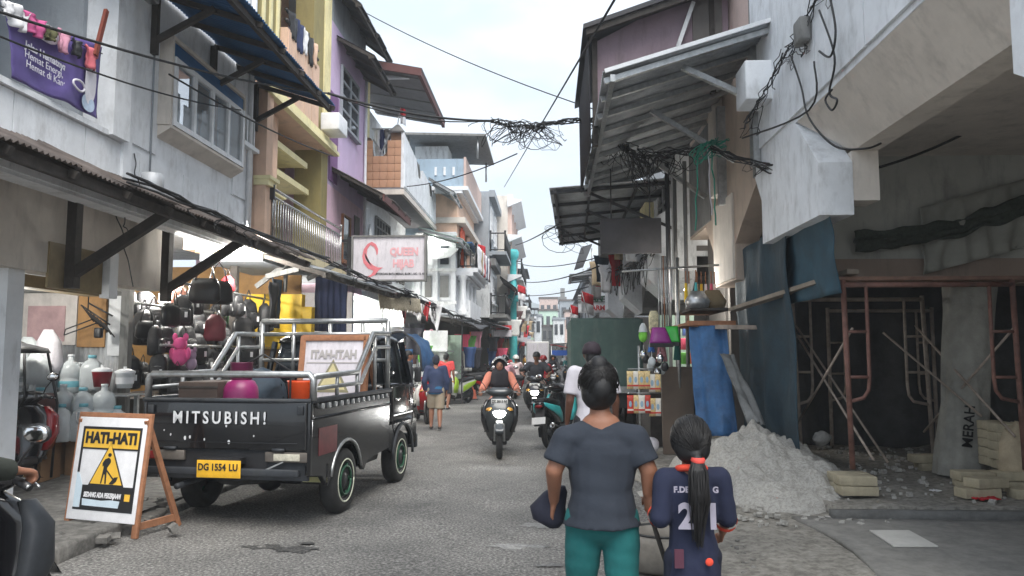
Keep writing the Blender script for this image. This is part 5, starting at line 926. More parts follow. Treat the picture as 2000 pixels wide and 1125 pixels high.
M_purp = paint('purple_plastic', (140, 44, 130), .4); M_grn = paint('green_plastic', (50, 170, 60), .4)
def dustpan(p, m, label, rz=0):
    T = Thing('dustpan', label, 'dustpan', p, rz, 'dustpans hanging at the stall', local=True)
    T.part('pan', MB().grid(lambda u, v: ((u - .5) * (.2 + .14 * v), -.05 - .1 * math.sin(v * 1.5) + .04 * abs(2 * u - 1) ** 4, -.24 * v), 12, 8, .008), m); T.part('lip', MB().box((-.18, -.19, -.3), (.18, -.12, -.24)), M_black); T.part('handle', MB().cyl((0, -.04, 0), (.02, 0, .92), .011, 8), M_steel)
c = PY(1286, 640, 11.9); dustpan(c, M_purp, 'purple dustpan hanging by its long handle', .1); c = PY(1312, 638, 12.0); dustpan(c, M_grn, 'green dustpan hanging by its long handle', -.5)
for i in range(4): c = PY(1294 + 5 * i, 660, 12.15); single('broom_handle', MB().cyl(c, PY(1292 + 3 * i, 500, 12.3), .011, 8), (M_steel, M_wood, M_steel, M_steel)[i], 'long thin broom handle hanging behind the dustpans', 'handle', c, 'broom handles at the stall')
def brush(c, m, label, r=.09, h=.26): 
    T = Thing('brush_bundle', label, 'brush', c); c = Vector(c); T.part('bristles', MB().lathe([(.02, 0), (r * .6, -.03), (r, -h), (r * .8, -h - .01), (0, -h)], c, n=14), m); T.part('stick', MB().cyl(c, c + Vector((0, 0, .2)), .01, 6), M_wood)
brush(PY(1292, 672, 11.9), paint('rose_bristle', (176, 120, 124), .9, var=.4, scale=60), 'bundle of rose coloured plastic brushes'); brush(PY(1272, 668, 12.0), paint('blue_bristle', (60, 110, 180), .9), 'blue plastic scrubbing brush at the stall', .06, .15); brush(PY(1322, 672, 12.1), paint('dgreen_bristle', (30, 90, 84), .9), 'dark green broom head at the stall', .06, .24)
for i in range(9): c = PY(1258 + rnd.uniform(-18, 60), 715 + rnd.uniform(-22, 15), 12 + rnd.uniform(-.2, .3)); single('wire_utensil', MB().ell(c, (.06, .03, .075), 10).cyl(c, c + Vector((0, 0, .16)), .006, 5), (M_chrome, M_black, M_plas)[i % 3], ('shiny steel', 'black', 'milky plastic')[i % 3] + ' ladle hanging among the stall utensils', 'utensil', c, 'utensils hanging at the stall')
c = PY(1256, 655, 12.0); T = Thing('packaged_net', 'lime green bath sponge in a clear bag hanging at the stall', 'sponge', c); T.part('sponge', MB().ell(c, (.07, .06, .11), 12), paint('lime_net', (120, 200, 70), .8, var=.3, bump=.5)); T.part('bag_top', MB().lathe([(.07, .05), (.05, .14), (.02, .19)], c, n=10), M_plas)
c = PY(1277, 632, 12.1); single('slipper_pair', MB().loft([(c + Vector((0, 0, -.18)), .05, .02, 3), (c + Vector((0, 0, -.1)), .075, .025, 3), (c + Vector((0, 0, .12)), .08, .025, 3), (c + Vector((0, 0, .2)), .05, .02, 2)], 14), paint('cream_pattern', (206, 196, 160), .8, var=.5, scale=25), 'cream patterned slipper hung beside the sponge', 'slipper', c)
M_pk = [paint('packet_orange', (232, 196, 140), .5, var=.4, scale=30), paint('packet_white', (232, 226, 214), .5, var=.12), paint('packet_red', (200, 66, 50), .5, var=.2), paint('packet_blue', (150, 180, 200), .5)]
rk = g(1255, 870); T = Thing('packet_rack', 'wire rack carrying rows of snack packets', 'rack', (1.38, 11.8, 0)); T.part('pole', MB().cyl((1.38, 11.8, .02), (1.38, 11.8, 1.75), .016), M_steel); T.part('foot', MB().cyl((1.2, 11.8, .03), (1.56, 11.8, .03), .014).cyl((1.38, 11.6, .03), (1.38, 12, .03), .014), M_steel)
for r_ in range(2):
    T.part('bar', MB().cyl((1.2, 11.7, 1.4 - .36 * r_), (1.7, 11.75, 1.4 - .36 * r_), .008), M_steel)
    for i in range(6):
        c = Vector((1.23 + .085 * i, 11.68 + .02 * (i % 2) + (.25 if i > 3 else 0) * .4, 1.24 - .36 * r_ - (.05 if i > 3 else 0))); k = (i + r_ * 2) % 3; kk = (0, 1, 2)[k] if r_ else (0, 1, 0)[k]
        P = Thing('snack_packet', ('orange', 'white', 'red')[kk] + ' snack packet on the ' + ('lower', 'upper')[1 - r_] + ' bar of the wire rack', 'packet', c, group='snack packets on the wire rack')
        P.part('pouch', MB().loft([(c + Vector((0, 0, -.14)), .05, .004, 4), (c + Vector((0, 0, -.1)), .047, .016, 3), (c + Vector((0, 0, .08)), .047, .016, 3), (c + Vector((0, 0, .13)), .05, .004, 4)], 12), M_pk[kk]); P.part('print', MB().ell(c + Vector((0, -.014, 0)), (.024, .006, .05), 10), M_pk[3]); P.part('band', MB().box(c + Vector((-.045, -.02, -.1)), c + Vector((.045, -.015, -.075))), M_pk[2] if kk != 2 else M_pk[1])
for i in range(8): c = Vector((2.2 + .07 * i, 12.2 + rnd.uniform(-.1, .3), 2.75)); brush(c, (M_yel, M_pk[1], M_turq, M_pk[0], M_yel, M_wd, M_goods[0], M_pk[1])[i], ('yellow', 'white', 'turquoise', 'orange', 'golden', 'cloth white', 'pink', 'cream')[i] + ' duster hanging over the stall shelf', .035, .3)
for i, (px, s, mm) in enumerate(((1362, .2, mat('silver_bag', (.55, .55, .55), .3, .7, var=.4, scale=8)), (1392, .22, paint('khaki_bag', (140, 120, 90), .8)), (1376, .16, M_black))): c = PY(px, 590, 12.1 + .2 * i); single('shelf_bag', MB().loft([((c.x, c.y, 2.325), s * .8, .12, 3), ((c.x, c.y, 2.325 + s * .6), s, .14, 2.5), ((c.x, c.y, 2.325 + s * 1.4), s * .5, .08, 2)], 16), mm, ('silver', 'khaki', 'black')[i] + ' stuffed bag on the upper stall shelf', 'bag', c)
for i in range(10): c = Vector((2.25 + .05 * i, 13.5 + .1 * i, 1.2 + .25 * (i % 4))); single('goods_box', MB().bbox(c, c + Vector((.12, .1, .2)), .01), M_goods[(2, 6, 0, 7, 2, 1, 2, 9, 5, 2)[i]], GL[(2, 6, 0, 7, 2, 1, 2, 9, 5, 2)[i]] + ' packaged box on the back of the goods stall', 'box', c, 'packaged boxes in the goods stall')
for k, (x, y, s) in enumerate(((1.55, 12.1, .16), (1.42, 12.5, .14), (1.65, 12.6, .13))): single('sack', MB().ell((x, y, .1 + s * .7), (s, s * .9, s * .8), 14), M_signw, 'grey white knotted plastic sack under the packet rack', 'sack', (x, y, 0), 'sacks under the packet rack')
# green box body of a parked truck
T = Thing('box_truck', 'parked truck with a dark green canvas covered box body', 'truck', (1.28, 17, 0)); M_canvas = mat('green_canvas', s2l((70, 92, 88)), .8, var=.2, scale=2, dirt=.35, dcol=(.25, .27, .26), dscale=.8)
def cv(u, v): return (.5 + 1.58 * u, 17.0 + .02 * wob(u * 5, v * 5), 2.42 - 1.5 * v + .012 * wob(u * 12, v * 3) - (.03 * u))
T.part('canvas_back', MB().grid(cv, 24, 20, .02), M_canvas); T.part('canvas_body', MB().bbox((.5, 17.02, .92), (2.08, 20.2, 2.42), .08), M_canvas); T.part('tail_ledge', MB().box((.55, 16.9, .78), (2.05, 17.1, .92)), M_steel); T.part('chassis', MB().box((.6, 17.1, .45), (2.0, 21.6, .8)), M_black); T.part('cab', MB().bbox((.55, 20.3, .5), (2.03, 21.8, 2.05), .12), M_wframe); T.part('mudguard', MB().box((.56, 17.0, .3), (.6, 17.5, .75)).box((2.0, 17.0, .3), (2.04, 17.5, .75)), M_black)
for x in (.75, 1.85):
    for y in (17.7, 20.9): tyre_obj(T, 'wheel', (x, y, .33), .33, .2, 'x')
# ------------------------------------------------------------------ pickup truck (local: +Y forward, origin under the rear axle)
M_tpaint = mat('black_truck_paint', s2l((15, 17, 21)), .22, var=.3, scale=3, spec=.5, coat=.5, dirt=.3, dcol=(.045, .045, .043), dscale=3, streak=1, bump=.12, bscale=3); M_dull = mat('dull_dark_steel', (.03, .034, .04), .6, .2, var=.4, scale=6, dirt=.3, dcol=(.12, .12, .11))
TR = Thing('pickup_truck', 'worn black pickup truck with pipe rack and yellow number plate', 'truck', (-2.93, 8.1, 0), R(-7), local=True); T = TR
W = .85
T.part('bed_floor', MB().box((-W + .05, -.86, .72), (W - .05, 1.32, .77)), M_dull)
arch = [(.41 * math.cos(a), .33 + .41 * math.sin(a)) for a in [math.pi - i * math.pi / 14 for i in range(15)]]
prof = [(-.88, 1.17), (-.88, .5), (-.62, .46), (-.5, .33 + .02)] + [p for p in arch if p[1] > .36] + [(.5, .36), (.62, .46), (1.34, .5), (1.34, 1.17)]
for s in (-1, 1):
    sd_ = T.part('side_panel', MB().prism(prof, 'x', s * (W - .05), s * W), M_tpaint)
    T.part('panel_rib', MB().tube([(s * (W + .004), -.86, 1.02), (s * (W + .004), 1.33, 1.02)], .014, 8), M_tpaint, sd_)
    T.part('arch_lip', MB().tube([(s * W, y * 1.02, z) for y, z in arch if z > .36], .018, 8), M_steel, sd_)
    T.part('top_channel', MB().bbox((s * W - .05, -.88, 1.165), (s * W + .03, 1.34, 1.21), .012), M_dull, sd_)
    hk = MB()
    for i in range(13): hk.bbox((s * (W + .01) - .018, -.7 + i * .155, 1.1), (s * (W + .01) + .022, -.66 + i * .155, 1.155), .01)
    h_ = T.part('rope_hooks', hk, M_steel, sd_); h_['kind'] = 'stuff'
T.part('red_patch', MB().box((W + .001, -.72, .66), (W + .004, -.28, .92)), paint('faded_red', (96, 36, 40), .5, var=.35, scale=8))
tg = T.part('tailgate', MB().bbox((-W + .03, -.93, .73), (W - .03, -.885, 1.17), .012), M_tpaint)
T.part('top_edge', MB().cyl((-W, -.905, 1.185), (W, -.905, 1.185), .022, 8), M_dull, tg); T.part('pressing', MB().bbox((-W + .12, -.937, .79), (W - .12, -.929, .8), .003), M_tpaint, tg); T.part('pressing', MB().bbox((-W + .12, -.937, .96), (W - .12, -.929, .968), .003), M_tpaint, tg)
for s in (-1, 1):
    T.part('gate_latch', MB().bbox((s * .76 - .03, -.955, 1.06), (s * .76 + .03, -.93, 1.14), .008), M_dull, tg); T.part('gate_hinge', MB().cyl((s * .55 - .06, -.935, .735), (s * .55 + .06, -.935, .735), .016, 8), M_dull, tg); T.part('gate_gap', MB().box((s * .815 - .004, -.936, .74), (s * .815 + .004, -.928, 1.16)), M_rubber, tg)
T.part('exhaust_pipe', MB().tube([(-.4, .4, .38), (-.45, -.5, .4), (-.46, -.95, .38)], .028, 10), M_dull)
M_let = paint('worn_white_letter', (206, 208, 210), .6, var=.25, scale=20)
o = text('MITSUBISH!', .16, M_let, bold=.003, spacing=1.42, xs=.86); put(o, T.o, (-.05, -.945, 1.02), FACE_CAM)
for (x, z, s_) in ((-.55, .86, .012), (-.4, .83, .02), (-.35, .84, .016), (-.2, .82, .012), (.3, .86, .01), (.02, .95, .014), (.05, .8, .02), (-.62, .9, .008)): T.part('paint_chip', MB().prism([(x + s_ * .6 * math.cos(a) * (1 + .3 * wob(a, x * 9)), z + s_ * math.sin(a)) for a in [i * .785 for i in range(8)]], 'y', -.9345, -.929), M_let)
T.part('rear_valance', MB().box((-W + .03, -.88, .45), (W - .03, -.84, .73)), M_dull); T.part('plate_recess', MB().box((-.52, -.884, .5), (.42, -.878, .7)), M_black)
for s in (-1, 1):
    T.part('corner_post', MB().bbox((s * W - .04 if s > 0 else -W - .005, -.92, .5), (s * W + .005 if s > 0 else -W + .04, -.86, 1.17), .01), M_tpaint)
    hs = T.part('tail_lamp_housing', MB().bbox((s * .62 - .21, -.925, .62), (s * .62 + .21, -.88, .715), .012), mat('aged_steel', s2l((104, 98, 92)), .6, .3, var=.3))
    T.part('tail_lamp', MB().bbox((-.82, -.935, .63), (-.66, -.92, .705), .008) if s < 0 else MB().bbox((.5, -.935, .635), (.76, -.92, .7), .008), mat('tail_red', s2l((130, 24, 26)), .3) if s < 0 else mat('clear_lens', s2l((190, 186, 170)), .25, var=.3, scale=30), hs)
T.part('bumper_bar', MB().bbox((-.95, -1.0, .5), (.78, -.94, .565), .01), M_dull); T.part('bumper_bracket', MB().beam((.45, -.97, .56), (.62, -.9, .64), .025, .012), M_steel)
np_ = T.part('number_plate', MB().bbox((-.22, -1.012, .48), (.22, -1.004, .64), .006), mat('yellow_plate', s2l((226, 174, 38)), .5, var=.15, scale=9)); T.part('plate_hanger', MB().box((-.2, -1.003, .6), (.2, -.88, .66)), M_black)
[put(text(t_, .088, M_txt, bold=.0025, xs=.86), T.o, (x_, -1.016, .575), FACE_CAM) for t_, x_ in (('DG', -.15), ('1554', 0), ('LU', .15))]
T.part('mud_flap', MB().box((.58, -.5, .36), (.86, -.485, .56)), M_rubber); T.part('mud_flap_badge', MB().box((.6, -.508, .38), (.85, -.501, .43)), paint('pale_badge', (170, 168, 120), .6)); T.part('mud_flap', MB().box((-.86, -.5, .3), (-.58, -.485, .56)), M_rubber)
T.part('axle', MB().cyl((-.7, 0, .32), (.7, 0, .32), .05).ell((0, 0, .32), (.14, .12, .13), 14), M_black); T.part('chassis_rail', MB().box((-.42, -.85, .52), (-.34, 2.4, .64)).box((.34, -.85, .52), (.42, 2.4, .64)), M_black)
T.part('fuel_tank', MB().bbox((.35, .6, .36), (.74, 1.3, .62), .05), M_black); T.part('spare_wheel', MB().lathe([(.1, -.09), (.28, -.09), (.32, 0), (.28, .09), (.1, .09)], (0, -.45, .46), 'z', 24), M_rubber)
M_rimg = mat('green_rim', s2l((36, 82, 60)), .4, .3, var=.2)
def wheel(T, x, y, r=.325, wd=.17, s=1):
    h = T.part('wheel', MB().lathe([(r * .66, .0), (r * .66, wd * .42), (r * .6, wd * .46), (r * .56, wd * .3), (r * .3, wd * .24), (r * .26, wd * .42), (r * .1, wd * .46), (0, wd * .46)] if s > 0 else [(0, -wd * .46), (r * .1, -wd * .46), (r * .26, -wd * .42), (r * .3, -wd * .24), (r * .56, -wd * .3), (r * .6, -wd * .46), (r * .66, -wd * .42), (r * .66, 0)], (x, y, r), 'x', 28), M_black)
    tyre_obj(T, 'tyre', (x, y, r), r, wd, 'x', h)
    for rr, mm in ((.44, M_rimg), (.66, mat('white_ring', s2l((206, 210, 190)), .4))): T.part('rim_ring', MB().tube([(x + s * wd * .47, y + r * rr * math.cos(a), r + r * rr * math.sin(a)) for a in [i * math.pi / 14 for i in range(29)]], .014 if rr < .5 else .012, 6), mm, h)
    for k in range(6): a = k * math.pi / 3; T.part('rim_hole', MB().ell((x + s * wd * .33, y + r * .5 * math.cos(a), r + r * .5 * math.sin(a)), (.02, .03, .03), 8), M_rimg, h)
for x, y, s in ((.76, 0, 1), (-.76, 0, -1), (.74, 1.9, 1), (-.74, 1.9, -1)): wheel(T, x, y, s=s)
# cab
def rr_loft(secs, n=28): return MB().loft(secs, n)
cab = T.part('cab', rr_loft([((0, 1.95, .74), .82, .575, 8), ((0, 1.95, .9), .84, .58, 8), ((0, 1.94, 1.2), .83, .57, 8), ((0, 1.9, 1.26), .81, .53, 7)]), M_tpaint)
T.part('roof', rr_loft([((0, 1.82, 1.76), .72, .42, 6), ((0, 1.82, 1.82), .71, .4, 5), ((0, 1.82, 1.87), .62, .33, 4), ((0, 1.82, 1.885), .3, .2, 3)]), M_tpaint)
T.part('glasshouse', rr_loft([((0, 1.9, 1.25), .79, .51, 7), ((0, 1.83, 1.77), .7, .4, 6)]), M_glass)
for s in (-1, 1):
    for (y0, y1) in ((1.42, 1.45), (2.3, 2.18), (1.9, 1.86)): T.part('pillar', MB().beam((s * .8, y0, 1.24), (s * .71, y1, 1.78), .05, .06), M_tpaint)
    dr = T.part('door_seam', MB().tube([(s * .845, 1.52, 1.22), (s * .848, 1.5, .9), (s * .84, 1.52, .72), (s * .84, 1.6, .62)], .006, 5).tube([(s * .845, 2.3, 1.2), (s * .848, 2.32, .9), (s * .84, 2.3, .7)], .006, 5), M_black)
    T.part('door_handle', MB().bbox((s * .85 - .015, 1.58, 1.04), (s * .85 + .015, 1.72, 1.075), .008), M_chrome, dr)
    T.part('sill_panel', MB().prism([(1.38, .76), (1.38, .46), (1.48, .42)] + [(1.9 - .41 * math.cos(a), .33 + .41 * math.sin(a)) for a in [.25 + i * (math.pi - .5) / 14 for i in range(15)]] + [(2.34, .42), (2.5, .46), (2.52, .76)], 'x', s * .8, s * .838), M_tpaint); T.part('arch_lip', MB().tube([(s * .85, 1.9 + .41 * math.cos(a), .33 + .41 * math.sin(a)) for a in [i * math.pi / 14 for i in range(15)]], .018, 6), M_dull)
    T.part('door_stripe', MB().box((s * .848 - .004, 1.5, .86), (s * .848 + .004, 2.3, .875)), M_steel)
T.part('door_mirror', MB().bbox((.86, 2.3, 1.25), (.95, 2.36, 1.45), .02), M_black); T.part('front_bumper', MB().bbox((-.84, 2.5, .36), (.84, 2.6, .55), .03), M_dull)
# pipe rack
def pipe(name, pts, r=.026): return T.part(name, MB().tube(pts, r, 10), M_steel)
pipe('rear_rail', [(-W, -.86, 1.19), (-W, -.86, 1.38), (-W + .04, -.86, 1.43), (W - .04, -.86, 1.43), (W, -.86, 1.38), (W, -.86, 1.19)], .034)
for s in (-1, 1):
    pipe('side_rail', [(s * W, -.86, 1.41), (s * W, .25, 1.43), (s * W, .72, 1.86), (s * W, 1.3, 1.87)], .03); pipe('side_rail', [(s * W, -.84, 1.3), (s * W, .36, 1.31), (s * W, .8, 1.7), (s * W, 1.3, 1.71)], .022)
    for y in (-.3, .25, .8): pipe('side_post', [(s * W, y, 1.2), (s * W, y, 1.43 if y < .5 else 1.84)], .02)
    pipe('headboard_post', [(s * W * .97, 1.32, 1.18), (s * W * .97, 1.32, 2.03)], .03)
pipe('headboard_bar', [(-W * .97, 1.32, 2.03), (W * .97, 1.32, 2.03)], .034); pipe('headboard_bar', [(-W * .97, 1.32, 1.87), (W * .97, 1.32, 1.87)], .026); pipe('headboard_bar', [(-W * .97, 1.32, 1.55), (W * .97, 1.32, 1.55)], .022)
for x in (-.4, .08, .5): pipe('headboard_post', [(x, 1.32, 1.2), (x, 1.32, 2.03)], .024)
# load in the truck bed
def tw(x, y, z): c, s = math.cos(R(-7)), math.sin(R(-7)); return (-2.93 + x * c - y * s, 8.1 + x * s + y * c, z)
G = Thing('gas_cylinder', 'magenta gas cylinder standing in the pickup bed', 'gas cylinder', tw(-.08, -.5, .77), local=True); M_mag = mat('magenta_paint', s2l((132, 34, 92)), .4, var=.2, scale=5, dirt=.3, dcol=(.1, .05, .08))
G.part('body', MB().lathe([(.1, 0), (.15, .01), (.165, .06), (.17, .1), (.17, .46), (.162, .52), (.13, .58), (.06, .615), (0, .62)], n=28), M_mag)
cl = MB()
cl.lathe([(.098, .59), (.108, .62), (.108, .76), (.115, .77), (.1, .76), (.09, .6)], n=28); G.part('collar', cl, mat('magenta_collar', s2l((92, 24, 60)), .5, var=.2)); G.part('valve', MB().cyl((0, 0, .58), (0, 0, .68), .022).bbox((-.02, -.06, .64), (.02, .02, .68), .006), M_chrome)
single('hose', MB().tube([Vector(tw(-.08, -.5, 1.5)), Vector(tw(.1, -.4, 1.62)), Vector(tw(.35, -.3, 1.45)), Vector(tw(.3, -.2, 1.1)), Vector(tw(.25, -.3, .8))], .012, 6), M_cable, 'black gas hose looping beside the magenta cylinder', 'hose', tw(.1, -.4, .8))
bx_ = Thing('wooden_box', 'dark brown plywood box in the pickup bed', 'box', tw(-.42, -.4, .77), R(-7), local=True); bx_.part('body', MB().bbox((-.22, -.3, 0), (.2, .3, .58), .01), mat('dark_ply', s2l((70, 58, 52)), .8, var=.25)); bx_.part('lid_edge', MB().box((-.225, -.305, .52), (.205, -.3005, .54)), M_timber)
single('orange_tub', MB().lathe([(0, .77), (.1, .77), (.14, 1.32), (.15, 1.34), (.13, 1.34)], tw(.28, .1, 0), n=20), M_orange, 'orange plastic tub behind the gas cylinder', 'tub', tw(.28, .1, .77))
single('black_tarp_bundle', MB().grid(lambda u, v: Vector(tw(-.45, .5, 1.15)) + Vector((.32 * math.sin(v * 3.14) * math.cos(u * 6.28) * (1 + .3 * wob(u * 6, v * 6)), .4 * math.sin(v * 3.14) * math.sin(u * 6.28), -.3 * math.cos(v * 3.14) + .06 * wob(u * 9, v * 9, 2))), 24, 14), M_dkt, 'black tarpaulin bundle in the pickup bed', 'tarpaulin', tw(-.45, .5, .8))
def warning(name, label, loc, rz, reverse):
    T = Thing(name, label, 'sign', loc, rz, local=True); W2, H0, H1 = .4, .12, 1.04; tilt = R(7)
    pn = MB().bbox((-W2, -.012, H0), (W2, .0, H1), .006).build('panel', M_wd if not reverse else M_signw, T.o); pn.rotation_euler = (-tilt, 0, 0)
    def part(n, mb, m): return mb.build(n, m, pn)
    Yf = -.016
    if not reverse:
        M_k = paint('sign_black', (30, 30, 32), .5, var=.2); M_y = paint('sign_yellow', (232, 184, 62), .5, var=.1); M_smear = mat('washed_print', s2l((196, 212, 222)), .5, var=.1, scale=6)
        b = MB()
        for a_, b_ in (((-.335, H1 - .11), (.36, H1 - .085)), ((-.335, H0 + .09), (.36, H0 + .11))): b.box((a_[0], Yf, a_[1]), (b_[0], Yf + .003, b_[1]))
        b.box((-.335, Yf - .001, H0 + .42), (-.312, Yf + .003, H1 - .085)).box((.337, Yf - .001, H0 + .09), (.36, Yf + .003, H1 - .085)); part('border', b, M_k)
        part('header', MB().box((-.31, Yf, H1 - .275), (.337, Yf + .003, H1 - .11)), M_y); part('header_rule', MB().box((-.312, Yf - .001, H1 - .29), (.337, Yf + .002, H1 - .275)), M_k)
        o = text('HATI-HATI', .135, M_k, bold=.007, xs=.93); put(o, pn, (.012, Yf - .003, H1 - .19), FACE_CAM)
        def tri(k, cz): return [(.02 - .21 * k, cz - .165 * k), (.02 + .21 * k, cz - .165 * k), (.02, cz + .235 * k)]
        tz = H0 + .47
        part('triangle_edge', MB().prism(tri(1, tz), 'y', Yf, Yf + .003), M_k); part('triangle', MB().prism(tri(.88, tz), 'y', Yf - .003, Yf + .001), M_y)
        wk = [(-.062, -.14), (-.05, -.14), (-.035, -.06), (-.02, -.06), (-.012, -.14), (.004, -.14), (-.004, -.04), (-.005, .0), (.03, .05), (.025, .075), (0, .09), (-.04, .075), (-.065, .04), (-.06, .01), (-.052, .015), (-.05, .035), (-.045, .0)]
        part('worker', MB().prism([(.02 + a, tz + b) for a, b in wk], 'y', Yf - .006, Yf - .003), M_k); part('worker_head', MB().prism([(.028 + .02 * math.cos(a), tz + .115 + .017 * math.sin(a)) for a in [i * .5236 for i in range(12)]], 'y', Yf - .006, Yf - .003), M_k)
        part('shovel', MB().beam((.012, Yf - .005, tz - .02), (.1, Yf - .005, tz - .095), .003, .012).prism([(.06, tz - .14), (.115, tz - .08), (.155, tz - .075), (.14, tz - .115), (.105, tz - .142)], 'y', Yf - .007, Yf - .004), M_k)
        part('lower_box', MB().box((-.25, Yf - .002, H0 + .11), (.337, Yf + .003, H0 + .3)).box((-.25, Yf - .003, H0 + .27), (.337, Yf + .002, H0 + .31)), M_k)
        o = text('SEDANG ADA PEKERJAAN', .06, M_wd, bold=.0025, shear=.12, xs=.62); put(o, pn, (.0, Yf - .005, H0 + .225), FACE_CAM)
        part('smear', MB().prism([(-.22, H0 + .13), (.2, H0 + .125), (.21, H0 + .185), (.1, H0 + .19), (0, H0 + .18), (-.23, H0 + .19)], 'y', Yf - .005, Yf - .002), M_smear); part('mark', MB().box((.26, Yf - .005, H0 + .19), (.32, Yf - .003, H0 + .25)), M_y)
        part('smear', MB().prism([(-.33, H0 + .11), (-.26, H0 + .11), (-.25, H0 + .3), (-.3, H0 + .4), (-.335, H0 + .42)], 'y', Yf - .001, Yf + .002), M_smear)
    else:
        M_p = paint('show_through', (176, 172, 170), .8); o = text('HATI-HATI', .13, M_p, bold=.007, xs=-.93); put(o, pn, (0, Yf - .003, H1 - .19), FACE_CAM)
        part('back_rule', MB().box((-.34, Yf, H1 - .29), (.34, Yf + .003, H1 - .275)), M_p)
        part('triangle_edge', MB().prism([(-.22, H0 + .3), (.22, H0 + .3), (0, H0 + .68)], 'y', Yf, Yf + .003), mat('olive_show', s2l((140, 136, 110)), .8)); part('triangle', MB().prism([(-.17, H0 + .33), (.17, H0 + .33), (0, H0 + .63)], 'y', Yf - .002, Yf + .001), mat('yellow_show', s2l((206, 196, 150)), .8))
    for s in (-1, 1):
        lg = MB().bbox((s * W2 - .03, .0, 0), (s * W2 + .03, .035, H1 + .02), .004).build('front_leg', M_wood, T.o); lg.rotation_euler = (-tilt, 0, 0)
        T.part('rear_leg', MB().beam((s * (W2 - .01), .12, H1 - .02), (s * (W2 - .01), .55, .0), .035, .05), M_wood)
        T.part('foot_rail', MB().beam((s * (W2 - .01), .02, .09), (s * (W2 - .01), .5, .09), .03, .06), M_wood)
    tr_ = MB().bbox((-W2 - .03, .0, H1), (W2 + .03, .035, H1 + .045), .004).build('top_rail', M_wood, T.o); tr_.rotation_euler = (-tilt, 0, 0)
    if reverse:
        for s in (-1, 1): sg = MB().bbox((s * W2 - .035, -.03, 0), (s * W2 + .035, -.016, H1 + .03), .004).build('frame_strip', M_wood, T.o); sg.rotation_euler = (-tilt, 0, 0)
        sg = MB().bbox((-W2, -.03, H1 - .03), (W2, -.017, H1 + .04), .004).build('frame_strip', M_wood, T.o); sg.rotation_euler = (-tilt, 0, 0)
    return T
warning('warning_sign', 'white and yellow HATI-HATI roadworks board on a wooden stand', (-4.03, 6.86, .005), -.29, False)
warning('warning_sign', 'second roadworks board seen from behind leaning in the pickup bed', tw(.38, .62, .77), R(-12), True)
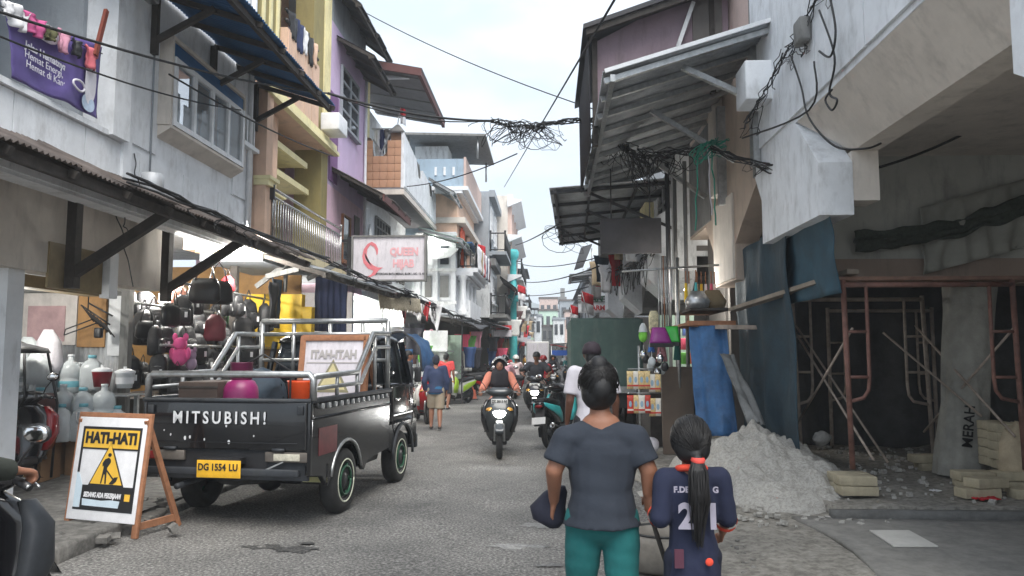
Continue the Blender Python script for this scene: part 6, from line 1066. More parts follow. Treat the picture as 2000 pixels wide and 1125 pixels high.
# ------------------------------------------------------------------ scooters (local: +Y forward)
def scooter(label, loc, rz, bm_, am_, lit=False, plate=None, lean=0, group='motor scooters in the street', side_stand=True, name='motor_scooter', retro=False):
    T = Thing(name, label, 'motorbike', loc, rz, group, local=True); T.o.rotation_euler = (0, lean, rz)
    for y in (.64, -.62):
        h = T.part('wheel', MB().lathe([(.0, -.03), (.06, -.035), (.06, .035), (0, .03)], (0, y, .27), 'x', 16).lathe([(.17, -.035), (.185, -.035), (.185, .035), (.17, .035), (.17, -.035)], (0, y, .27), 'x', 28), M_dull)
        T.part('tyre', MB().lathe([(.18, -.04), (.22, -.05), (.255, -.04), (.272, -.015), (.272, .015), (.255, .04), (.22, .05), (.18, .04), (.18, -.04)], (0, y, .27), 'x', 30), M_rubber, h)
        T.many('spokes', (lambda mb: [mb.beam((0, y + .05 * math.cos(a), .27 + .05 * math.sin(a)), (0, y + .18 * math.cos(a), .27 + .18 * math.sin(a)), .03, .03, (1, 0, 0)) for a in [k * 1.2566 for k in range(5)]] and mb)(MB()), M_dull, h)
    T.part('front_fender', MB().loft([((0, .64 + .3 * math.cos(a), .27 + .3 * math.sin(a)), .065, .025, 3, a - math.pi / 2 + math.pi) for a in [2.5, 2.1, 1.7, 1.3, .9, .5]], 12, plane='y'), bm_)
    T.part('fork', MB().cyl((-.07, .62, .27), (-.06, .45, .72), .022, 8).cyl((.07, .62, .27), (.06, .45, .72), .022, 8), M_steel)
    T.part('apron', MB().loft([((0, .3, .24), .15, .05, 3), ((0, .36, .34), .21, .07, 3), ((0, .43, .5), .245, .1, 2.8), ((0, .47, .66), .255, .12, 2.8), ((0, .45, .8), .24, .1, 2.6), ((0, .4, .9), .17, .08, 2.4), ((0, .36, .97), .08, .05, 2)], 24), bm_)
    for s in (-1, 1):
        T.part('apron_wing', MB().loft([((s * .2, .4, .4), .04, .09, 3), ((s * .245, .45, .58), .05, .1, 3), ((s * .25, .45, .78), .05, .08, 3), ((s * .19, .44, .9), .03, .05, 2)], 14), am_)
        T.part('indicator', MB().ell((s * .17, .555, .76), (.05, .03, .025), 10, Matrix.Rotation(s * .4, 3, 'Y')), mat('amber_lens', s2l((206, 150, 70)), .3))
    T.part('handlebar_cover', MB().loft([((0, .34, .93), .08, .06, 3), ((0, .35, .99), .2, .085, 2.6), ((0, .35, 1.04), .23, .08, 2.4), ((0, .32, 1.09), .12, .05, 2)], 22), bm_)
    hl = T.part('headlight', MB().loft([((0, .57, .63), .04, .02, 2.5), ((0, .585, .66), .085, .025, 2.5), ((0, .58, .71), .1, .025, 2.5), ((0, .57, .735), .075, .015, 2.5)], 20), mat('headlight_on', (1, 1, .95), .3, var=0, emit=(1, .98, .88), es=22) if lit else mat('headlight_off', (.55, .57, .58), .1, spec=.8, var=.1))
    if lit:
        T.part('position_lamp', MB().ell((0, .545, .5), (.035, .02, .025), 10), MATS['headlight_on'], hl)
        ld = bpy.data.lights.new('headlight_beam', 'SPOT'); ld.energy = 10; ld.spot_size = R(85); ld.spot_blend = .8; ld.shadow_soft_size = .08; lo = bpy.data.objects.new('headlight_beam', ld); col.objects.link(lo); lo.parent = T.o; lo.location = (0, .64, .69); lo.rotation_euler = (R(80), 0, 0)
    T.part('floorboard', MB().bbox((-.16, -.15, .25), (.16, .4, .34), .03), M_black); T.part('belly_guard', MB().bbox((-.12, -.35, .17), (.12, .3, .26), .03), M_black)
    T.part('tail_body', MB().loft([((0, .0, .46), .1, .14, 3), ((0, -.12, .52), .15, .19, 3), ((0, -.35, .58), .18, .17, 3), ((0, -.65, .66), .17, .11, 3), ((0, -.9, .75), .11, .06, 3), ((0, -1.0, .78), .05, .03, 3)], 20, plane='y'), bm_)
    for s in (-1, 1): T.part('side_fairing', MB().loft([((s * .14, -.1, .5), .03, .1, 3), ((s * .18, -.35, .6), .03, .1, 3), ((s * .165, -.7, .69), .025, .06, 3), ((s * .09, -.93, .77), .02, .03, 3)], 14, plane='y'), am_)
    T.part('seat', MB().loft([((0, .06, .72), .06, .03, 3), ((0, 0, .75), .11, .05, 3), ((0, -.25, .765), .135, .055, 3), ((0, -.45, .8), .14, .055, 3), ((0, -.75, .83), .11, .045, 3), ((0, -.84, .83), .05, .03, 3)], 18, plane='y'), M_black)
    T.part('grab_rail', MB().tube([(-.12, -.7, .8), (-.13, -.9, .86), (0, -1.0, .87), (.13, -.9, .86), (.12, -.7, .8)], .014, 6), M_dull); T.part('tail_light', MB().ell((0, -.99, .74), (.07, .03, .03), 10), mat('tail_red', s2l((130, 24, 26)), .3)); T.part('rear_fender', MB().beam((0, -.9, .68), (0, -1.08, .42), .16, .015), M_black)
    T.part('rear_plate', MB().beam((0, -1.04, .56), (0, -1.09, .45), .24, .008), paint('plate_white', (214, 214, 212), .5))
    T.part('engine', MB().bbox((-.13, -.75, .2), (-.03, -.15, .38), .03).cyl((-.13, -.62, .27), (.1, -.62, .27), .05), M_dull); T.part('exhaust', MB().tube([(.08, .05, .22), (.12, -.25, .25), (.15, -.4, .3), (.165, -.85, .4)], .05, 12, True, [.018, .022, .05, .055]), M_black); T.part('exhaust_tip', MB().lathe([(.0, 0), (.03, 0), (.05, -.01), (.052, .05)], (.165, -.86, .4), 'y', 16), M_chrome); T.part('shock', MB().cyl((-.12, -.6, .3), (-.12, -.5, .62), .025, 8), M_dull)
    T.part('handlebar', MB().tube([(-.36, .22, 1.0), (-.2, .31, 1.03), (.2, .31, 1.03), (.36, .22, 1.0)], .013, 8), M_steel)
    for s in (-1, 1):
        T.part('grip', MB().cyl((s * .24, .29, 1.02), (s * .36, .22, 1.0), .02, 10), M_black); T.part('brake_lever', MB().tube([(s * .2, .35, 1.02), (s * .28, .34, 1.01), (s * .36, .29, .99)], .007, 6), M_steel)
        mr = T.part('mirror', MB().ell((s * .33, .3, 1.24), (.075, .022, .05), 14), M_black); T.part('mirror_glass', MB().ell((s * .33, .286, 1.24), (.065, .012, .042), 14), M_chrome, mr); T.part('mirror_stalk', MB().tube([(s * .2, .32, 1.03), (s * .24, .32, 1.12), (s * .32, .31, 1.21)], .007, 6), M_black, mr)
        T.part('foot_peg', MB().cyl((s * .14, -.25, .33), (s * .26, -.28, .33), .013, 6), M_dull)
    if plate:
        pl_ = T.part('front_plate', MB().bbox((-.13, .5, .835), (.13, .51, .915), .004), paint('plate_white', (214, 214, 212), .5)); o = text(plate, .062, M_txt, bold=.002, xs=.8); put(o, T.o, (0, .514, .875), (math.pi / 2, 0, math.pi))
    if side_stand: T.part('side_stand', MB().tube([(-.1, -.1, .25), (-.2, -.16, .02)], .012, 6), M_dull)
    return T
M_gunm = mat('gunmetal_paint', s2l((60, 64, 66)), .3, .3, var=.1, coat=.5); M_blkp = mat('gloss_black_paint', (.012, .012, .014), .2, var=.2, coat=.6); M_redp = mat('red_paint', s2l((150, 22, 30)), .25, var=.1, coat=.6); M_turp = mat('turquoise_scooter', s2l((60, 176, 178)), .28, var=.1, coat=.5); M_whp = mat('white_paint', s2l((210, 210, 206)), .3, var=.1, coat=.4); M_limep = mat('lime_paint', s2l((170, 210, 60)), .35, var=.1); M_bluep = mat('blue_paint', s2l((40, 90, 180)), .3, var=.1, coat=.4)
# ------------------------------------------------------------------ people
def seg_mesh(p0, p1, a, b, side=(1, 0, 0), flat0=False, flat1=False, n=16):
    p0 = Vector(p0); p1 = Vector(p1); d = p1 - p0; Ld = d.length; d = d.normalized() if Ld > 1e-6 else Vector((0, 0, 1)); s = Vector(side); s = s - d * s.dot(d)
    s = s.normalized() if s.length > 1e-4 else d.orthogonal().normalized(); t = d.cross(s); rings = []
    def ring(c, ra, rb): rings.append([c + s * ra * math.cos(6.2832 * j / n) + t * rb * math.sin(6.2832 * j / n) for j in range(n)])
    if not flat0:
        for k in (80, 60, 40, 20): ring(p0 - d * min(a) * math.sin(R(k)), a[0] * math.cos(R(k)), a[1] * math.cos(R(k)))
    ring(p0, *a); ring(p1, *b)
    if not flat1:
        for k in (20, 40, 60, 80): ring(p1 + d * min(b) * math.sin(R(k)), b[0] * math.cos(R(k)), b[1] * math.cos(R(k)))
    vs = [p for r in rings for p in r]; k = len(rings)
    fs = [(i * n + j, i * n + (j + 1) % n, (i + 1) * n + (j + 1) % n, (i + 1) * n + j) for i in range(k - 1) for j in range(n)] + [tuple(range(n - 1, -1, -1)), tuple((k - 1) * n + j for j in range(n))]
    return vs, fs
def blob(name, prims, m, parent, voxel=.012, smooth=4, disp=0):
    mb = MB()
    for p in prims:
        if p[0] == 'e': mb.ell(p[1], p[2], 16, p[3] if len(p) > 3 else None)
        else: mb.add(*seg_mesh(*p[1:]))
    o = mb.build(name, None); md = o.modifiers.new('r', 'REMESH'); md.mode = 'VOXEL'; md.voxel_size = voxel
    ms = o.modifiers.new('s', 'SMOOTH'); ms.iterations = smooth; ms.factor = .5
    col.objects.unlink(o); me = baked(o); bpy.data.objects.remove(o)
    if disp:
        for v in me.vertices:
            c = v.co; v.co = c + v.normal * disp * (mnoise.noise(Vector((c.x * 9, c.y * 9, c.z * 4))) + .6 * mnoise.noise(Vector((c.x * 5 + c.z * 12, c.y * 5, c.z * 14))))
    me.polygons.foreach_set('use_smooth', [True] * len(me.polygons)); me.materials.clear(); me.materials.append(m); me.name = name
    o = bpy.data.objects.new(name, me); col.objects.link(o); o.parent = parent; return o
def S(p0, p1, r0, r1, side=(1, 0, 0), f0=False, f1=False):
    a = r0 if isinstance(r0, tuple) else (r0, r0); b = r1 if isinstance(r1, tuple) else (r1, r1); return ('s', p0, p1, a, b, side, f0, f1)
def E_(c, r, rot=None): return ('e', c, r, rot)
def hand(wr, d, nrm, thumb, curl=.5, k=1.0):
    # wr wrist, d pointing direction, nrm palm normal (towards palm), thumb: +1/-1 side
    wr = Vector(wr); d = Vector(d).normalized(); nrm = Vector(nrm); nrm = (nrm - d * nrm.dot(d)).normalized(); sd_ = d.cross(nrm) * thumb; out = []
    pe = wr + d * .085 * k; out.append(S(wr, pe, (.026 * k, .017 * k), (.037 * k, .014 * k), sd_))
    for i, (off, ln) in enumerate(((.027, .07), (.009, .078), (-.009, .072), (-.027, .056))):
        b = pe + sd_ * off * k - d * .006; a1 = b + (d * math.cos(curl * .6) + nrm * math.sin(curl * .6)) * ln * .45 * k; a2 = a1 + (d * math.cos(curl * 1.5) + nrm * math.sin(curl * 1.5)) * ln * .32 * k; a3 = a2 + (d * math.cos(curl * 2.3) + nrm * math.sin(curl * 2.3)) * ln * .26 * k
        out += [S(b, a1, .0088 * k, .0082 * k), S(a1, a2, .0082 * k, .0075 * k), S(a2, a3, .0075 * k, .0066 * k)]
    tb = wr + d * .025 * k + sd_ * .026 * k; t1 = tb + (d * .6 + sd_ * .75 + nrm * .3).normalized() * .034 * k; t2 = t1 + (d * .85 + sd_ * .35 + nrm * .45).normalized() * .03 * k
    return out + [S(tb, t1, .0125 * k, .0098 * k), S(t1, t2, .0098 * k, .008 * k)]
M_skin = mat('brown_skin', s2l((142, 98, 76)), .55, var=.1, scale=12, bump=.05); M_skind = mat('deep_brown_skin', s2l((104, 68, 52)), .55, var=.1, scale=12); M_hair = mat('black_hair', (.008, .008, .009), .5, var=.5, scale=60, bump=.25, bscale=260)
J0 = dict(pel=(0, 0, .88), wa=(0, 0, 1.0), ch=(0, .01, 1.2), nk=(0, 0, 1.37), hd=(0, .02, 1.52), sl=(-.175, 0, 1.34), sr=(.175, 0, 1.34), el=(-.225, -.02, 1.07), er=(.225, -.02, 1.07), wl=(-.235, .04, .85), wr=(.235, .04, .85), hl=(-.085, 0, .86), hr=(.085, 0, .86), kl=(-.09, .02, .47), kr=(.09, .02, .47), al=(-.09, -.01, .08), ar=(.09, -.01, .08))
SEAT = dict(pel=(0, -.28, .86), wa=(0, -.27, .97), ch=(0, -.23, 1.16), nk=(0, -.2, 1.33), hd=(0, -.17, 1.48), sl=(-.175, -.21, 1.29), sr=(.175, -.21, 1.29), el=(-.27, -.05, 1.1), er=(.27, -.05, 1.1), wl=(-.3, .18, 1.05), wr=(.3, .18, 1.05), hl=(-.09, -.24, .85), hr=(.09, -.24, .85), kl=(-.17, .13, .74), kr=(.17, .13, .74), al=(-.14, .1, .41), ar=(.14, .1, .41))
def person(label, loc, rz, pose=None, base=J0, H=1.65, shirt=None, sleeve='short', pants=None, leg='long', head='hair', hairm=None, skin=None, fat=1.0, vox=.017, face=False, shoes=M_black, under=None, group=None, curl=.5, hand_dirs=None, hem=None, jit=.004, helmet_m=None, name='person', hs=1.0, hipf=1.0):
    k = H / 1.65; kh = k * hs; J = {a: Vector(v) * k for a, v in {**base, **(pose or {})}.items()}; skin = skin or M_skin
    T = Thing(name, label, 'person', loc, rz, group, local=True); X = (1, 0, 0); up = Vector((0, 0, 1)); f = fat
    hd = J['hd']; bp = []
    def torso(e, fl=False):
        o_ = [S(J['pel'], J['wa'], ((.135 * f + e) * k, (.105 * f + e) * k), ((.125 * f + e) * k, (.1 * f + e) * k), X, fl), S(J['wa'], J['ch'], ((.125 * f + e) * k, (.1 * f + e) * k), ((.15 * f + e) * k, (.108 * f + e) * k), X), S(J['ch'], J['ch'].lerp(J['nk'], .6 if fl else .72), ((.15 * f + e) * k, (.108 * f + e) * k), ((.1 * f + e) * k, (.07 * f + e) * k), X, False, fl)]
        for s in ('sl', 'sr'): o_.append(S(J['ch'].lerp(J['nk'], .5 if fl else .6), J[s], (.06 * f + e) * k, (.052 * f + e) * k, X))
        return o_
    bp += torso(-.006); bp.append(S(J['nk'] - up * .03 * k, hd - up * .05 * k, .052 * k, .05 * k))
    bp += [E_(hd, (.074 * kh, .092 * kh, .108 * kh)), E_(hd + Vector((0, .025, -.055)) * kh, (.055 * kh, .06 * kh, .06 * kh)), E_(hd + Vector((0, .1, -.02)) * kh, (.013 * kh, .018 * kh, .022 * kh)), E_(hd + Vector((-.075, 0, -.01)) * kh, (.012 * kh, .02 * kh, .03 * kh)), E_(hd + Vector((.075, 0, -.01)) * kh, (.012 * kh, .02 * kh, .03 * kh)), E_(hd + Vector((0, .085, -.065)) * kh, (.025 * kh, .014 * kh, .012 * kh))]
    for i, s in enumerate('lr'):
        sh, el, wr = J['s' + s], J['e' + s], J['w' + s]; bp += [S(sh, el, .047 * f * k, .04 * f * k), S(el, wr, .041 * f * k, .027 * k)]
        hdv = (wr - el).normalized(); sgn = -1 if s == 'l' else 1
        dd, nn, th = (hand_dirs or {}).get(s, (hdv, Vector((-sgn, 0, 0)) if abs(hdv.z) > .6 else Vector((0, 0, -1)), None))
        if th is None: th = (-1 if Vector(dd).cross(Vector(nn)).y < 0 else 1) if abs(Vector(dd).normalized().z) > .6 else (1 if Vector(dd).cross(Vector(nn)).x * sgn < 0 else -1)
        bp += hand(wr, dd, nn, th, curl, k * (1 if vox < .012 else 1.15))
        hp, kn, an = J['h' + s], J['k' + s], J['a' + s]; bp += [S(hp, kn, .082 * f * k, .056 * f * k), S(kn, kn.lerp(an, .35), .054 * f * k, .054 * f * k), S(kn.lerp(an, .35), an, .054 * f * k, .036 * k), S(an + Vector((0, -.03, -.045)) * k, an + Vector((0, .15, -.055)) * k, (.034 * k, .03 * k), (.04 * k, .02 * k))]
    body = blob('body', bp, skin, T.o, vox, 3)
    cv_ = max(vox, .009)
    if shirt:
        e = .016; hz = hem if hem is not None else -.06
        sp = torso(e, True); pb = J['pel'] + (J['pel'] - J['wa']).normalized() * (-hz) * k; sp.append(S(pb, J['pel'], ((.168 * f + e) * k, (.13 * f + e) * k), ((.15 * f + e) * k, (.118 * f + e) * k), X, True)); sp.append(S(J['pel'], J['wa'], ((.15 * f + e) * k, (.118 * f + e) * k), ((.125 * f + e) * k, (.1 * f + e) * k), X, True))
        for s in 'lr':
            sh, el, wr = J['s' + s], J['e' + s], J['w' + s]
            if sleeve == 'short': sp.append(S(sh, sh.lerp(el, .78), (.054 * f + e) * k, (.056 * f + e) * k, X, False, True))
            elif sleeve == 'elbow': sp += [S(sh, el, (.054 * f + e) * k, (.05 * f + e) * k), S(el, el.lerp(wr, .12), (.05 * f + e) * k, (.05 * f + e) * k, X, False, True)]
            else: sp += [S(sh, el, (.054 * f + e) * k, (.045 * f + e) * k), S(el, el.lerp(wr, .93), (.045 * f + e) * k, (.032 + e) * k, X, False, True)]
        blob('shirt', sp, shirt, T.o, cv_, 3, jit)
    if under: blob('undershirt', [S(J['pel'] - up * .1 * k, J['pel'] + up * .02 * k, ((.142 * f + .02) * k, (.112 * f + .02) * k), ((.142 * f + .02) * k, (.112 * f + .02) * k), X, True)], under, T.o, cv_, 2)
    if pants:
        f *= hipf; e = .012; pp = [S(J['pel'] - (J['wa'] - J['pel']) * .3, J['pel'].lerp(J['wa'], .4), ((.138 * f + e) * k, (.105 * f + e) * k), ((.128 * f + e) * k, (.1 * f + e) * k), X, False, True)]
        for s in 'lr':
            hp, kn, an = J['h' + s], J['k' + s], J['a' + s]
            if leg == 'long': pp += [S(hp, kn, (.088 * f + e) * k, (.066 * f + e) * k), S(kn, kn.lerp(an, .9), (.066 * f + e) * k, (.056 + e) * k, X, False, True)]
            else: pp += [S(hp, hp.lerp(kn, 1.0), (.09 * f + e) * k, (.085 * f + e) * k, X, False, True)]
        blob('trousers' if leg == 'long' else 'shorts', pp, pants, T.o, cv_, 3, jit)
    for s in 'lr':
        if shoes: an = J['a' + s]; blob('shoe', [S(an + Vector((0, -.045, -.05)) * k, an + Vector((0, .16, -.058)) * k, (.042 * k, .03 * k), (.046 * k, .022 * k)), E_(an + Vector((0, .09, -.04)) * k, (.04 * k, .07 * k, .035 * k))], shoes, T.o, cv_, 2)
    hm = hairm or M_hair
    if head in ('hair', 'pony', 'bun', 'cap'):
        hp_ = [E_(hd + Vector((0, -.012, .022)) * kh, (.084 * kh, .1 * kh, .104 * kh)), E_(hd + Vector((0, -.045, -.03)) * kh, (.078 * kh, .062 * kh, .075 * kh))]
        if head in ('bun',): hp_ = [E_(hd + Vector((0, -.02, .01)) * kh, (.096 * kh, .112 * kh, .115 * kh)), E_(hd + Vector((0, -.05, -.04)) * kh, (.09 * kh, .075 * kh, .085 * kh)), E_(hd + Vector((0, -.06, .1)) * kh, (.05 * kh, .05 * kh, .05 * kh)), E_(hd + Vector((.01, -.1, -.01)) * kh, (.055 * kh, .05 * kh, .07 * kh))]
        if head == 'pony': hp_ = [E_(hd + Vector((0, -.015, .012)) * kh, (.098 * kh, .11 * kh, .112 * kh)), E_(hd + Vector((0, -.05, -.035)) * kh, (.092 * kh, .07 * kh, .085 * kh)), S(hd + Vector((.012, -.12, -.07)) * kh, hd + Vector((.008, -.155, -.14)) * kh, (.026 * kh, .02 * kh), (.043 * kh, .028 * kh)), S(hd + Vector((.008, -.155, -.14)) * kh, hd + Vector((.01, -.16, -.28)) * kh, (.043 * kh, .028 * kh), (.04 * kh, .025 * kh)), S(hd + Vector((.01, -.16, -.28)) * kh, hd + Vector((.005, -.14, -.46)) * kh, (.038 * kh, .024 * kh), (.01 * kh, .01 * kh))]
        blob('hair', hp_, hm, T.o, cv_, 2, .004)
    if head == 'pony': T.part('hair_tie', MB().lathe([(.03 * kh, -.012), (.036 * kh, 0), (.03 * kh, .012)], hd + Vector((.014, -.128, -.085)) * kh, n=16), paint('coral_tie', (240, 90, 80), .7))
    if head == 'cap':
        T.part('cap', MB().loft([(hd + Vector((0, -.005, .0)) * kh, .094 * kh, .11 * kh, 2), (hd + Vector((0, -.005, .05)) * kh, .093 * kh, .108 * kh, 2), (hd + Vector((0, -.01, .1)) * kh, .072 * kh, .085 * kh, 2), (hd + Vector((0, -.01, .125)) * kh, .03 * kh, .035 * kh, 2)], 24), helmet_m or paint('dark_cap', (50, 40, 48), .8)); T.part('cap_brim', MB().loft([(hd + Vector((0, .13, .012)) * kh, .07 * kh, .08 * kh, 2.4), (hd + Vector((0, .13, .022)) * kh, .07 * kh, .08 * kh, 2.4)], 18), helmet_m or paint('dark_cap', (50, 40, 48), .8))
    if head in ('helmet', 'hijab_helmet'):
        hmt = helmet_m or M_black; th0 = hd + Vector((0, -.01, .02)) * k
        def shell(u, v): a = u * 6.2832; t = v * 1.75; ff = math.sin(a); zmin = .12 if ff > .55 else 0; t = t * (1 - .78 * max(0, ff - .3)); return th0 + Vector((.128 * math.sin(t) * math.cos(a), .15 * math.sin(t) * math.sin(a), .14 * math.cos(t))) * k
        h_ = T.part('helmet', MB().grid(shell, 36, 16, -.012 * k), hmt); T.part('visor_rim', MB().tube([shell(u / 36, 1) for u in range(37)], .008 * k, 6), M_black, h_)
    if head in ('hijab', 'hijab_helmet'):
        hj = [E_(hd + Vector((0, -.015, .01)) * k, (.095 * k, .105 * k, .118 * k)), S(hd + Vector((0, -.02, -.1)) * k, J['nk'] + Vector((0, .03, -.02)) * k, .085 * k, (.13 * k, .11 * k)), S(J['nk'] + Vector((0, .03, -.02)) * k, J['ch'] + Vector((0, .06, .0)) * k, (.15 * f * k, .12 * k), (.185 * f * k, .12 * k), X)]
        o = blob('headscarf', hj, paint('black_headscarf', (38, 38, 44), .85), T.o, cv_, 4, .006)
        blob('face', [E_(hd + Vector((0, .058, -.012)) * k, (.058 * k, .055 * k, .078 * k)), E_(hd + Vector((0, .112, -.02)) * k, (.012 * k, .012 * k, .02 * k))], skin, T.o, min(vox, .01), 2)
    if face:
        fy = .112 if 'hijab' in head else .088
        for sx in (-1, 1):
            T.part('eye', MB().ell(hd + Vector((sx * .028, fy - .006, .008)) * k, (.011 * k, .006 * k, .006 * k), 10), M_hair); T.part('eyebrow', MB().ell(hd + Vector((sx * .029, fy - .004, .026)) * k, (.016 * k, .006 * k, .004 * k), 8), M_hair)
        T.part('mouth', MB().ell(hd + Vector((0, fy - .004, -.055)) * k, (.02 * k, .008 * k, .006 * k), 10), paint('lips', (136, 66, 62), .5))
    return T
def strands(T, c, rad, tgt, n, m, seed, name='hair_strands', r=.0022, low=-.35):
    q_ = random.Random(seed); mb = MB(); c = Vector(c); t = Vector(tgt).normalized()
    while n:
        d = Vector((q_.gauss(0, 1), q_.gauss(0, 1), q_.gauss(0, 1))).normalized()
        if d.z < low or (d.y > .55 and d.z < .3) or d.dot(t) > .97: continue
        n -= 1; ang = d.angle(t); pts = []; w_ = q_.uniform(-.06, .06)
        for i in range(9):
            f = i / 8; v = (d * math.sin((1 - f) * ang) + t * math.sin(f * ang)) / max(math.sin(ang), .05); v += d.cross(t) * w_ * math.sin(f * 3.14); v.normalize(); k_ = 1.012 + .02 * q_.random() + (.03 * math.sin(f * 3.14) if q_.random() < .15 else 0)
            pts.append(c + Vector((v.x * rad[0], v.y * rad[1], v.z * rad[2])) * k_)
        mb.tube(pts, r, 3, False)
    return T.many(name, mb, m)
def cl(name, rgb): return mat(name, s2l(rgb), .9, var=.12, scale=5, bump=.25, bscale=16)
# --- the woman and the girl walking hand in hand
GP, WP = Vector((.655, 3.62, 0)), Vector((.255, 3.78, 0))
kw = 1.6 / 1.65
wpose = dict(nk=(0, .0, 1.37), ch=(0, .01, 1.18), sl=(-.168, -.01, 1.25), sr=(.168, -.01, 1.25), el=(-.235, -.03, 1.1), wl=(-.235, .1, .93), er=(.23, -.03, 1.1), wr=(.225, -.02, .99), kl=(-.1, .1, .48), al=(-.1, .02, .1), kr=(.1, -.02, .46), ar=(.1, -.17, .12), hl=(-.09, 0, .86), hr=(.09, 0, .86), hd=(-.01, .03, 1.515))
meet = (WP + Vector(wpose['wr']) * kw)
wm = person('woman in slate grey t-shirt and teal trousers holding the girl by the hand', WP, 0, wpose, H=1.6, shirt=cl('slate_cotton', (42, 48, 58)), pants=cl('teal_trousers', (24, 98, 98)), head='bun', fat=1.08, vox=.0085, shoes=M_black, curl=.9, hem=-.045, jit=.009, hs=1.0, hipf=.9,
    hand_dirs={'r': (Vector((.1, .05, -1)), Vector((.7, .6, 0)), None), 'l': (Vector((-.15, .35, -.9)), Vector((1, 0, 0)), None)})
hc = Vector(wpose['hd']) * kw; strands(wm, hc + Vector((0, -.02, .01)) * kw, (.097, .113, .116), (0, -.75, .55), 260, mat('dark_hair_strand', (.011, .01, .01), .5, var=.4, scale=30), 4)
c = WP + Vector((-.25, .16, .86)); single('folded_cap', MB().loft([(c + Vector((.02, 0, -.1)), .03, .04, 2.5), (c + Vector((0, 0, -.06)), .085, .06, 2.4), (c + Vector((-.01, 0, .0)), .09, .065, 2.2), (c + Vector((.03, 0, .07)), .06, .05, 2), (c + Vector((.05, 0, .1)), .03, .03, 2)], 20), cl('navy_pouch', (34, 36, 50)), "navy cloth pouch carried in the woman's hanging hand", 'pouch', c)
kg = 1.35 / 1.65; mg = (meet + Vector((.02, .0, -.06)) - GP) / kg
gpose = dict(nk=(0, 0, 1.36), sl=(-.15, 0, 1.29), sr=(.15, 0, 1.29), hd=(0, .02, 1.5), el=(-.185, -.05, 1.08), wl=(mg.x + .01, mg.y, mg.z), er=(.195, .02, 1.07), wr=(.2, .15, .97), kl=(-.085, -.02, .48), al=(-.085, -.14, .12), kr=(.085, .1, .48), ar=(.085, .06, .09))
M_jer = cl('navy_jersey', (30, 36, 60)); M_jor = cl('orange_trim', (226, 78, 56))
gl = person('girl in navy jersey numbered 21 with a long black ponytail', GP, 0, gpose, H=1.35, shirt=M_jer, sleeve='elbow', pants=cl('navy_shorts', (24, 28, 46)), leg='shorts', head='pony', hs=1.12, fat=.86, hipf=.82, vox=.0085, shoes=M_black, curl=1.0, hem=-.16, jit=.008, hand_dirs={'l': (Vector((-.3, .1, .7)), Vector((.3, .8, .2)), None)})
hg = Vector(gpose['hd']) * kg; strands(gl, hg + Vector((0, -.015, .012)) * kg * 1.12, (.098 * kg * 1.12, .11 * kg * 1.12, .112 * kg * 1.12), (.1, -.85, -.5), 240, MATS['dark_hair_strand'], 8, low=-.6)
q_ = random.Random(5); pm = MB()
for i in range(70):
    a_ = q_.uniform(0, 6.28); o_ = Vector((math.cos(a_), math.sin(a_) * .6, 0)); e_ = q_.uniform(.7, 1.15)
    pm.tube([hg + (Vector((.012, -.12, -.07)) + o_ * .02) * kg * 1.12, hg + (Vector((.008, -.155, -.14)) + o_ * .046) * kg * 1.12, hg + (Vector((.01, -.16, -.28)) + o_ * .043 + Vector((q_.uniform(-.01, .01), 0, 0))) * kg * 1.12, hg + (Vector((.005, -.145, -.44 * e_)) + o_ * .018 * q_.uniform(0, 2)) * kg * 1.12], .0022, 3, False)
gl.many('ponytail_strands', pm, MATS['dark_hair_strand'])
M_num = cl('jersey_white', (150, 146, 160))
put(text('2', .15, M_num, bold=.006, xs=.95), gl.o, (-.045, -.112, .9), (math.pi / 2 - .06, 0, 0)); put(text('1', .15, M_num, bold=.006, xs=.95), gl.o, (.072, -.112, .9), (math.pi / 2 - .06, 0, 0)); put(text('F.DE', .036, M_num, bold=.0015), gl.o, (-.065, -.112, 1.02), (math.pi / 2 - .1, 0, 0)); put(text('G', .036, M_num, bold=.0015), gl.o, (.085, -.112, 1.02), (math.pi / 2 - .1, 0, 0))
for s in 'lr':
    e_ = Vector(gpose['e' + s]) * kg; w_ = Vector(gpose['w' + s]) * kg; d_ = (w_ - e_).normalized(); p_ = e_ + (w_ - e_) * .12
    gl.part('cuff', MB().tube([p_ - d_ * .002, p_ + d_ * .03], .05, 18, False, [.052, .05]), M_jor)
gl.part('collar', MB().tube([Vector((.06 * math.cos(a), .05 * math.sin(a) - .005, 1.098 - .012 * math.sin(a))) for a in [i * .3142 for i in range(21)]], .016, 8), M_jor)
gl.part('badge', MB().ell((.05, -.118, .71), (.018, .008, .018), 12), M_jor); gl.part('faded_print', MB().box((-.1, -.112, .68), (-.06, -.1, .76)), paint('dark_red_print', (84, 44, 60), .8))
single('stick', MB().cyl(meet + Vector((.0, .02, -.06)), meet + Vector((.07, -.05, -.3)), .011, 8), M_timber, 'short dark stick held between the two joined hands', 'stick', meet)
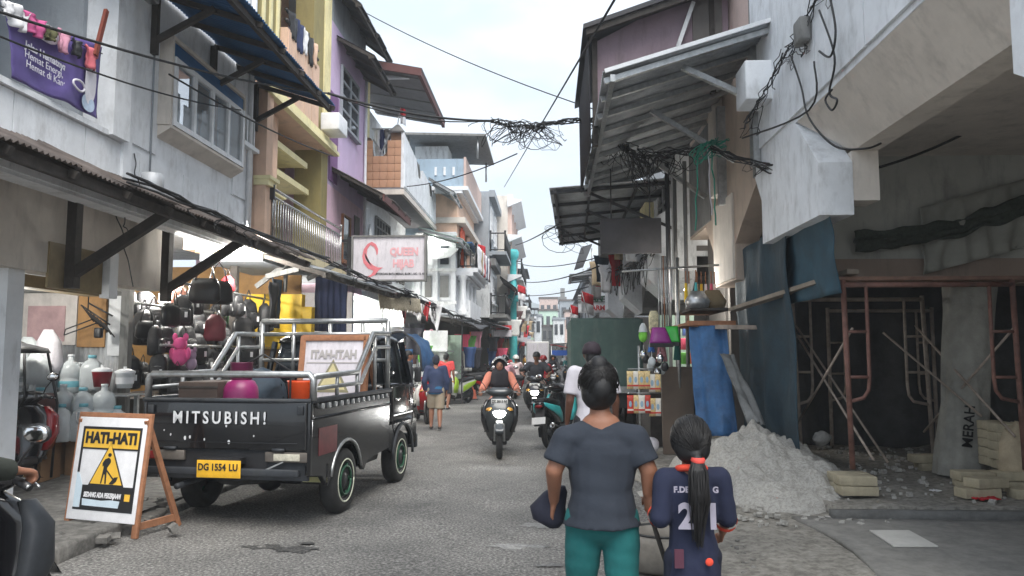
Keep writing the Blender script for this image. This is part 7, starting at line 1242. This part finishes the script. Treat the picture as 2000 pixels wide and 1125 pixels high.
# --- others
person('man in white t-shirt and dark cap standing by the parked scooter', (.46, 8.1, 0), .12, dict(wl=(-.24, .06, .86)), H=1.76, shirt=cl('white_cotton', (206, 202, 208)), pants=cl('black_jeans', (40, 40, 44)), head='cap', skin=M_skind, vox=.013, fat=1.05)
person('man in navy hoodie and khaki shorts walking away up the street', (-2.42, 16.6, 0), .1, dict(kl=(-.09, .12, .49), al=(-.1, .06, .1), kr=(.09, .0, .46), ar=(.1, -.2, .12), el=(-.25, -.06, 1.07), er=(.25, .0, 1.06)), H=1.62, shirt=cl('navy_hoodie', (46, 58, 88)), sleeve='long', pants=cl('khaki_shorts', (158, 146, 128)), leg='shorts', hairm=cl('dark_hood', (38, 42, 54)), fat=1.1, hem=-.08, under=cl('blue_hem', (44, 100, 140)), vox=.016, shoes=paint('sandal', (60, 50, 46), .8))
person('man in coral red shirt walking ahead of the navy hoodie', (-3.0, 22.6, 0), -.15, dict(kl=(-.09, .1, .48), ar=(.09, -.12, .1)), H=1.68, shirt=cl('coral_shirt', (206, 74, 74)), pants=cl('dark_shorts', (60, 60, 70)), leg='shorts', vox=.02)
person('man in dark jacket standing between the cab and the tarp stall', (-3.0, 16.4, .1), -1.2, dict(), H=1.62, shirt=cl('dark_jacket', (52, 54, 58)), sleeve='long', pants=cl('dark_trousers', (44, 44, 50)), vox=.02)
person('person in grey cap behind the man in the dark jacket', (-3.35, 17.1, .1), -.9, dict(), H=1.6, shirt=cl('charcoal_shirt', (66, 66, 70)), pants=cl('dark_trousers', (44, 44, 50)), head='cap', vox=.02, helmet_m=paint('grey_cap', (120, 120, 124), .8))
person('seated woman in black headscarf by the lime scooter', (-3.2, 27.2, -.32), math.pi + .3, dict(), SEAT, H=1.6, shirt=cl('black_dress', (36, 36, 40)), sleeve='long', pants=cl('black_dress', (36, 36, 40)), head='hijab', vox=.022)
person('shopkeeper in dark shirt half hidden in the bag shop', (-5.95, 13.3, .1), -1.4, dict(), H=1.6, shirt=cl('dark_shirt', (40, 42, 46)), pants=cl('dark_trousers', (44, 44, 50)), vox=.022)
# --- riders and scooters
scooter('grey scooter with blazing headlight ridden by the woman in the helmet', (-.8, 12.75, 0), math.pi + .06, M_gunm, M_blkp, True, 'DE 3813 NI', side_stand=False)
person('woman rider in grey helmet, black headscarf and salmon sleeves', (-.8, 12.75, 0), math.pi + .06, dict(hd=(0, -.15, 1.46)), SEAT, H=1.62, shirt=cl('salmon_blouse', (196, 124, 104)), sleeve='long', pants=cl('salmon_blouse', (196, 124, 104)), head='hijab_helmet', helmet_m=mat('silver_helmet', s2l((150, 154, 156)), .25, .3, var=.1, coat=.5), vox=.012, face=True, group=None)
scooter('dark scooter with bright headlight ridden by the man in the black cap', (-.3, 19.4, 0), math.pi - .05, M_blkp, M_gunm, True, 'DE 2560', side_stand=False)
person('rider in black cap and dark shirt on the second scooter', (-.3, 19.4, 0), math.pi - .05, dict(el=(-.34, -.08, 1.1), er=(.34, -.08, 1.1)), SEAT, H=1.74, shirt=cl('dark_grey_shirt', (64, 66, 72)), pants=cl('tan_shorts', (150, 128, 116)), leg='shorts', head='cap', fat=1.15, vox=.016, face=True, helmet_m=M_black)
scooter('turquoise and black scooter parked on the verge', (.18, 14.1, 0), -.28, M_blkp, M_turp, False, lean=-.1, side_stand=True)
scooter('lime and white scooter parked past the man in coral', (-3.0, 25.4, 0), math.pi - .5, M_whp, M_limep, lean=-.08); scooter('red scooter parked beside the blue tarp stall', (-3.05, 18.6, 0), math.pi + .35, M_redp, M_whp, lean=-.08)
for i, (y, bm_, am_, lb) in enumerate(((30, M_blkp, M_redp, 'black and red scooter at the head of the parked row'), (31.2, M_redp, M_blkp, 'red and black scooter second in the parked row'), (32.4, M_blkp, M_gunm, 'all black scooter in the parked row'), (33.8, M_gunm, M_whp, 'grey and white scooter in the parked row'), (35.4, M_blkp, M_bluep, 'black and blue scooter in the parked row'))): scooter(lb, (-2.55 + .08 * i, y, 0), -1.1 + .1 * (i % 2), bm_, am_, lean=-.1, group='scooters parked in the far left row')
def rider(label, sl, loc, rz, sh, bm_, am_, hm, head='helmet', lit=False): scooter(sl, loc, rz, bm_, am_, lit, side_stand=False); return person(label, loc, rz, None, SEAT, H=1.62, shirt=sh, sleeve='long', pants=cl('dark_trousers', (44, 44, 50)), head=head, helmet_m=hm, vox=.024)
rider('rider in pink with a dark helmet heading away', 'dark scooter ridden away by the figure in pink', (-1.25, 22.2, 0), .05, cl('pale_pink_top', (220, 170, 180)), M_blkp, M_gunm, M_blkp); rider('rider in red jacket and red helmet behind the capped rider', 'red scooter behind the capped rider', (-.15, 24.5, 0), 0, cl('red_jacket', (190, 44, 56)), M_redp, M_blkp, M_redp); rider('rider in dark clothes coming down the far street', 'dark scooter far down the middle of the street', (.2, 31, 0), math.pi, cl('charcoal_shirt', (66, 66, 70)), M_blkp, M_gunm, M_blkp, 'hijab_helmet'); rider('rider in white helmet far down the street', 'grey scooter far down the street beside the green box', (1.0, 38, 0), math.pi, cl('teal_top', (60, 120, 120)), M_gunm, M_blkp, M_whp); rider('rider in pale shirt beyond the pink rider', 'black scooter beyond the figure in pink', (-1.2, 29, 0), 0, cl('pale_shirt', (200, 180, 180)), M_blkp, M_redp, M_whp)
for i, (x, y, c_, lb) in enumerate(((-1.9, 36, (190, 80, 80), 'walker in faded red on the far left side'), (-.9, 44, (90, 90, 100), 'walker in grey near the white box truck'), (.9, 27, (80, 90, 80), 'walker in dark green beside the green box body'), (.4, 50, (60, 60, 70), 'distant walker in black by the red canopy'), (1.2, 45, (200, 200, 190), 'distant walker in white by the red canopy'), (-1.6, 52, (210, 160, 60), 'distant walker in ochre on the left side'))): person(lb, (x, y, 0), i, None, H=1.63, shirt=cl('walker_%d' % i, c_), pants=cl('dark_trousers', (44, 44, 50)), vox=.035)
# near dark scooter and rider slipping out of view at the left, red motorbike behind it
scooter('black scooter passing close by at the pavement edge', (-2.8, 3.35, 0), -.05, M_blkp, M_dull, group='scooters by the near pavement', side_stand=False); person('rider in dark olive jacket on the close black scooter', (-2.8, 3.35, 0), -.05, None, SEAT, H=1.7, shirt=cl('dark_olive_jacket', (46, 50, 44)), sleeve='long', pants=cl('black_jeans', (40, 40, 44)), head='helmet', helmet_m=M_blkp, vox=.014, curl=1.3)
scooter('red and black motorbike parked on the pavement by the plastics stall', (-6.0, 8.45, .1), .12, M_blkp, M_redp, lean=-.06, group='scooters by the near pavement')
c = PY(20, 690, 9.0); T = Thing('cart_hood', 'black hood and windscreen frame of a parked pedal cart', 'cart', (c.x, 9.0, .1)); T.part('hood', MB().loft([((c.x - .1, 9.0, c.z + .0), .52, .4, 2.4), ((c.x - .1, 9.0, c.z + .06), .5, .38, 2.2), ((c.x - .15, 9.0, c.z + .12), .3, .25, 2)], 22), M_black); T.part('peak', MB().loft([((c.x - .15, 9.05, c.z + .08), .34, .28, 2), ((c.x - .2, 9.05, c.z + .24), .1, .1, 2)], 16), M_greyd)
T.part('frame', MB().tube([(c.x + .35, 8.75, c.z), (c.x + .42, 8.7, c.z - .5), (c.x + .36, 8.7, c.z - .62), (c.x - .4, 8.7, c.z - .66)], .016, 8).tube([(c.x + .4, 9.1, c.z), (c.x + .55, 9.1, c.z - .6), (c.x + .52, 9.1, .15)], .016, 8), M_black); T.part('windscreen', MB().box((c.x - .5, 8.7, c.z - .48), (c.x + .33, 8.705, c.z - .04)), mat('clear_sheet', (.6, .65, .7), .15, var=.1, alpha=.35)); T.part('body', MB().bbox((c.x - .6, 8.75, .3), (c.x + .3, 9.6, c.z - .5), .05), paint('dark_red_cart', (90, 60, 58), .6)); tyre_obj(T, 'wheel', (c.x + .2, 9.2, .38), .28, .06, 'x')
# far white box truck, red canopy, cone
T = Thing('delivery_truck', 'white box truck driving far up the street', 'truck', (-.55, 41, 0)); T.part('box', MB().bbox((-1.15, 41, .75), (.05, 44.5, 2.3), .04), M_whp); T.part('rear_door', MB().box((-1.1, 40.97, .82), (-.57, 40.995, 2.22)).box((-.53, 40.97, .82), (0, 40.995, 2.22)), M_signw); T.part('bumper', MB().box((-1.1, 40.95, .5), (0, 41.1, .7)), M_black); T.part('cab', MB().bbox((-1.1, 44.6, .5), (0, 46, 2.0), .1), M_whp)
for x in (-.95, -.15):
    for y in (41.8, 45): tyre_obj(T, 'wheel', (x, y, .33), .33, .2, 'x')
T = Thing('red_canopy', 'red and blue market canopy beside the box truck', 'canopy', (.9, 44, 0)); T.part('red_cloth', MB().grid(lambda u, v: (.15 + 1.5 * u, 44 + 2 * v, 2.15 - .35 * u * u + .05 * wob(u * 4, v * 4)), 12, 8, .01), M_red); T.part('blue_valance', MB().box((.2, 43.98, 1.55), (1.3, 44.0, 1.85)), M_bluep); T.part('post', MB().cyl((.2, 44, 0), (.2, 44, 2.1), .03).cyl((1.6, 44, 0), (1.6, 44, 1.8), .03), M_steel)
p = g(925, 780); p = Vector((-2.69, 27.8, 0)); T = Thing('traffic_cone', 'worn orange traffic cone at the left road edge', 'traffic cone', p, local=True); T.part('cone', MB().lathe([(.14, .03), (.12, .06), (.045, .5), (.03, .52), (0, .52)], n=20), mat('cone_orange', s2l((170, 84, 60)), .7, var=.2)); T.part('base', MB().bbox((-.18, -.18, 0), (.18, .18, .035), .01), M_black); T.part('band', MB().lathe([(.095, .2), (.075, .3)], n=20), paint('dusty_band', (190, 150, 130), .7))
single('litter_bag', MB().ell((-3.3, 23.2, .07), (.12, .1, .07), 10), M_black, 'black litter bag on the left kerb near the coral shirted man', 'bag', (-3.3, 23.2, 0))
# ------------------------------------------------------------------ cables
def smooth_path(p, n=6):
    p = [Vector(q_) for q_ in p]; o_ = []
    for i in range(len(p) - 1):
        a, b, c, d = p[max(i - 1, 0)], p[i], p[i + 1], p[min(i + 2, len(p) - 1)]
        for k in range(n): t = k / n; o_.append(.5 * ((2 * b) + (c - a) * t + (2 * a - 5 * b + 4 * c - d) * t * t + (3 * b - a - 3 * c + d) * t ** 3))
    return o_ + [p[-1]]
def cable(label, pts, r, grp=None):
    if len(pts) < 9: pts = smooth_path(pts)
    return single('overhead_cable', MB().tube(pts, r, 6), M_cable, label, 'cable', pts[0], grp)
A, B = PY(640, 182, 12.4), PY(965, 236, 14.5); Cc = PY(1165, 236, 14.0); D = PY(1380, 285, 11.5); E2 = PY(1640, 345, 8.2); F_ = PY(1995, 195, 8.6)
cable('thick cable run from the blue canopy to the cable tangle', sag(A, B, .12, 10), .022); cable('second cable run beside the thick one from the blue canopy', sag(A + Vector((0, .2, .05)), B + Vector((0, .1, .05)), .2, 10), .012)
cable('cable along the white building up to the blue canopy end', sag(PX(-40, 10, -4.7), A, .12, 12), .014); cable('lower cable along the white building windows', sag(PX(-40, 55, -4.7), PX(470, 215, -4.6), .1, 12), .01); cable('cable crossing the window of the white building', sag(PX(330, 145, -4.6), PX(650, 305, -4.2), .08, 10), .012)
def bundle(name, label, a, b, n, r, sagm, loops, lr, seed, spread=.05):
    q_ = random.Random(seed); mb = MB(); a = Vector(a); b = Vector(b)
    for i in range(n):
        pts = sag(a + Vector((q_.uniform(-1, 1), q_.uniform(-1, 1), q_.uniform(-1, 1))) * spread, b + Vector((q_.uniform(-1, 1), q_.uniform(-1, 1), q_.uniform(-1, 1))) * spread, sagm * q_.uniform(.5, 1.4), 14)
        pts = [p + Vector((q_.uniform(-1, 1), q_.uniform(-1, 1), q_.uniform(-1, 1))) * spread * .7 for p in pts]; mb.tube(pts, r * q_.uniform(.6, 1.2), 5)
    for i in range(loops):
        t = q_.random(); c0 = a.lerp(b, t); c0.z -= sagm * 4 * t * (1 - t); w_, h_ = lr * q_.uniform(.3, 1.4), lr * q_.uniform(.4, 1.9); ph = q_.uniform(0, 6); ax = Vector((b - a).normalized())
        pts = [c0 + ax * (w_ * math.sin(k * .5 + ph) - w_ * math.sin(ph)) + Vector((0, q_.uniform(-.1, .1), -h_ * (1 - math.cos(k * .5)) * .5)) + Vector((0, .1 * math.sin(k + ph), 0)) for k in range(13 if q_.random() < .7 else 7)]; mb.tube(pts, r * q_.uniform(.35, .8), 5)
    return single(name, mb, M_cable, label, 'cables', a)
bundle('cable_tangle', 'black tangle of coiled cables hanging over the street', B, PY(1060, 246, 14.3), 8, .011, .02, 46, .26, 3, .07); bundle('cable_bundle', 'ragged cable bundle strung between tangle and zinc awning', PY(1050, 244, 14.3), Cc, 8, .013, -.02, 9, .22, 5, .05)
bundle('cable_tangle', 'drooping mass of black cables under the zinc awning', Cc, PY(1265, 315, 12.6), 9, .011, .06, 40, .34, 7, .1); bundle('cable_bundle', 'cable bundle passing below the awning to the green string', PY(1250, 300, 12.6), D, 7, .012, .05, 14, .22, 9, .07); bundle('cable_bundle', 'bundle of cables running along the beige wall to the arcade corner', D, E2, 6, .01, .1, 3, .1, 11, .04)
cable('cable sweeping from the arcade corner into the construction bay', sag(E2, F_, .12, 12), .016)
bundle('cable_coil', 'loose cable coil dangling from the end of the steel awning', PY(1090, 445, 16.5), PY(1110, 452, 16.5), 2, .01, .0, 9, .3, 13, .03)
for i, (a, b, d, lb) in enumerate(((PY(705, 20, 19), PY(1165, 215, 15), .15, 'single wire from the lilac house roof to the zinc awning'), (PY(1200, 0, 9), PY(985, 365, 40), .0, 'thin wire rising steeply across the sky'), (PY(760, 365, 22), PY(1010, 300, 16), .2, 'thin wire rising from the tiled terrace to the tangle'), (PY(1000, 480, 45), PY(1095, 435, 17), .1, 'thin wire from the steel awning to the column house'), (PY(1000, 575, 50), PY(1150, 560, 30), .2, 'wire crossing low above the pharmacy canopy'), (PY(1000, 510, 45), PY(1160, 505, 25), .3, 'wire crossing the gap before the hills'), (PY(1000, 545, 45), PY(1170, 520, 20), .3, 'slack wire crossing below the hills'))): cable(lb, sag(a, b, d, 12), .008 + .00025 * max(a.y, b.y))
bundle('facade_cables', 'loose looping cables and clamp on the white arcade wall', PX(1600, -20, 2.72), PX(1530, 110, 2.72), 4, .008, .05, 6, .22, 17, .05); bundle('facade_cables', 'cables dropping past the ledge block to the beige wall', PX(1530, 100, 2.68), PX(1455, 250, 2.5), 4, .008, .05, 4, .2, 19, .05)
p = PX(1570, 60, 2.72); single('junction_box', MB().bbox(p + Vector((-.08, -.12, -.14)), p + Vector((.04, .12, .12)), .03), M_greyd, 'small grey junction box on the white arcade wall', 'junction box', p)
for i, (pts, lb) in enumerate((([PX(1620, -10, 2.7), PX(1632, 60, 2.66), PX(1622, 110, 2.66), PX(1600, 100, 2.7)], 'cable loop high on the white arcade wall'), ([PX(1600, 20, 2.7), PX(1630, 110, 2.7), PX(1620, 180, 2.7), PX(1635, 195, 2.68), PX(1625, 215, 2.68), PX(1612, 195, 2.68), PX(1625, 175, 2.7)], 'cable ending in a small coil on the arch beam'), ([PX(1545, 110, 2.7), PX(1565, 170, 2.7), PX(1580, 230, 2.7), PX(1630, 285, 2.72), PX(1690, 290, 2.9), PX(1720, 280, 3.1)], 'cable curving down from the junction box under the arch beam'), ([PX(1450, 270, 2.5), PX(1580, 215, 2.7), PX(1590, 120, 2.72)], 'grey cable slanting across the stub pier'))): cable(lb, pts, .011)
bundle('green_string', 'tangled bright green string hanging on the cable bundle', PY(1368, 285, 11.4), PY(1398, 275, 11.4), 3, .012, 0, 22, .14, 23, .03).data.materials.clear(); bpy.data.objects['green_string'].data.materials.append(paint('green_string', (60, 150, 128), .8))
for i, (a, b, m_) in enumerate(((PY(1363, 290, 11.4), PY(1358, 450, 11.4), 0), (PY(1390, 290, 11.4), PY(1398, 440, 11.4), 0), (PY(1382, 290, 11.4), PY(1390, 420, 11.4), 1))): single('string_end', MB().tube(sag(a, b, .02, 8, .015), .012, 5), MATS['green_string'] if m_ == 0 else M_signw, ('long green string end dangling beside the posts', 'green string end hanging along the beige pier', 'pale cord hanging with the green string')[i], 'string', a)
bundle('eave_cables', 'cables lying along the top edge of the rusted awning', (-4.0, 7.0, 3.3), (-3.75, 13, 3.24), 4, .012, .02, 5, .12, 29, .04); bundle('eave_cables', 'cables sagging along the awnings below the yellow house', (-3.72, 13, 3.2), (-3.3, 19, 3.12), 5, .012, .05, 6, .15, 31, .05); bundle('eave_cables', 'ragged cables along the dark awning past the shop sign', (-3.3, 17.5, 3.1), (-2.7, 27, 2.85), 6, .014, .1, 16, .22, 33, .06); bundle('eave_cables', 'messy cables along the far left awnings', (-2.6, 29, 2.9), (-1.6, 46, 2.9), 6, .018, .1, 30, .35, 35, .1)
bundle('wall_cables', 'bundle of cables on the right shophouses beyond the hanging board', (2.1, 15.5, 3.7), (1.9, 24, 4.2), 6, .015, .15, 26, .4, 37, .1)
for i, (a, b) in enumerate(((PY(225, 400, 9), PY(260, 560, 9.2)), (PY(240, 410, 9.1), PY(250, 470, 9.1)), (PX(262, 300, -4.98), PX(275, 370, -4.9)))): cable(('thin wire dangling under the rusted awning', 'short wire beside the dangling one under the rusted awning', 'thin wire down the white wall to the lantern')[i], sag(a, b, .0, 6, .03), .007)
# ------------------------------------------------------------------ haze
hz = MB().box((-830, -30, -9.5), (830, 940, 135)).build('haze', None); hz['kind'] = 'stuff'; hm = bpy.data.materials.new('haze'); hm.use_nodes = True; nn = hm.node_tree.nodes; nn.clear(); oo = nn.new('ShaderNodeOutputMaterial'); pv = nn.new('ShaderNodeVolumePrincipled'); pv.inputs['Color'].default_value = (.9, .95, 1, 1); pv.inputs['Density'].default_value = .0017; pv.inputs['Anisotropy'].default_value = .2; hm.node_tree.links.new(pv.outputs[0], oo.inputs['Volume']); hz.data.materials.append(hm)
bpy.data.objects.remove(bk)
bpy.data.scenes.remove(TMP)
